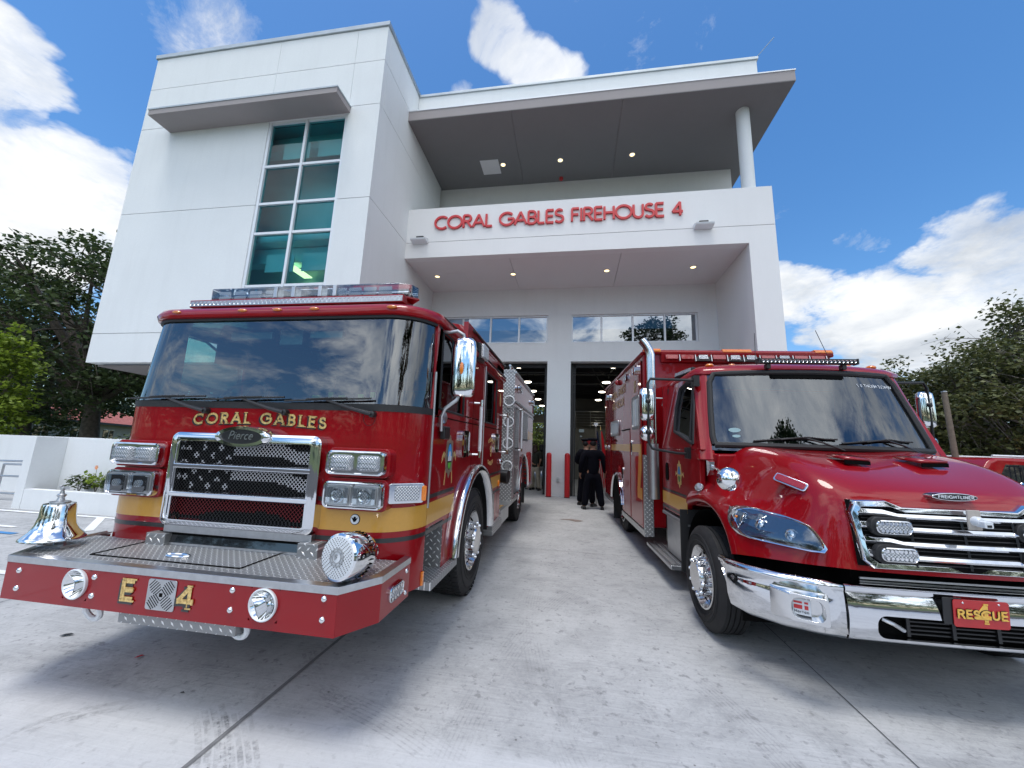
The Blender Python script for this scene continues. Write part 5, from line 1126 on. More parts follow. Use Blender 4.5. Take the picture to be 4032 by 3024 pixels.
# ---- bumper
bp=empty('bumper',(0,0,0)); bp.parent=am
bo=[(-1.275,-.43),(-1.262,-.58),(-1.20,-.70),(-1.05,-.85),(-.88,-.94),(-.735,-.985)]
def bsec(x,y,w=1.,nx=0,ny=-1,zt=.775,zb=.440):
    return [(x-nx*.05,y-ny*.05,zt+.002),(x-nx*.015,y-ny*.015,zt+.004),(x+nx*.004,y+ny*.004,zt-.012),(x+nx*.006,y+ny*.006,zt-.03),(x-nx*.002,y-ny*.002,zt-.045),(x+nx*.010,y+ny*.010,zt-.10),(x+nx*.016,y+ny*.016,zt-.16),(x+nx*.012,y+ny*.012,zb+.09),(x-nx*.01,y-ny*.01,zb+.02),(x-nx*.03,y-ny*.03,zb),(x-nx*.06,y-ny*.06,zb+.004)]
for s in (1,-1):
    b=MB(); rings=[]
    for i,(x,y) in enumerate(bo):
        a=bo[max(i-1,0)]; c=bo[min(i+1,len(bo)-1)]; d=Vector((c[0]-a[0],c[1]-a[1])).normalized(); nx,ny=d.y,-d.x
        if ny>0: nx,ny=-nx,-ny
        if i==0: nx,ny=-1,-.1
        zb=.445+(.03 if i==0 else .01 if i==1 else 0)
        rings.append([(s*-1*-px if s>0 else px,py,pz) for px,py,pz in bsec(x,y,1,nx,ny,.775,zb)])
    q0=rings[0]; rings[0]=[(px+(.075 if px<0 else -.075)*(1-(pz-.445)/.33),py-.15*(1-(pz-.445)/.33),pz) for px,py,pz in q0]
    if s>0: rings=[[(-px,py,pz) for px,py,pz in r] for r in rings]; rings=[[(abs(px),py,pz) for px,py,pz in r] for r in rings]
    b.loft(rings,False,False); b.build('end_section',M['chrome'],bp,smooth=60,solid=.004)
# centre section with an air slot: four pieces round the opening
def cv(x): return -1.0+.0*x+.022*(abs(x)/.72)**2
X_=[-.722,-.70,-.60,-.4,-.2,0,.2,.4,.60,.70,.722]
b=MB(); b.loft([[(x,cv(x)+.05,.777),(x,cv(x)+.012,.779),(x,cv(x)-.006,.765),(x,cv(x)-.008,.745),(x,cv(x),.73)] for x in X_],False,False)
O2=rrect(-.722,.722,.46,.73,.004,7); I2=rrect(-.565,.565,.475,.612,.055,7)
def dens(P):
    out=[]
    for i in range(len(P)):
        a_,c_=P[i],P[(i+1)%len(P)]; m_=8 if math.dist(a_,c_)>.08 or i%8==7 else 1
        out+=[(a_[0]+(c_[0]-a_[0])*k/m_,a_[1]+(c_[1]-a_[1])*k/m_) for k in range(m_)]
    return out
O2,I2=dens(O2),dens(I2); ch=lambda x,z: cv(x)-.022*(1-((z-.595)/.14)**2)
M2=[((a[0]+c[0])/2,(a[1]+c[1])/2) for a,c in zip(O2,I2)]; M1=[(a[0]*.75+c[0]*.25,a[1]*.75+c[1]*.25) for a,c in zip(O2,I2)]; M3=[(a[0]*.25+c[0]*.75,a[1]*.25+c[1]*.75) for a,c in zip(O2,I2)]
b.loft([[(x,ch(x,z),z) for x,z in O2],[(x,ch(x,z),z) for x,z in M1],[(x,ch(x,z),z) for x,z in M2],[(x,ch(x,z),z) for x,z in M3],[(x,ch(x,z),z) for x,z in I2],[(x,cv(x)+.012,.545+(z-.545)*.97) for x,z in I2],[(x,cv(x)+.05,.545+(z-.545)*.97) for x,z in I2]],True,False)
b.loft([[(x,cv(x),.46),(x,cv(x)+.006,.452),(x,cv(x)+.03,.442),(x,cv(x)+.07,.440)] for x in X_],False,False)
for s in (1,-1): b.quad((s*.722,cv(.72),.46),(s*.722,cv(.72),.75),(s*.722,cv(.72)+.05,.775),(s*.722,cv(.72)+.06,.445))
b.build('centre_section',M['chrome'],bp,smooth=45)
b=MB(); b.box(-.60,.60,-.93,-.92,.44,.64); b.build('slot_backing',M['deep'],bp,smooth=0)
b=MB()
for k in range(5): b.box(-.36,.50,-.955,-.945,.495+.024*k,.503+.024*k)
for x in (-.36,-.1,.15,.36): b.box(x-.01,x+.01,-.965,-.956,.485,.60)
b.build('slot_louvres',M['black'],bp,smooth=0)
b=MB(); b.tube([(-.50,-.955,.575),(-.46,-.985,.56),(-.40,-.98,.525),(-.39,-.95,.52)],.012,8); b.build('tow_hook',M['satin'],bp)
M['yelb']=basic('bright_gold_print',(.80,.48,.09),.5)
o=empty('front_plate',(0,-1.030,.668),(R(3),0,R(1))); o.parent=bp
b=MB(); b.prism(rrect(-.155,.155,-.079,.079,.016),'y',-.003,0); b.build('plate',basic('plate_red',(.46,.012,.014),.4,coat=.4),o,smooth=0)
b=MB(); b.box(-.205,-.10,.003,.008,-.07,.085); b.build('plate_backing',M['black'],o,smooth=0)
b=MB(); letter(b,'4',-.040,-.055,.118,.022,-.0045,.001,serif=.6,w=1.0); b.build('plate_numeral',M['yelb'],o,smooth=0)
b=MB(); word(b,'RESCUE',-.142,-.030,.059,.016,-.0062,.0006,fit=.284,w=1.0); b.build('plate_word_outline',M['black'],o,smooth=0)
b=MB(); word(b,'RESCUE',-.1395,-.027,.053,.0105,-.0090,.0006,fit=.279,w=1.0,serif=.6); b.build('plate_word',M['yelb'],o,smooth=0)
b=MB()
for x in (-.10,.10): b.ball((x,-.004,.062),(.006,.003,.006),8,6)
b.build('plate_screws',M['mirror'],o)
# siren speaker housings on the bumper ends
for s in (-1,1):
    o=empty('speaker_housing',(s*.955,-.905,.61),(0,0,s*R(27) if s<0 else s*R(27))); o.rotation_euler=(0,0,R(-27) if s<0 else R(27)); o.parent=bp
    b=MB(); b.loft([[(x,.03,z) for x,z in rrect(-.165,.15,-.092,.092,.012)],[(x,-.028,z) for x,z in rrect(-.165,.15,-.09,.09,.012)],[(x,-.085,z) for x,z in rrect(-.06,.145,-.082,.082,.012)],[(x,-.085,z) for x,z in rrect(-.05,.125,-.064,.064,.05)],[(x,-.020,z) for x,z in rrect(-.05,.115,-.058,.058,.05)]],True,True); b.build('housing',M['polal'],o,smooth=30,bev=.003)
    b=MB(); b.box(-.045,.055,-.045,-.021,-.052,.05); b.build('speaker_plate',M['alu'],o,bev=.005)
    b=MB()
    for x0,x1,z0,z1 in ((-.037,.008,.020,.032),(.020,.040,.020,.032),(-.037,.008,-.014,.010),(.020,.040,-.014,.010)): b.box(x0,x1,-.0475,-.0455,z0,z1)
    b.build('red_emblem',M['signred'],o,smooth=0)
    b=MB(); word(b,'Horton',-.036,-.038,.018,.0026,-.0475,.002,fit=.078); b.build('emblem_lettering',M['black'],o,smooth=0)
    b=MB()
    for x,z in ((-.15,.07),(-.15,-.07),(.13,.078),(.13,-.078)): b.ball((x,-.030 if x<0 else -.056,z),(.007,.004,.007),8,6)
    b.build('screws',M['steel'],o)
# ---- headlights
for s in (-1,1):
    o=empty('headlight',(0,0,0)); o.parent=am
    L=[(1.113,1.087),(1.086,1.127),(1.043,1.145),(.999,1.153),(.94,1.149),(.881,1.138),(.829,1.12),(.794,1.098),(.776,1.067),(.764,1.032),(.753,.995),(.745,.963),(.761,.935),(.82,.929),(.92,.930),(1.023,.932),(1.08,.936),(1.115,.95),(1.132,.989),(1.130,1.04)]
    cx_,cz_=.94,1.03; sh=lambda k,dv,L=L: [(s*(cx_+(x-cx_)*k),front(cx_+(x-cx_)*k,cz_+(z-cz_)*k)-dv,cz_+(z-cz_)*k) for x,z in L]
    b=MB(); b.loft([sh(1.02,-.02),sh(1.01,.026),sh(.96,.040),sh(.89,.036),sh(.86,.010)],True,False); b.build('chrome_bezel',M['chrome'],o,smooth=60)
    b=MB(); b.loft([sh(.87,.012),sh(.6,.014),sh(.25,.014)],True,True); b.build('reflector_bowl',M['black'],o,smooth=60)
    b=MB()
    for x,z,r_ in ((.988,1.040,.046),(.870,1.010,.046)):
        v=front(x,z); ax_=Vector((s*.45,-.9,.05)); b.lathe([(r_,.012),(r_-.003,.020),(r_-.010,.012),(r_*.45,.008),(0,.006)],(s*x,v-.008,z),ax=ax_,n=24,cap=False); 
        b.lathe([(.014,.0),(.014,.025),(0,.030)],(s*x,v-.010,z),ax=ax_,n=12)
    b.build('projector_lamps',M['mirror'],o)
    b=MB()
    for k in range(6):
        z=1.0+.02*k; x=1.10-.012*k; b.box(min(s*(x-.03),s*(x+.015)),max(s*(x-.03),s*(x+.015)),front(x,z)-.024,front(x,z)-.010,z-.008,z+.008)
    b.build('side_reflector',M['mirror'],o,bev=.002)
    b=MB(); b.ball((s*1.095,front(1.09,1.07)-.018,1.07),.013); b.build('indicator_bulb',M['amber'],o)
    b=MB(); b.loft([sh(.90,.034),sh(.7,.044),sh(.4,.050),sh(.1,.052)],True,True); b.build('cover_glass',M['clear'],o,smooth=80)
    # red light on the hood side
    o=empty('hood_side_light',(s*.80,-.63,1.375),(R(-34),R(18)*-s,R(56)*s)); o.parent=am
    b=MB(); b.prism(rrect(-.115,.115,-.036,.036,.02),'y',-.018,.03); b.build('bezel',M['chrome'],o,smooth=40,bev=.005)
    b=MB(); b.prism(rrect(-.103,.103,-.027,.027,.014),'y',-.026,-.017); b.build('red_lens',M['redlens'],o,smooth=40,bev=.004)
    b=MB(); b.lathe([(.045,0),(.045,.012),(.035,.022),(0,.026)],(s*1.12,.33,1.225),ax=(s*.7,-.5,.45),n=20); b.build('fender_lamp',M['lens'],am)
    # round hood mirror on its arm
    o=empty('hood_mirror',(s*1.08,.12,1.44)); o.parent=am
    b=MB(); b.loft([[(s*-.04,.03,-.07),(s*.02,.05,-.09),(s*.02,.06,.06),(s*-.06,.03,.06)],[(s*.0,-.05,-.03),(s*.03,-.04,-.03),(s*.03,-.04,.05),(s*-.01,-.06,.05)]]); b.tube([(s*.01,-.05,.01),(s*.05,-.30,-.02),(s*.06,-.53,-.055)],.014,10); b.build('arm',M['chrome'],o,smooth=40)
    b=MB(); b.lathe([(.094,-.004),(.098,.004),(.088,.035),(.055,.065),(0,.075)],(s*.06,-.50,-.075),ax=(s*.1,-1,.0),n=28); b.build('mirror_head',M['mirror'],o)
# ---- cab
for s in (-1,1):
    def sx(x): return s*x
    b=MB(); b.prism([(.30,1.60),(1.62,1.60),(1.62,.83),(.76,.83),(.74,.92),(.66,1.04),(.50,1.12),(.32,1.14)],'x',min(sx(1.06),sx(1.12)),max(sx(1.06),sx(1.12))); b.build('door_lower',M['red'],am,smooth=0,bev=.012)
    outp=[(.26,1.60),(.9,1.60),(1.62,1.60),(1.62,2.10),(1.60,2.44),(.95,2.46),(.66,2.46),(.47,2.05)]; inp=[(.47,1.655),(.85,1.745),(1.14,1.81),(1.15,2.10),(1.06,2.33),(.85,2.37),(.66,2.37),(.53,2.08)]
    lean=lambda z,d=0: s*(1.12-d-(z-1.6)*.11)
    b=MB(); b.loft([[(lean(z,.05),v,z) for v,z in outp],[(lean(z),v,z) for v,z in outp],[(lean(z),v,z) for v,z in inp],[(lean(z,.05),v,z) for v,z in inp]],True,False); b.build('door_frame',M['red'],am,smooth=30,bev=.008)
    b=MB(); b.tube([(lean(z,.002),v,z) for v,z in inp]+[(lean(inp[0][1],.002),*inp[0])],.020,8,cap=False); b.tube([(lean(1.66,.01),.60,1.69),(lean(2.36,.01),.66,2.36)],.012,6); b.build('door_window_seal',M['rub'],am)
    b=MB(); b.add([(lean(z,.02),v,z) for v,z in inp],[tuple(range(8))]); b.build('door_window',M['sideg'],am,smooth=0,fix=False)
    b=MB(); b.prism(rrect(1.34,1.47,1.20,1.42,.05),'x',min(sx(1.121),sx(1.126)),max(sx(1.121),sx(1.126))); b.build('handle_recess',M['deep'],am,smooth=0)
    b=MB(); b.box(min(sx(1.1205),sx(1.123)),max(sx(1.1205),sx(1.123)),.70,1.62,.905,1.055); b.build('gold_stripe',M['yel'],am,smooth=0)
    b=MB(); 
    for z in (1.085,.87): b.box(min(sx(1.1205),sx(1.1225)),max(sx(1.1205),sx(1.1225)),.72,1.62,z-.012,z+.012)
    b.build('pinstripes',M['strip'],am,smooth=0)
    # steps, tank
    o=empty('side_step',(s*1.10,0,0)); o.parent=am
    b=MB(); b.box(min(s*-.14,s*.12),max(s*-.14,s*.12),1.02,2.16,.225,.275); b.build('lower_step',M['satin'],o,bev=.012)
    b=MB()
    for k in range(3): b.box(min(s*(-.11+.08*k),s*(-.06+.08*k)),max(s*(-.11+.08*k),s*(-.06+.08*k)),1.05,2.13,.276,.283)
    b.build('step_grip',M['plz'],o,smooth=0)
    b=MB(); b.prism([(.74,.30),(1.62,.30),(1.62,.76),(.74,.76)],'x',min(s*-.35,s*-.02),max(s*-.35,s*-.02)); b.build('battery_box',M['satin'],o,bev=.01)
    b=MB(); b.box(min(s*-.22,s*.03),max(s*-.22,s*.03),.70,1.64,.762,.80); b.build('upper_step',M['plz'],o,bev=.008)
    # cab mirror
    mv,mX,zt,zb_=(.52,1.56,2.26,1.90) if s<0 else (.90,1.58,2.33,1.93)
    o=empty('cab_mirror',(0,mv,0)); o.parent=am
    b=MB(); b.tube([(s*1.06,.0,zt+.09),(s*(mX-.03),.0,zt+.10),(s*mX,.0,zt+.04),(s*mX,.0,1.66),(s*(mX-.04),.02,1.595),(s*1.26,.04,1.555),(s*1.10,.05,1.55)],.015,10); b.box(min(s*1.06,s*1.16),max(s*1.06,s*1.16),.01,.10,1.50,1.62); b.box(min(s*1.02,s*1.08),max(s*1.02,s*1.08),-.04,.04,zt+.02,zt+.14)
    for z in (zt-.15,1.77): b.ball((s*mX,0,z),.032)
    b.build('mirror_arm',M['black'],o)
    b=MB(); rings=[]
    for z,k in ((zb_-.0,.6),(zb_+.02,.92),(zb_+.08,1),(zt-.08,1),(zt-.02,.92),(zt,.6)): rings.append([(s*mX+.085*k*math.cos(t)*abs(math.cos(t))**-.3,.05+.05*k*math.sin(t)-.01,z) for t in [2*PI*q/20+.01 for q in range(20)]])
    b.loft(rings); b.build('mirror_shell',M['mirror'],o,smooth=70)
    b=MB(); b.ball((s*mX,.055,1.76),(.085,.055,.085),16,12); b.build('convex_mirror',M['mirror'],o)
    # crest on the door
    bd=empty('door_crest',(s*1.12,.93,1.31)); bd.parent=am
    def P3(pts,x0,x1): q=MB(); q.prism(pts,'x',min(s*x0,s*x1),max(s*x0,s*x1)); return q
    star=[]
    for k in range(16):
        a=2*PI*k/16; rr=1.0 if k%2==0 else .80; star.append((.085*rr*math.sin(a),.16*rr*math.cos(a)))
    P3(star,.002,.004).build('star',M['leaf'],bd,smooth=0)
    ov=[(.045*math.sin(2*PI*k/24),.09*math.cos(2*PI*k/24)) for k in range(24)]
    P3([p for p in ov if p[1]>-.01],.005,.006).build('oval_sky',basic('pale_blue',(.06,.22,.42),.4),bd,smooth=0); P3([p for p in ov if p[1]<-.02],.005,.006).build('oval_ground',basic('pale_green',(.08,.18,.05),.4),bd,smooth=0)
    P3([(q*.001,0) for q in (0,)]+[(.09,.0),(.13,.03),(.15,-.03),(.12,-.01)],.001,.0018).build('scroll',M['leaf'],bd,smooth=0); P3([(-.09,.0),(-.13,.03),(-.15,-.03),(-.12,-.01)],.001,.0018).build('scroll',M['leaf'],bd,smooth=0)
# windscreen: curved and raked
def wpt(t,z,off=0):   # t in -1..1
    k=(z-1.60)/.84; xh=1.02-.10*k; v=(.03+.36*k)+(.22-.05*k)*abs(t)**2.2; return (t*xh,v-off,z)
T_=[-1+2*i/20 for i in range(21)]
b=MB(); b.loft([[wpt(t,z) for t in T_] for z in (1.60,1.8,2.0,2.2,2.44)],False,False); b.build('windscreen',M['ws'],am,smooth=80)
b=MB()
def wl(e): 
    P=[wpt(t*.97,1.655,.004) for t in T_]+[wpt(.985,1.74,.004),wpt(.985,2.0,.004),wpt(.975,2.33,.004)]+[wpt(t*.93,2.425,.004) for t in T_[::-1]]+[wpt(-.975,2.33,.004),wpt(-.985,2.0,.004),wpt(-.985,1.74,.004)]; return P+[P[0]]
b.tube(wl(0),.029,8,cap=False); b.build('windscreen_seal',M['rub'],am)
b=MB(); b.loft([[(x,v-.01,z) for x,v,z in [wpt(t*.38-.0,zz) for t in T_]] for zz in (2.36,2.43)],False,False); b.build('sunshade_strip',M['deep'],am,smooth=60)
# pillars and roof
b=MB()
for s in (1,-1):
    b.loft([[ (s*(abs(wpt(1,z)[0])-.03),wpt(1,z)[1]-.004,z),(s*(abs(wpt(1,z)[0])+.03),wpt(1,z)[1]+.0,z),(s*(1.12-(z-1.6)*.11),wpt(1,z)[1]+.06,z),(s*(1.12-(z-1.6)*.11),wpt(1,z)[1]+.14,z),(s*(abs(wpt(1,z)[0])-.04),wpt(1,z)[1]+.10,z)] for z in (1.5,1.7,2.0,2.2,2.46)])
b.build('windscreen_pillars',M['red'],am,smooth=40,bev=.012)
def rr_(z,inx,inv,vb=1.62): return [(t*(1.03-inx),.40+inv+.18*abs(t)**2.6,z) for t in T_]+[(1.03-inx,vb,z),(-1.03+inx,vb,z)]
b=MB(); b.loft([rr_(2.425,0,0),rr_(2.46,-.005,0),rr_(2.51,.03,.05),rr_(2.55,.12,.14),rr_(2.575,.35,.36)]); b.build('cab_roof',M['red'],am,smooth=70)
b=MB(); b.box(-1.10,1.10,1.58,1.62,.83,2.44); b.build('cab_rear_wall',M['red'],am,smooth=0); b=MB(); b.box(-1.04,1.04,1.55,1.575,.9,2.40); b.box(-1.0,1.0,.62,1.55,2.415,2.422); b.build('cab_lining',M['seat'],am,smooth=0)
b=MB(); b.prism([(.20,1.60),(.62,1.60),(.56,1.70),(.34,1.66)],'x',-.98,.98); b.box(-.98,.98,.42,.60,1.2,1.6); b.build('dashboard',M['black'],am,smooth=0,bev=.02)
for x in (-.62,.62):
    so_=empty('seat',(x,1.2,0)); so_.parent=am
    b=MB(); b.box(-.25,.25,-.25,.2,1.22,1.38); b.build('cushion',M['seat'],so_,bev=.04); b=MB(); b.prism([(.12,1.38),(.25,1.38),(.33,2.12),(.22,2.12)],'x',-.24,.24); b.build('backrest',M['seat'],so_,bev=.04)
b=MB(); b.tube([(.62+.22*math.cos(t),.78+.10*math.sin(t),1.72+.19*math.sin(t)) for t in [2*PI*k/24 for k in range(25)]],.015,8,cap=False); b.tube([(.62,.78,1.72),(.62,.60,1.6)],.03,8); b.build('steering_wheel',M['black'],am)
for (t,z,ra,rb) in ((-.80,1.805,.050,.022),(-.79,1.745,.034,.014)):
    c_=Vector(wpt(t,z,.006)); b=MB(); b.add([(c_.x+ra*math.cos(2*PI*k/24),wpt((c_.x+ra*math.cos(2*PI*k/24))/(1.0),z,.006)[1]-.002,c_.z+rb*math.sin(2*PI*k/24)) for k in range(24)],[tuple(range(24))]); b.build('oval_sticker',basic('pale_sticker',(.40,.58,.60),.4),am,smooth=0,fix=False)
b=MB(); word(b,'VEHICLE HEIGHT 9 7',0,2.28,.034,.005,0,.0015,fn=lambda u,v,y: tuple(Vector(wpt(min(.98,(.90-u)/.97),v,.004))),fit=.42); b.build('height_lettering',M['alu'],am,smooth=0)
for x,dx in ((.05,-1),(.78,-1)):
    o=empty('wiper',(x,0,0)); o.parent=am; px_=lambda X,z,off=.03: (X-x,wpt(max(-1,min(1,X/1.0)),z,off)[1],z)
    b=MB(); b.tube([px_(x,1.635,.03),px_(x-.16,1.70,.035),px_(x-.28,1.735,.03)],.009,6); b.build('arm',M['black'],o)
    b=MB(); b.tube([px_(x-.72,1.70,.02),px_(x-.40,1.735,.022),px_(x-.02,1.735,.02)],.009,6); b.tube([px_(x-.5,1.72,.03),px_(x-.28,1.75,.035),px_(x-.12,1.735,.03)],.006,6); b.build('blade',M['rub'],o)
o=empty('roof_led_bar',(0,.36,2.535)); o.parent=am
b=MB(); b.box(-.465,.465,-.035,.03,-.024,.028); b.box(-.48,-.465,-.04,.035,-.028,.032); b.box(.465,.48,-.04,.035,-.028,.032)
for x in (-.37,.36): b.box(x-.02,x+.02,-.01,.05,-.075,-.024)
b.build('housing',M['black'],o,bev=.004)
b=MB()
for k in range(24): b.lathe([(.015,-.002),(.012,.002),(0,.006)],(-.44+.88*k/23,-.038,.0),ax='y',n=12,cap=False)
b.build('led_reflectors',M['mirror'],o)
for x in (-.84,-.6,.6,.84):
    b=MB(); b.ball((x,.66,2.545),(.045,.05,.026),12,8); b.build('clearance_lamp',M['amber'],am)
o=empty('side_scene_light',(-.98,1.0,2.50),(0,R(12),R(8))); o.parent=am
b=MB(); b.box(-.05,.03,-.22,.22,-.02,.05); b.build('housing',M['black'],o,bev=.012); b=MB(); b.box(-.056,-.051,-.20,.20,-.005,.04); b.build('lens',M['lens'],o,smooth=0)
for x,dx in ((-.02,.01),(.93,-.20)):
    b=MB(); b.lathe([(.022,0),(.012,.06),(.004,.08)],(x,1.3,2.545),n=10); b.tube([(x,1.3,2.60),(x+dx,1.3,3.12 if x<.5 else 3.16)],.0035,6); b.build('whip_antenna',M['black'],am)
# ---- box body
QX0,QX1,QV0,QV1,QT=-1.28,1.34,1.95,5.98,3.01
b=MB(); b.box(QX0+.006,QX1-.006,QV0+.004,QV1,.50,QT); b.build('box_body',M['red'],am,smooth=30,bev=.03,seg=3)
b=MB(); b.tube([(QX0,QV0,QT-.02),(QX0,QV1,QT-.02)],.03,8); b.tube([(QX1,QV0,QT-.02),(QX1,QV1,QT-.02)],.03,8); b.tube([(QX0,QV0-.005,QT),(QX1,QV0-.005,QT)],.036,10); b.build('roof_edge',M['red'],am)
b=MB(); b.box(QX0-.008,QX0+.05,QV0+.02,3.72,.37,.455); b.box(QX0-.008,QX0+.05,4.72,QV1,.42,.50); b.build('sill_rail',M['satin'],am,bev=.004)
b=MB(); b.box(QX0-.006,-1.165,QV0-.010,QV0+.006,.385,1.50); b.build('corner_treadplate',M['ply'],am,smooth=0)
b=MB(); b.box(QX0-.012,QX0-.006,QV0-.01,QV0+.045,.385,1.50); b.build('corner_edge',M['satin'],am,smooth=0)
SX=QX0
def side(name,v0,v1,z0,z1,mat,t0=.0,t1=.006,bev=0): 
    b=MB(); b.box(SX-t1,SX-t0,v0,v1,z0,z1); return b.build(name,M[mat],am,smooth=0,bev=bev)
side('entry_door',2.03,2.82,.48,2.90,'red',0,.014,.004); side('compartment_door',2.88,3.60,.48,1.885,'red',0,.014,.004); side('rear_compartment_door',4.98,5.6,.55,1.9,'red',0,.014,.004)
b=MB()
for v in (2.02,2.835,2.87,3.61,4.96): b.box(SX-.003,SX+.001,v-.005,v+.005,.48,2.9 if v<2.86 else 1.9)
b.box(SX-.02,SX-.001,2.86,3.63,1.90,1.915); b.build('door_gaps',M['deep'],am,smooth=0)
def frame_win(v0,v1,z0,z1,nm,mat='sideg'):
    o=empty(nm,(SX,0,0)); o.parent=am
    b=MB(); A=rrect(v0-.045,v1+.045,z0-.045,z1+.045,.06); B=rrect(v0,v1,z0,z1,.035); b.loft([[(0,u,v) for u,v in A],[(-.022,u,v) for u,v in A],[(-.022,u,v) for u,v in B],[(-.004,u,v) for u,v in B]],True,False); b.build('frame',M['satin'],o,smooth=30)
    b=MB(); b.prism(B,'x',-.0165,-.0155); b.build('pane',M[mat],o,smooth=0)
M['litw']=basic('frosted_window',(.45,.50,.52),.2)
frame_win(2.18,2.62,1.93,2.36,'door_window_frame','dlens'); frame_win(4.02,4.88,1.87,2.09,'side_window','litw')
b=MB(); b.box(SX-.024,SX-.016,2.38,2.40,1.93,2.36); b.build('window_divider',M['alu'],am,smooth=0)
b=MB()
for v0,v1 in ((2.06,2.82),(2.88,3.60)): b.box(SX-.0165,SX-.0145,v0,v1,1.53,1.655)
b.box(SX-.002,SX-.0005,3.62,QV1-.03,1.53,1.655)
b.prism([(2.06,1.53),(2.22,1.53),(2.34,.92),(2.20,.92),(2.06,1.30)],'x',SX-.0168,SX-.0148); b.box(SX-.0166,SX-.0146,2.04,2.34,.86,1.02); b.build('gold_stripe',M['yel'],am,smooth=0)
for v,z in ((2.70,1.60),(3.50,1.12)):
    b=MB(); b.prism(rrect(v-.045,v+.045,z-.12,z+.12,.04),'x',SX-.030,SX-.013); b.build('door_handle',M['chrome'],am,bev=.006)
    b=MB(); b.prism(rrect(v-.02,v+.02,z-.08,z+.08,.018),'x',SX-.034,SX-.0305); b.build('handle_recess',M['deep'],am,smooth=0)
fnS=lambda off:(lambda u,v,y:(SX-off+y,4.9-u,v))
M['fgold']=basic('pale_gold_vinyl',(.40,.27,.14),.4)
b=MB(); word(b,'CORAL GABLES',0,2.60,.15,.022,-.003,.0025,fn=fnS(0),fit=1.60); word(b,'FIRE RESCUE',.12,2.37,.15,.022,-.003,.0025,fn=fnS(0),fit=1.34); b.build('side_lettering',M['fgold'],am,smooth=0)
b=MB()
for a in (0,60,120): 
    c,s_=math.cos(R(a)),math.sin(R(a)); b.prism([(2.42+c*.10-s_*.02,2.56+s_*.10+c*.02),(2.42-c*.10-s_*.02,2.56-s_*.10+c*.02),(2.42-c*.10+s_*.02,2.56-s_*.10-c*.02),(2.42+c*.10+s_*.02,2.56+s_*.10-c*.02)],'x',SX-.0175-a*1e-5,SX-.0145)
b.build('life_star',M['fgold'],am,smooth=0)
for v,z,ml in ((2.30,2.80,'redlens'),(3.08,2.80,'lens'),(5.35,2.74,'lens')): 
    led_light(am,'box_side_light',(SX-.012 if v<2.9 else SX,v,z),.17,.14,.05,rot=(0,0,R(-90)),lens=ml,r=.03)
b=MB(); b.ball((SX-.02,4.0,2.88),(.05,.05,.06),12,8); b.build('red_beacon',M['redlens'],am)
b=MB()
for v in (5.2,5.7): b.ball((SX-.02,v,1.59),(.03,.04,.05),10,8)
b.build('stripe_marker',M['lens'],am)
b=MB(); rings=[]
for cy,cz in circ(4.20,.50,.56,6,174,22):
    dy,dz_=(cy-4.20)/.56,(cz-.50)/.56; rings.append([(SX-a,cy+dy*q*.7,cz+dz_*q*.7) for a,q in [(-.02,0),(0,.06),(.04,.06),(.055,0),(.02,-.03)]])
b.loft(rings,True,True); b.build('rear_fenderette',M['chrome'],am,smooth=60)
b=MB(); b.prism(circ(4.20,.50,.55,0,180,20),'x',SX-.004,SX+.3); b.prism([(3.72,.36),(4.70,.36),(4.70,.51),(3.72,.51)],'x',SX-.003,SX+.3); b.build('rear_wheel_opening',M['deep'],am,smooth=0)
b=MB(); b.box(SX+.02,SX+.04,4.72,4.74,.1,.6) if False else b.box(SX+.01,SX+.35,4.76,4.775,.12,.6); b.build('mud_flap',M['rub'],am,smooth=0)
# front of the box: row of warning lights, amber corner lamps
o=empty('box_front_light_panel',(0,QV0,2.935)); o.parent=am
b=MB(); b.prism([(0,-.085),(-.03,-.075),(-.07,.055),(0,.065)],'x',-1.02,1.26); b.build('light_panel',M['red'],o,bev=.005)
kinds='RRWRWWRWRR'
for k,c_ in enumerate(kinds):
    x=-.875+.2215*k; m_='redlens' if c_=='R' else 'lens'
    l=empty('warning_light',(x,-.052,-.006),(R(-14),0,0)); l.parent=o
    if c_=='W':
        b=MB(); b.box(-.10,.10,-.006,.03,-.06,.055); b.build('bezel',M['black'],l,smooth=0,bev=.006)
    b=MB(); w_=.065 if c_=='W' else .088; b.prism(rrect(-w_,w_,-.036,.036,.012),'y',-.020,-.005); b.build('lens',M[m_],l,smooth=30,bev=.005)
    b=MB(); b.box(.104,.118,-.02,.02,-.068,.062); b.build('bracket',M['satin'],l,bev=.003)
for x0,x1 in ((-1.27,-1.02),(-.15,.25),(1.10,1.335)):
    b=MB(); b.prism([(-.045,0),(-.045,.03),(-.02,.055),(.05,.055),(.07,0)],'x',x0,x1); o=b.build('amber_corner_lamp',M['amber'],am,bev=.008); o.location=(0,QV0,QT)
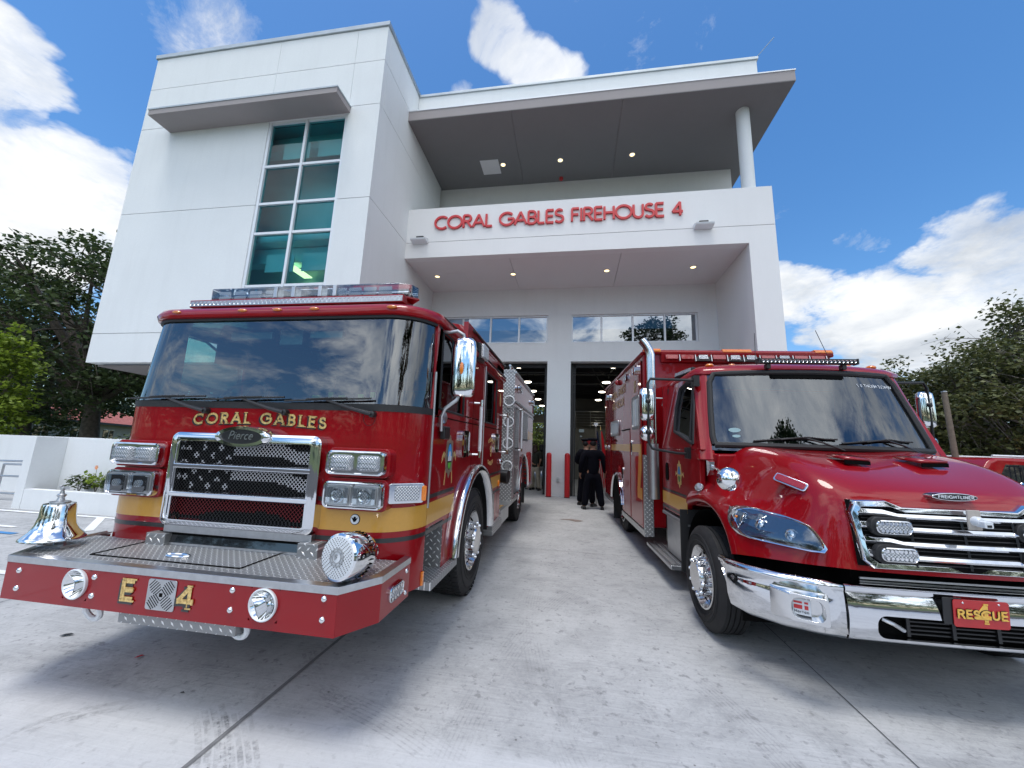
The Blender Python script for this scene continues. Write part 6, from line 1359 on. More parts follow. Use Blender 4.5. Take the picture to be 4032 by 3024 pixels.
# exhaust stack and gear between cab and box
o=empty('exhaust_stack',(-1.205,1.77,0)); o.parent=am
pth=[(0,0,.95),(0,0,2.84),(0,0,2.92),(-.02,.005,3.00),(-.06,.01,3.075),(-.115,.02,3.15)]
b=MB(); b.tube(pth,.060,20,cap=False); b.build('pipe',M['polal'],o); b=MB(); b.tube([(-.11,.02,3.145),(-.116,.021,3.152)],.055,16); b.build('pipe_mouth',M['deep'],o)
b=MB(); b.tube([(0,-.01,.92),(0,-.01,1.66)],.080,24); b.tube([(0,0,2.46),(0,0,2.49)],.064,20); b.tube([(.05,0,2.30),(.16,0,2.30),(.16,.05,2.2)],.012,6); b.build('heat_shield',M['satin'],o)
b=MB()
for k in range(17):
    for z0 in (1.0,1.34):
        z=z0+.018*k
        a0=200+(k%2)*5
        b.add([(.0805*math.cos(R(a)),-.01+.0805*math.sin(R(a)),zz) for a,zz in ((a0,z),(a0+44,z),(a0+44,z+.007),(a0,z+.007))],[(0,1,2,3)])
b.build('vent_slots',M['deep'],o,smooth=0)
b=MB(); b.tube([(-1.02,1.72,.95),(-1.02,1.72,1.35)],.05,12); b.tube([(-1.06,1.70,.85),(-.9,1.7,.85)],.045,12); b.lathe([(.045,0),(.045,.02),(.03,.03)],(-1.1,1.68,.84),ax='x',n=16); b.box(-1.08,-.96,1.66,1.78,.9,1.2); b.build('filter_canister',M['black'],am)
b=MB(); b.box(-.45,.45,-.5,5.9,.45,.70); b.tube([(-1,.12,.44),(1,.12,.44)],.07,8); b.tube([(-1,4.2,.44),(1,4.2,.44)],.10,8); b.box(-1.0,1.0,.7,1.94,.35,.8); b.build('chassis',M['black'],am,smooth=0)
for s in (-1,1):
    make_wheel(am,s*1.215,.12,.445,s,.443,.27,.262,'rib')
    make_wheel(am,s*1.19,4.20,.44,s,.44,.22,.262,'rib',dual=True,nuts=8)
# ================================================================ people
def skin(name,mat,parent,V,E,sub=1,roots=(0,)):
    """V: {key:(x,y,z,r)}; one continuous surface grown along the edges"""
    keys=list(V); me=bpy.data.meshes.new(name); me.from_pydata([V[k][:3] for k in keys],[(keys.index(a),keys.index(b)) for a,b in E],[])
    bm=bmesh.new(); bm.from_mesh(me); bm.verts.ensure_lookup_table(); L=bm.verts.layers.skin.verify()
    for v,k in zip(bm.verts,keys):
        r=V[k][3]; v[L].radius=r if isinstance(r,tuple) else (r,r); v[L].use_root=(keys.index(k) in roots)
    bm.to_mesh(me); bm.free(); me.materials.append(mat)
    o=bpy.data.objects.new(name,me); COL.objects.link(o); o.parent=parent
    o.modifiers.new('skin','SKIN').use_smooth_shade=True
    q=o.modifiers.new('sub','SUBSURF'); q.levels=sub; q.render_levels=sub
    return o
def person(label,group,x,y,z,h,yaw,skinm,top,legs,hair,arms,stance=.05,cap=False,longhair=0,skirt=.47,shoe='black',wide=1.):
    """figure facing local -y; arms = ((elbow),(wrist)) for right and left in body units"""
    p=tag(empty('person',(x,y,z),(0,0,yaw)),label,'person',group)
    S=lambda t:tuple(a*h for a in t[:3])+((t[3]*h) if not isinstance(t[3],tuple) else tuple(a*h for a in t[3]),)
    V={'pel':(0,0,.53,(.078,.06)),'spi':(0,.005,.62,(.068,.052)),'che':(0,0,.73,(.085,.06)),'clav':(0,.005,.80,(.05,.042)),'nk':(0,.005,.845,.032),'jaw':(0,-.012,.875,(.040,.044)),'hd':(0,-.004,.918,(.046,.054)),'top':(0,.0,.955,(.040,.046)),'nose':(0,-.062,.900,.010)}
    E=[('pel','spi'),('spi','che'),('che','clav'),('clav','nk'),('nk','jaw'),('jaw','hd'),('hd','top'),('hd','nose')]
    for s,n in ((-1,'R'),(1,'L')):
        V['ear'+n]=(s*.047,.004,.905,.008); E.append(('hd','ear'+n))
        el,wr=arms[0 if s<0 else 1]
        V['sh'+n]=(s*.098*wide,.005,.795,.036); V['el'+n]=(*el,.026); V['wr'+n]=(*wr,.018)
        E+=[('clav','sh'+n),('sh'+n,'el'+n),('el'+n,'wr'+n)]
        e,w_=Vector(el),Vector(wr); d=(w_-e).normalized(); sd=d.cross(Vector((s,0,.2))).normalized(); 
        V['pa'+n]=(*(w_+d*.035),(.022,.012)); E.append(('wr'+n,'pa'+n))
        for i in range(4):
            off=sd*(.012*(i-1.5)); L_=(.030,.036,.034,.026)[i]; bend=d.cross(sd)*s*.014
            V[f'k{n}{i}']=(*(w_+d*.055+off),.0058); V[f'f{n}{i}']=(*(w_+d*(.055+L_*.6)+off+bend*.6),.0052); V[f't{n}{i}']=(*(w_+d*(.055+L_)+off+bend*1.8),.0045); E+=[('pa'+n,f'k{n}{i}'),(f'k{n}{i}',f'f{n}{i}'),(f'f{n}{i}',f't{n}{i}')]
        V['th'+n]=(*(w_+d*.030-sd*.026),.0062); V['tt'+n]=(*(w_+d*.052-sd*.036),.005); E+=[('pa'+n,'th'+n),('th'+n,'tt'+n)]
        V['hp'+n]=(s*.05,0,.50,.052); V['kn'+n]=(s*(.05+stance*.5),-.01,.275,.034); V['an'+n]=(s*(.05+stance),.012,.045,.022); V['to'+n]=(s*(.055+stance*1.1),-.075,.016,.018)
        E+=[('pel','hp'+n),('hp'+n,'kn'+n),('kn'+n,'an'+n),('an'+n,'to'+n)]
    skin('body',skinm,p,{k:S(v) for k,v in V.items()},E)
    g=lambda k,dr,**a: S((*V[k][:3],(V[k][3][0]+dr,V[k][3][1]+dr) if isinstance(V[k][3],tuple) else V[k][3]+dr))
    T={'pel':S((0,.0,skirt,(.098,.078))),'b':S((0,.0,.53,(.092,.072))),'spi':g('spi',.018+.016*(wide>1)),'che':g('che',.018+.016*(wide>1)),'clav':g('clav',.016+.012*(wide>1)),'nkc':S((0,.004,.832,.040))}
    TE=[('clav','nkc'),('pel','b'),('b','spi'),('spi','che'),('che','clav')]
    for n in 'RL':
        T['sh'+n]=g('sh'+n,.012+.014*(wide>1)); TE.append(('clav','sh'+n)); T['el'+n]=g('el'+n,.012+.010*(wide>1)); TE.append(('sh'+n,'el'+n))
        if top[1]: T['wr'+n]=g('wr'+n,.012); TE.append(('el'+n,'wr'+n))
    skin('jacket' if top[1] else 'shirt',top[0],p,T,TE)
    T={'w':S((0,.0,.555,(.085,.065))),'pel':S((0,.0,.50,(.092,.070)))}; TE=[('w','pel')]
    for s,n in ((-1,'R'),(1,'L')):
        T['hp'+n]=S((s*(.05+.01*(wide>1)),0,.45,.058+.012*(wide>1))); T['kn'+n]=g('kn'+n,.016+.014*(wide>1)); T['an'+n]=S((V['an'+n][0],V['an'+n][1]-.005,.038,.036+.012*(wide>1))); TE+=[('pel','hp'+n),('hp'+n,'kn'+n),('kn'+n,'an'+n)]
    skin('trousers',legs,p,T,TE)
    for s,n in ((-1,'R'),(1,'L')):
        b=MB(); ax,ay=V['an'+n][0]*h,V['an'+n][1]*h; tx,ty=V['to'+n][0]*h,V['to'+n][1]*h
        b.loft([[(ax+dx*.045,ay+.05+dy*.02,zz) for dx,dy,zz in ((-1,0,0.001),(1,0,.001),(.9,0,.07),(-.9,0,.07))],[(ax+dx*.045,ay-.02,zz) for dx,zz in ((-1,0.001),(1,.001),(.85,.10),(-.85,.10))],[(tx+dx*.05,ty+.02,zz) for dx,zz in ((-1,0.001),(1,.001),(.8,.06),(-.8,.06))],[(tx+dx*.035,ty-.04,zz) for dx,zz in ((-1,0.001),(1,.001),(.8,.035),(-.8,.035))]]); b.build('shoe',M[shoe],p,bev=.012,smooth=60)
    if cap:
        b=MB(); b.lathe([(.104,1.628),(.108,1.64),(.108,1.705)],(0,.0,0),n=28,cap=False); o=b.build('cap_band',M['capred'],p,smooth=60); o.location=(0,-.01,.955*h-1.652-.035)
        b=MB(); b.lathe([(.098,.0),(.104,.012),(.142,.048),(.146,.060),(.13,.074),(.06,.088),(0,.090)],(0,0,0),n=32,cap=False); o=b.build('cap_crown',M['navy'],p,smooth=60); o.location=(0,-.01,.955*h+.008); o.rotation_euler=(R(-5),0,0)
        b=MB(); b.loft([[(math.sin(t)*.10,-math.cos(t)*.10,0),(math.sin(t)*.125,-math.cos(t)*(.10+.06*math.cos(t)**2)-.01,-.02)] for t in [R(-70+140*k/14) for k in range(15)]],False,False); o=b.build('cap_visor',M['black'],p,smooth=60,solid=.004); o.location=(0,-.01,.955*h-.03)
        b=MB(); b.tube([(-.165,.0,.795*h+.03),(-.20,.03,.76*h),(-.19,.05,.68*h),(-.14,.09,.70*h)],.010,8); b.build('shoulder_cord',M['capred'],p)
    zc=.918*h
    b=MB(); b.ball((0,.012*h,zc+.018*h),(.052*h,.056*h,.050*h),16,12); 
    if longhair:
        b.loft([[(math.cos(t)*.056*h*k,.020*h+abs(math.sin(t))*.045*h*k,zz) for t in [R(a) for a in range(-10,200,15)]]+[(0,.0,zz)] for zz,k in ((zc+.02*h,1),(zc-.05*h,1.05),(zc-longhair*h*.6,1.1),(zc-longhair*h,.8))])
    b.build('hair',M[hair],p,smooth=80)
    b=MB()
    for s in (-1,1): b.ball((s*.019*h,-.053*h,.915*h),(.006*h,.003*h,.004*h),8,6)
    b.build('eyes',M['black'],p); b=MB(); b.ball((0,-.055*h,.878*h),(.014*h,.003*h,.004*h),8,6); b.build('mouth',M['capred'],p)
    return p
dn=lambda s,o=.0,f=.0:((s*(.135+o),.01,.64),(s*(.145+o),-.03+f,.50))
person('officer in dark dress uniform and red-banded cap seen from behind, the nearer of the pair','uniformed officers by the bay door',.525,10.45,gz(10.45),1.80,R(186),M['skind'],(M['navy'],True),M['navy'],'hairb',(dn(-1,.03),dn(1,.03,-.03)),stance=.075,cap=True,wide=1.15,skirt=.44)
person('officer in dark dress uniform half hidden behind the nearer officer','uniformed officers by the bay door',.37,11.02,gz(11.0),1.79,R(150),M['skin'],(M['navy'],True),M['navy'],'hairb',(((-.15,.02,.64),(-.06,-.10,.60)),((.16,.03,.65),(.08,-.10,.62))),stance=.06,cap=True,wide=1.1,skirt=.44)
person('woman with long brown hair, dark top and khaki trousers inside the left bay','onlookers inside the left bay',-1.35,14.3,.334,1.66,R(170),M['skin'],(M['olive'],False),M['khaki'],'hair',(((-.14,.05,.66),(-.09,-.03,.56)),((.15,.08,.64),(.04,.10,.58))),longhair=.13,stance=.04)
person('woman in black top and pale grey trousers beside the woman in khaki trousers','onlookers inside the left bay',-1.15,14.7,.334,1.70,R(185),M['skin'],(M['olive'],False),M['greycl'],'hairb',(dn(-1),dn(1)),longhair=.10,stance=.03)
person('onlooker in dark clothes mostly hidden behind the left red bollard','onlookers inside the left bay',-.96,15.0,.334,1.70,R(180),M['skind'],(M['olive'],True),M['navy'],'hairb',(dn(-1),dn(1)),stance=.03)
person('onlooker with fair hair at the left edge of the group in the bay','onlookers inside the left bay',-1.56,14.6,.334,1.58,R(175),M['skin'],(M['khaki'],False),M['khaki'],'hairl',(dn(-1),dn(1)),longhair=.12,stance=.03)
# flags
def flag(label,x,y,cloth,top,eagle,z0,z1,lean):
    o=tag(empty('flag',(x,y,.30)),label,'flag'); zz=top-.30
    b=MB(); b.tube([(0,0,.0),(0,0,zz-.12)],.013,10); b.build('pole',M['wood'],o)
    b=MB()
    if eagle:
        b.ball((0,0,zz-.10),.022); b.ball((0,0,zz-.055),(.016,.016,.03))
        for s in (-1,1): b.loft([[(s*.005,-.006,zz-.03),(s*.005,.006,zz-.03),(s*.008,0,zz-.07)],[(s*.035,-.005,zz-.0),(s*.035,.005,zz-.0),(s*.045,0,zz-.06)],[(s*.05,-.003,zz-.02),(s*.05,.003,zz-.02),(s*.062,0,zz-.10)]])
        b.ball((0,-.008,zz-.015),(.012,.016,.014))
    else: b.ball((0,0,zz-.10),.020); b.lathe([(.014,zz-.09),(.010,zz-.05),(0,zz+.02)],(0,0,0),n=10)
    b.build('finial',M['gold'] if not eagle else M['alu'],o)
    b=MB(); rows=[]
    for j in range(15):
        t=j/14; z=z0-.3-(z0-z1)*t; wd=.03+.13*t**.7
        rows.append([(lean*t*.10+.01+wd*(k/16),.035*math.sin(k*1.4+t*2)*min(1,t*2+.2),z+.02*math.sin(k*1.1)*t) for k in range(17)])
    b.loft(rows,False,False); b.build('cloth',cloth,o,smooth=180,fix=False)
def starstripe():
    m=N('star_and_stripe_cloth'); v=m.obj(); s=m.n('ShaderNodeSeparateXYZ',i={0:v})
    st=m.ramp(m.math('SINE',m.math('MULTIPLY',m.math('ADD',s.outputs[0],m.math('MULTIPLY',s.outputs[2],.12)),130.)),[(.5,(.42,.02,.03)),(.52,(.6,.58,.56))])
    vo=m.n('ShaderNodeTexVoronoi',i={'Vector':v,'Scale':22.}).outputs[0]; can=m.ramp(vo,[(.16,(.6,.6,.62)),(.2,(.012,.016,.05))])
    k=m.ramp(m.math('MULTIPLY',s.outputs[2],.4),[(.47,0),(.48,1)]); m.l(m.mix(k,st,can),m.p.inputs['Base Color']); m.p.inputs['Roughness'].default_value=.85; return m.mat
flag('furled national flag with a silver eagle finial beside the red flag',.665,11.5,starstripe(),2.585,True,2.36,.75,1.0)
flag('furled plain red flag with a gold spear finial',.80,11.55,M['flagred'],2.49,False,2.34,.8,.7)
# ================================================================ left side: planter, walls, rails
pw=tag(empty('planter_wall',(-11.09,6.386,gz(6.4))),'white stucco planter wall with a low front and a tall back, left of the fire engine','wall')
def lp(b,name,mat,**k): o=b.build(name,mat,pw,**k); o.matrix_parent_inverse=Matrix.Translation((11.09,-6.386,-gz(6.4))); return o
b=MB(); b.box(-10.875,-5.6,6.39,6.54,.10,.555); lp(b,'low_front_wall',M['white'],smooth=0,bev=.006)
b=MB(); b.box(-11.09,-10.88,6.386,7.10,.10,1.60); lp(b,'end_wall',M['white'],smooth=0,bev=.006)
b=MB(); b.box(-10.879,-5.6,6.90,7.10,.10,1.60); lp(b,'tall_back_wall',M['white'],smooth=0,bev=.006)
b=MB(); b.box(-10.87,-5.6,6.545,6.895,.2,.50); lp(b,'soil',M['bark'],smooth=0)
b=MB(); b.box(-24,-11.0,8.0,8.2,.15,1.61); tag(b.build('boundary_wall',M['white'],smooth=0,bev=.006),'plain white wall behind the handrail at the far left','wall')
hr=tag(empty('handrail',(-12.6,7.0,.18)),'grey metal ramp handrail left of the planter wall','handrail')
b=MB()
for z in (.87,.54,.17): b.tube([(-5,0,z-.08),(1.3,0,z)],.022,8)
for x in (-.05,-2.2,-4.2): b.tube([(x,0,0),(x,0,.78)],.022,8)
b.tube([(-.05,0,.78),(1.2,0,.80)],.022,8)
b.build('rails',M['satin'],hr)
def leaves(b,c,r,n,size,flat=.5,up=0,rnd=random):
    for _ in range(n):
        while True:
            u=Vector((rnd.uniform(-1,1),rnd.uniform(-1,1),rnd.uniform(-1,1)))
            if u.length<1: break
        p=Vector((c[0]+u.x*r[0],c[1]+u.y*r[1],c[2]+u.z*r[2])); s=size*rnd.uniform(.6,1.3)
        d=Vector((rnd.gauss(0,1),rnd.gauss(0,1),rnd.gauss(0,flat)-.2)).normalized(); w_=d.cross(Vector((rnd.gauss(0,.6),rnd.gauss(0,.6),1))).normalized()*s*.34
        b.add([p,p+d*s*.5+w_,p+d*s,p+d*s*.5-w_],[(0,1,2,3)])
for k,(x,y,hh,fl) in enumerate(((-10.0,6.7,.34,0),(-9.62,6.72,.40,1),(-9.2,6.7,.30,1),(-8.8,6.72,.36,0),(-8.4,6.7,.30,0),(-7.9,6.72,.34,0))):
    lab=['leafy planter shrub nearest the end wall','tall leafy planter shrub with an orange flower','low planter shrub with an orange flower','leafy green planter shrub, fourth from the end wall','leafy green planter shrub, fifth from the end wall','planter shrub nearest the fire engine'][k]
    o=tag(empty('flowering_shrub',(x,y,.50)),lab,'shrub','shrubs in the planter')
    b=MB(); 
    for q in range(9): a=q*2.4; leaves(b,(.16*math.cos(a)*(q/9+.2),.13*math.sin(a),hh*(.35+.6*((q*37)%10)/10)),(.10,.09,.07),22,.075)
    b.build('foliage',M['bright'] if k%2 else M['oak'],o,smooth=0,fix=False)
    b=MB()
    for q in range(6): a=q*1.05; b.tube([(0,0,0),(.07*math.cos(a),.06*math.sin(a),hh*.6),(.12*math.cos(a),.10*math.sin(a),hh*.95)],.004,4)
    b.build('stems',M['bark'],o)
    if fl:
        b=MB(); b.tube([(0,-.05,hh*.8),(.01,-.06,hh*1.3)],.004,4); b.build('flower_stem',M['bright'],o)
        b=MB()
        for q in range(8): a=q*PI/4; b.add([(.01,-.06,hh*1.3),(.01+.035*math.cos(a-.3),-.075,hh*1.3+.035*math.sin(a-.3)),(.01+.05*math.cos(a),-.07,hh*1.3+.05*math.sin(a)),(.01+.035*math.cos(a+.3),-.075,hh*1.3+.035*math.sin(a+.3))],[(0,1,2,3)])
        b.build('petals',basic('orange_petals',(.75,.25,.03),.6),o,smooth=0,fix=False)
# ================================================================ trees
def tree(name,label,cat,group,x,y,z,h,crown,tufts,per,leaf,mat,bark,tr=.3,lean=(0,0),seed=1,bare=0,trunkh=.35,tuft=.55,low=-1):
    rnd=random.Random(seed); o=tag(empty(name,(x,y,z)),label,cat,group)
    cz=h-crown[2]; C=Vector((lean[0],lean[1],cz)); th=h*trunkh
    T=MB(); top=Vector((lean[0]*.4,lean[1]*.4,th)); T.tube([(0,0,-.3),(0.02*h,0,th*.5),top],[tr*1.15,tr*.85,tr*.7],10)
    B=MB(); nodes=[]
    nl=max(5,tufts//14)
    for i in range(nl):
        a=2*PI*(i+rnd.random()*.6)/nl; e=rnd.uniform(-.5,.95); q=Vector((math.cos(a)*math.cos(e)*crown[0]*.62,math.sin(a)*math.cos(e)*crown[1]*.62,math.sin(e)*crown[2]*.62))+C
        mid=top.lerp(q,.5)+Vector((rnd.gauss(0,.05*h*.3),rnd.gauss(0,.05*h*.3),.03*h)); T.tube([top,mid,q],[tr*.42,tr*.28,tr*.13],6); nodes.append(q)
    for i in range(tufts):
        while True:
            u=Vector((rnd.gauss(0,1),rnd.gauss(0,1),rnd.gauss(0,1))).normalized()
            if u.z>low: break
        k=rnd.uniform(.35,1.0)**.45*rnd.uniform(.86,1.08); p=C+Vector((u.x*crown[0]*k,u.y*crown[1]*k,u.z*crown[2]*k))
        n=min(nodes,key=lambda q:(q-p).length); m_=n.lerp(p,.5)+Vector((rnd.gauss(0,.15),rnd.gauss(0,.15),.1)); T.tube([n,m_,p],[tr*.11,tr*.07,tr*.03],4,cap=False)
        if bare and rnd.random()<bare:
            for _ in range(5): T.tube([p,p+Vector((rnd.gauss(0,.5),rnd.gauss(0,.5),rnd.gauss(.1,.4)))*tuft*1.5],[tr*.035,tr*.015],3,cap=False)
            leaves(B,p,(tuft,tuft,tuft*.6),per//4,leaf,rnd=rnd); continue
        s=rnd.uniform(.6,1.25); leaves(B,p,(tuft*s,tuft*s,tuft*s*.55),int(per*s),leaf,rnd=rnd)
    T.build('trunk',bark,o,smooth=60,fix=False); B.build('crown',mat,o,smooth=0,fix=False); return o
tree('oak_tree','large dark spreading oak behind the house roof, left of the tower','tree','trees on the left',-21.5,14.2,.2,10.5,(7.6,5.5,4.0),360,110,.19,M['oak'],M['bark'],.38,seed=3,tuft=.80,trunkh=.28)
tree('oak_tree','darker oak at the far left edge behind the bright young tree','tree','trees on the left',-31,17.5,.1,10.2,(7,5,4.3),230,110,.24,M['oak'],M['bark'],.36,seed=8,tuft=.9,trunkh=.25)
tree('oak_tree','low dark oak showing under the tower beside the fire engine','tree','trees on the left',-18.0,16.5,.2,7.6,(4.6,3.6,2.4),170,110,.18,M['oak'],M['bark'],.25,seed=12,tuft=.8,trunkh=.25)
tree('young_tree','bright green young tree at the left edge above the white wall','tree','trees on the left',-16.75,8.6,.2,4.75,(.78,.85,2.2),130,60,.13,M['bright'],M['bark'],.07,seed=5,tuft=.36,trunkh=.3)
tree('shade_tree','brownish half bare tree behind the parked red car at the right edge','tree','trees on the right',18.6,17.0,.2,8.3,(4.4,4.2,3.8),400,110,.16,M['dry'],M['barkg'],.24,seed=21,bare=.18,tuft=.75,trunkh=.22)
tree('shade_tree','green topped tree between the utility pole and the ambulance mirror','tree','trees on the right',13.8,19.5,.2,6.0,(3.6,3,2.7),300,110,.15,M['dry'],M['barkg'],.18,seed=22,bare=.08,tuft=.7,trunkh=.2)
tree('shade_tree','tree just right of the utility pole with pale bare twigs','tree','trees on the right',15.6,15.8,.2,6.2,(3.0,2.8,2.8),320,105,.14,M['dry'],M['barkg'],.15,seed=23,bare=.2,tuft=.65,trunkh=.15)
tree('shade_tree','sparse wispy tree top just above the ambulance roof','tree','trees on the right',11.9,20.5,.2,5.7,(2.2,2.2,1.8),70,45,.14,M['oak'],M['barkg'],.15,seed=24,bare=.3,tuft=.6,trunkh=.3)
tree('shade_tree','dark tree filling the lowest part of the right edge behind the others','tree','trees on the right',21.5,22.0,.2,7.4,(6.0,4,3.6),170,80,.24,M['dry'],M['barkg'],.3,seed=25,tuft=.9,trunkh=.15)
tree('sunlit_tree','yellow green tree seen through the open left bay','tree','trees beyond the bay',-3.6,38,.2,8.5,(4.2,3,4.1),190,80,.26,M['far'],M['bark'],.25,seed=31,tuft=.9,trunkh=.15)
tree('sunlit_tree','greyer green tree seen through the upper rear windows of the bay','tree','trees beyond the bay',-5.0,44,.2,11,(6,4,5.2),170,80,.30,M['oak'],M['bark'],.3,seed=32,tuft=1.1,trunkh=.2)
# trees across the street behind the photographer: the panes and chrome mirror them
rt=tree('street_tree','street tree across the road, seen only mirrored in glass and chrome','tree','trees mirrored in the windscreens',-14,-27,-.16,10.5,(6,5,4.6),150,60,.34,M['oak'],M['bark'],.35,seed=41,tuft=1.0,trunkh=.25)
for x,y,s in ((-30,-25,1.0),(3.5,-30,.85),(17,-26,.95),(31,-24,1.1),(-46,-30,1.2),(46,-20,1.1),(-52,-6,1.0)):
    c=copytree(rt); c.location=(x,y,-.16); c.scale=(s,s,s); c.rotation_euler=(0,0,x)
tree('street_tree','nearer street tree mirrored in the middle of the ambulance windscreen','tree',None,6.9,-7.6,-.1,14.2,(3.0,2.6,4.2),150,60,.24,M['oak'],M['bark'],.2,seed=44,tuft=.6,trunkh=.3)
def palm(x,y,h,label):
    o=tag(empty('palm_tree',(x,y,-.16)),label,'palm','palms mirrored in the windscreens'); b=MB(); b.tube([(0,0,0),(.15,0,h*.5),(.1,0,h)],[.22,.16,.13],10); b.build('trunk',M['barkg'],o)
    b=MB(); rnd=random.Random(3)
    for k in range(26):
        a=k*2.4; e=rnd.uniform(-.6,1.1); L_=2.2; prev=None
        pts=[Vector((.1+math.cos(a)*L_*t*math.cos(e*(1-t*.4)),math.sin(a)*L_*t*math.cos(e*(1-t*.4)),h+math.sin(e)*L_*t-1.1*t*t)) for t in [j/7 for j in range(8)]]
        for j in range(7):
            d=(pts[j+1]-pts[j]); w_=d.cross(Vector((0,0,1))).normalized()
            for s in (-1,1):
                for q in range(3): p=pts[j]+d*(q/3); b.add([p,p+w_*s*.42*(1-j/9)+d*.5-Vector((0,0,.18)),p+d*.16],[(0,1,2)])
    b.build('crown',M['palm'],o,smooth=0,fix=False)
palm(8.5,-24,8.6,'tall palm mirrored in the fire engine windscreen'); palm(-6,-26,7.6,'shorter palm mirrored in the bay windows')
# hedge, pole, house, car
b=MB(); rnd=random.Random(9)
for k in range(110): leaves(b,(-10.8+5.3*k/110,7.55+rnd.uniform(-.2,.2),1.15+rnd.uniform(-.5,.45)),(.2,.25,.18),34,.09,rnd=rnd)
hg=b.build('hedge',M['oak'],smooth=0,fix=False); tag(hg,'clipped dark hedge just above the tall planter wall','hedge')
po=tag(empty('utility_pole',(11.65,14.0,.3)),'weathered wooden utility pole in front of the trees on the right','pole')
b=MB(); b.tube([(0,0,-.3),(-.03,0,3.72)],[.085,.07],12); b.build('post',M['wood'],po); b=MB(); b.lathe([(.072,3.72),(.078,3.72),(.078,3.75),(0,3.77)],(-.03,0,0),n=12); b.build('pole_cap',M['satin'],po)
hs=tag(empty('tiled_house',(-36.2,20.6,.1),(0,0,math.atan2(9,-4.6))),'low beige house with a red barrel tile roof behind the white walls','house')
b=MB(); b.box(-9,16,-.0,9,0,2.75); b.build('wall',basic('beige_render',(.30,.28,.24),.9,var=.08,vs=2),hs,smooth=0)
def tiles():
    m=N('barrel_tiles'); v=m.obj(); s=m.n('ShaderNodeSeparateXYZ',i={0:v})
    u=m.math('MULTIPLY',s.outputs[0],22.); h_=m.math('ABSOLUTE',m.math('SINE',u)); r=m.math('FRACT',m.math('MULTIPLY',s.outputs[1],2.6)); c=m.mix(m.ramp(m.noise(v,5,4),[(.35,0),(.65,1)]),(.36,.085,.06),(.52,.17,.13))
    c=m.mix(m.ramp(r,[(.02,.6),(.14,0)]),c,(.12,.03,.025)); m.l(m.mix(m.ramp(h_,[(.05,.55),(.4,0)]),c,(.14,.04,.03)),m.p.inputs['Base Color']); m.p.inputs['Roughness'].default_value=.8; m.bump(h_,.8,.06); return m.mat
b=MB(); b.prism([(-.6,2.72),(-.6,2.84),(4.5,4.5),(9.6,2.84),(9.6,2.72)],'x',-9.5,16.5); b.build('roof',tiles(),hs,smooth=0)
b=MB(); b.box(-9.55,16.55,-.68,-.62,2.66,2.82); b.build('gutter',M['dark'],hs,smooth=0)
for x in (-6,-2.5,1.2,4.6,8.2,12): 
    w_=empty('window',(x,0,1.9)); w_.parent=hs; b=MB(); b.box(-.65,.65,-.03,.02,-.35,.35); b.build('pane',M['dlens'],w_,smooth=0); b=MB(); b.box(-.7,.7,-.05,-.031,-.40,-.35); b.box(-.7,.7,-.05,-.031,.35,.40); b.box(-.03,.03,-.05,-.031,-.35,.35); b.build('frame',M['satin'],w_,smooth=0)
# red car with a roof rack beyond the ambulance
ca=tag(empty('parked_car',(12.7,12.6,.2),(0,0,R(4))),'red utility car with a black slatted rack parked beyond the ambulance','car')
b=MB(); side_=[(-2.3,.45),(-2.35,.95),(-2.2,1.08),(-1.95,1.12),(-1.55,1.68),(-1.35,1.78),(1.5,1.78),(1.95,1.66),(2.3,1.15),(2.35,.5)]; b.prism(side_,'y',0,1.85); b.T=None
o_=[]
b.build('body',M['red'],ca,smooth=30,bev=.09,seg=3); ca.rotation_euler=(0,0,R(4)); 
for x0,x1 in ((-1.42,-.55),(-.48,.5),(.57,1.5)):
    b=MB(); b.prism([(x0-.0,1.14),(x1,1.14),(x1-.03,1.60),(x0+(.25 if x0<-1 else .03),1.60)],'y',-.006,.01); b.build('side_window',M['sideg'] if False else M['dlens'],ca,smooth=0)
for x in (-1.45,1.45):
    for yy,s in ((.0,-1),(1.85,1)):
        w_=empty('wheel',(x,yy,.36)); w_.parent=ca; b=MB(); b.lathe([(.22,-.01*s),(.24,.02*s),(.34,.02*s),(.37,-.03*s),(.37,-.2*s),(.2,-.22*s)],(0,0,0),ax='y',n=28,cap=False); b.build('tyre',M['tyre'],w_); b=MB(); b.lathe([(.225,-.0),(.20,.02*s),(.06,.03*s),(0,.03*s)],(0,0,0),ax='y',n=20,cap=False); b.build('rim',M['polal'],w_)
rk=tag(empty('rack_grille',(11.9,12.4,1.55)),'black slatted rack beside the red car window','rack')
b=MB(); b.box(-.2,1.6,-.03,.0,.19,.23); b.box(-.2,1.6,-.03,.0,-.24,-.20)
for k in range(13): b.tube([(-.13+.135*k,-.015,-.2),(-.13+.135*k,-.015,.2)],.016,6)
b.build('slats',M['black'],rk); 
b=MB(); b.tube([(-1.3,.15,1.83),(1.4,.15,1.83)],.03,8); b.tube([(-1.3,1.7,1.83),(1.4,1.7,1.83)],.03,8); b.build('roof_rail',M['alu'],ca)
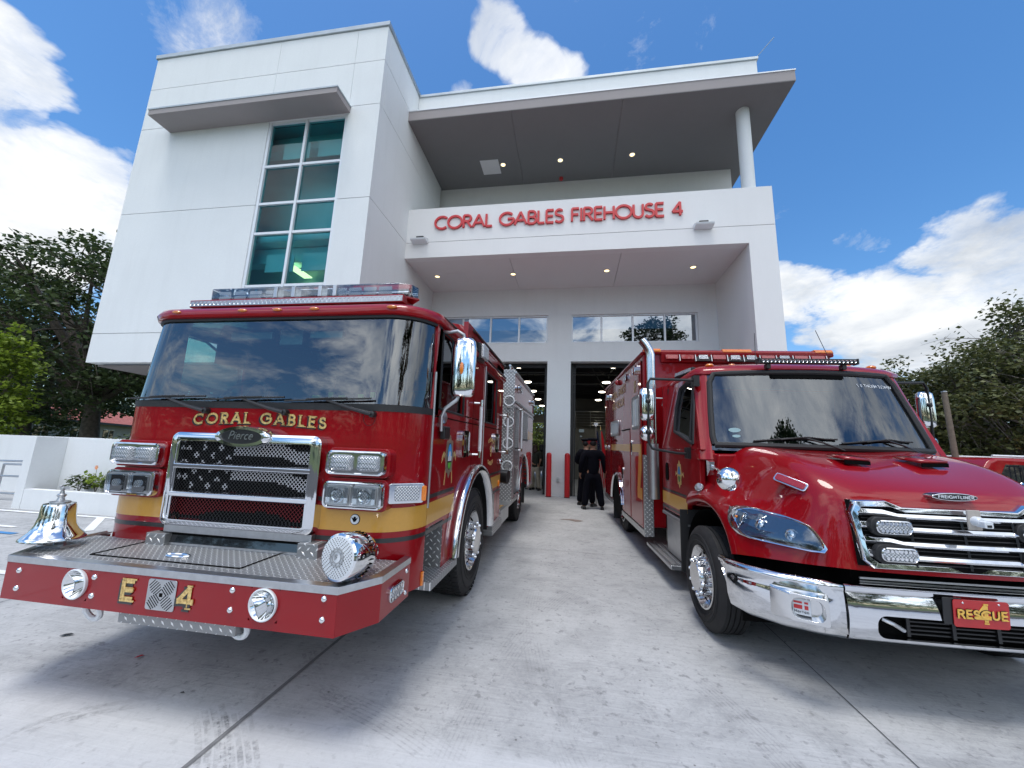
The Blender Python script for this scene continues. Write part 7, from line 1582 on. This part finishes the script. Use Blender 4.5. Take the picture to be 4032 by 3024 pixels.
# leaves fallen on the concrete
for i,(x,y,a,l_,c_) in enumerate(((-3.9,2.75,.4,.10,'dark'),(-3.05,2.62,.9,.06,'capred'),(-2.38,2.35,.2,.035,'dark'),(-1.72,1.9,1.2,.03,'bark'),(-.1,2.2,.5,.03,'bark'),(-.95,2.0,1.9,.05,'dark'))):
    lab=['long dark fallen leaf under the bell end of the bumper','small reddish fallen leaf on the concrete below the letter E','tiny dark fallen leaf in front of the bumper','small brown fallen leaf beside the wide joint at the bottom','small brown fallen leaf at the bottom middle of the concrete','dark fallen leaf just right of the wide joint'][i]
    b=MB(); d=Vector((math.cos(a),math.sin(a))); n=Vector((-d.y,d.x)); z=gz(y)+.005
    P=[(-.5,0,0),(-.2,.16,.006),(.2,.13,.010),(.5,0,.004),(.2,-.13,.010),(-.2,-.14,.005)]
    b.add([(l_*(d.x*u+n.x*v),l_*(d.y*u+n.y*v),w_) for u,v,w_ in P],[(0,1,2,3,4,5)]); o=b.build('fallen_leaf',M[c_],smooth=0,fix=False); o.location=(x,y,z); tag(o,lab,'leaf','fallen leaves on the driveway')

# far belt of trees that closes the horizon
b=MB(); rnd=random.Random(77)
for k in range(260):
    a=2*PI*k/260+rnd.uniform(-.01,.01); rr=rnd.uniform(66,78); hh=rnd.uniform(5,9.5)
    cx_,cy_=rr*math.cos(a),10+rr*math.sin(a)
    leaves(b,(cx_,cy_,hh*.52),(2.2,2.2,hh*.5),85,1.1,rnd=rnd)
b.build('far_tree_belt',M['oak'],smooth=0,fix=False)['kind']='stuff'
# ================================================================ pieces that stand apart become parts of their own
def split_loose(o,newname=None,margin=.01):
    me=o.data; n=len(me.vertices); par=list(range(n))
    def find(i):
        while par[i]!=i: par[i]=par[par[i]]; i=par[i]
        return i
    for e in me.edges:
        a,b_=find(e.vertices[0]),find(e.vertices[1]); par[a]=b_
    comp={}
    for p in me.polygons: comp.setdefault(find(p.vertices[0]),[]).append(p.index)
    C=[]
    for k,fs in comp.items():
        vs=[me.vertices[i].co for f in fs for i in me.polygons[f].vertices]
        C.append([[min(v[a] for v in vs)-margin for a in range(3)],[max(v[a] for v in vs)+margin for a in range(3)],fs])
    ch=True
    while ch:
        ch=False
        for i in range(len(C)):
            for j in range(i+1,len(C)):
                if all(C[i][0][a]<=C[j][1][a] and C[j][0][a]<=C[i][1][a] for a in range(3)):
                    C[i]=[[min(C[i][0][a],C[j][0][a]) for a in range(3)],[max(C[i][1][a],C[j][1][a]) for a in range(3)],C[i][2]+C[j][2]]; C.pop(j); ch=True; break
            if ch: break
    if len(C)<2: return
    for lo,hi,fs in C:
        m=me.copy(); bm=bmesh.new(); bm.from_mesh(m); bm.faces.ensure_lookup_table(); keep=set(fs)
        bmesh.ops.delete(bm,geom=[f for f in bm.faces if f.index not in keep],context='FACES'); bm.to_mesh(m); bm.free()
        c=o.copy(); c.data=m; c.name=newname or o.name.split('.')[0]; COL.objects.link(c)
    bpy.data.objects.remove(o)
SPL={'windscreen_pillars':'windscreen_pillar','deck_bracket':None,'tower_underside':None,'roller_blinds':'roller_blind','lightning_rod':None,'wall_control_box':None,'stripe_marker':None,'gold_stripe':None,'dark_pinstripe':None,
 'pinstripes':'pinstripe','inner_fins':None,'cab_roof_rail':None,'roof_drip_rail':None,'crew_roof_rail':None,'plate_screws':'plate_screw','screws':'screw','cap_bolts':'cap_bolt','body_moulding':None,'marker':None,'amber_corner_lamp':None,
 'reflectors':'reflector','dome_joints':'dome_joint','dash_gear':None,'red_emblem':None,'overhead_console':None,'sill_rail':None,'door_gaps':'door_gap','roof_rail':None,'eyes':'eye','filter_canister':None,'corner_edge':None,'rear_door_frame':None,'folding_bay_door':None,'projector_lamps':'projector_lamp','cowl':None,'side_reflector':None,'roof_edge':None,'bay_soffit':None,'canopy_soffit':None,'door_seam':None,'lamp_frame':None,'step_grip':None,'wheel_nuts':'wheel_nut','unit_lettering':'unit_letter','unit_shadow':None,'name_lettering':'name_letter','name_shadow':None,'led_modules':'led_module','mezzanine_railing':None,'base':None,'bumper_wing':None,'heat_shield':None,'windscreen_pillar':None,'led_reflectors':None,'pinstripes':'pinstripe','vent_slots':None,'step_side_plate':None,'bracket':None}
for o in list(bpy.data.objects):
    k=o.name.split('.')[0]
    if o.type=='MESH' and k in SPL and o.parent is not None: split_loose(o,SPL[k],.004 if k in('name_lettering','wheel_nuts','led_modules') else .012)
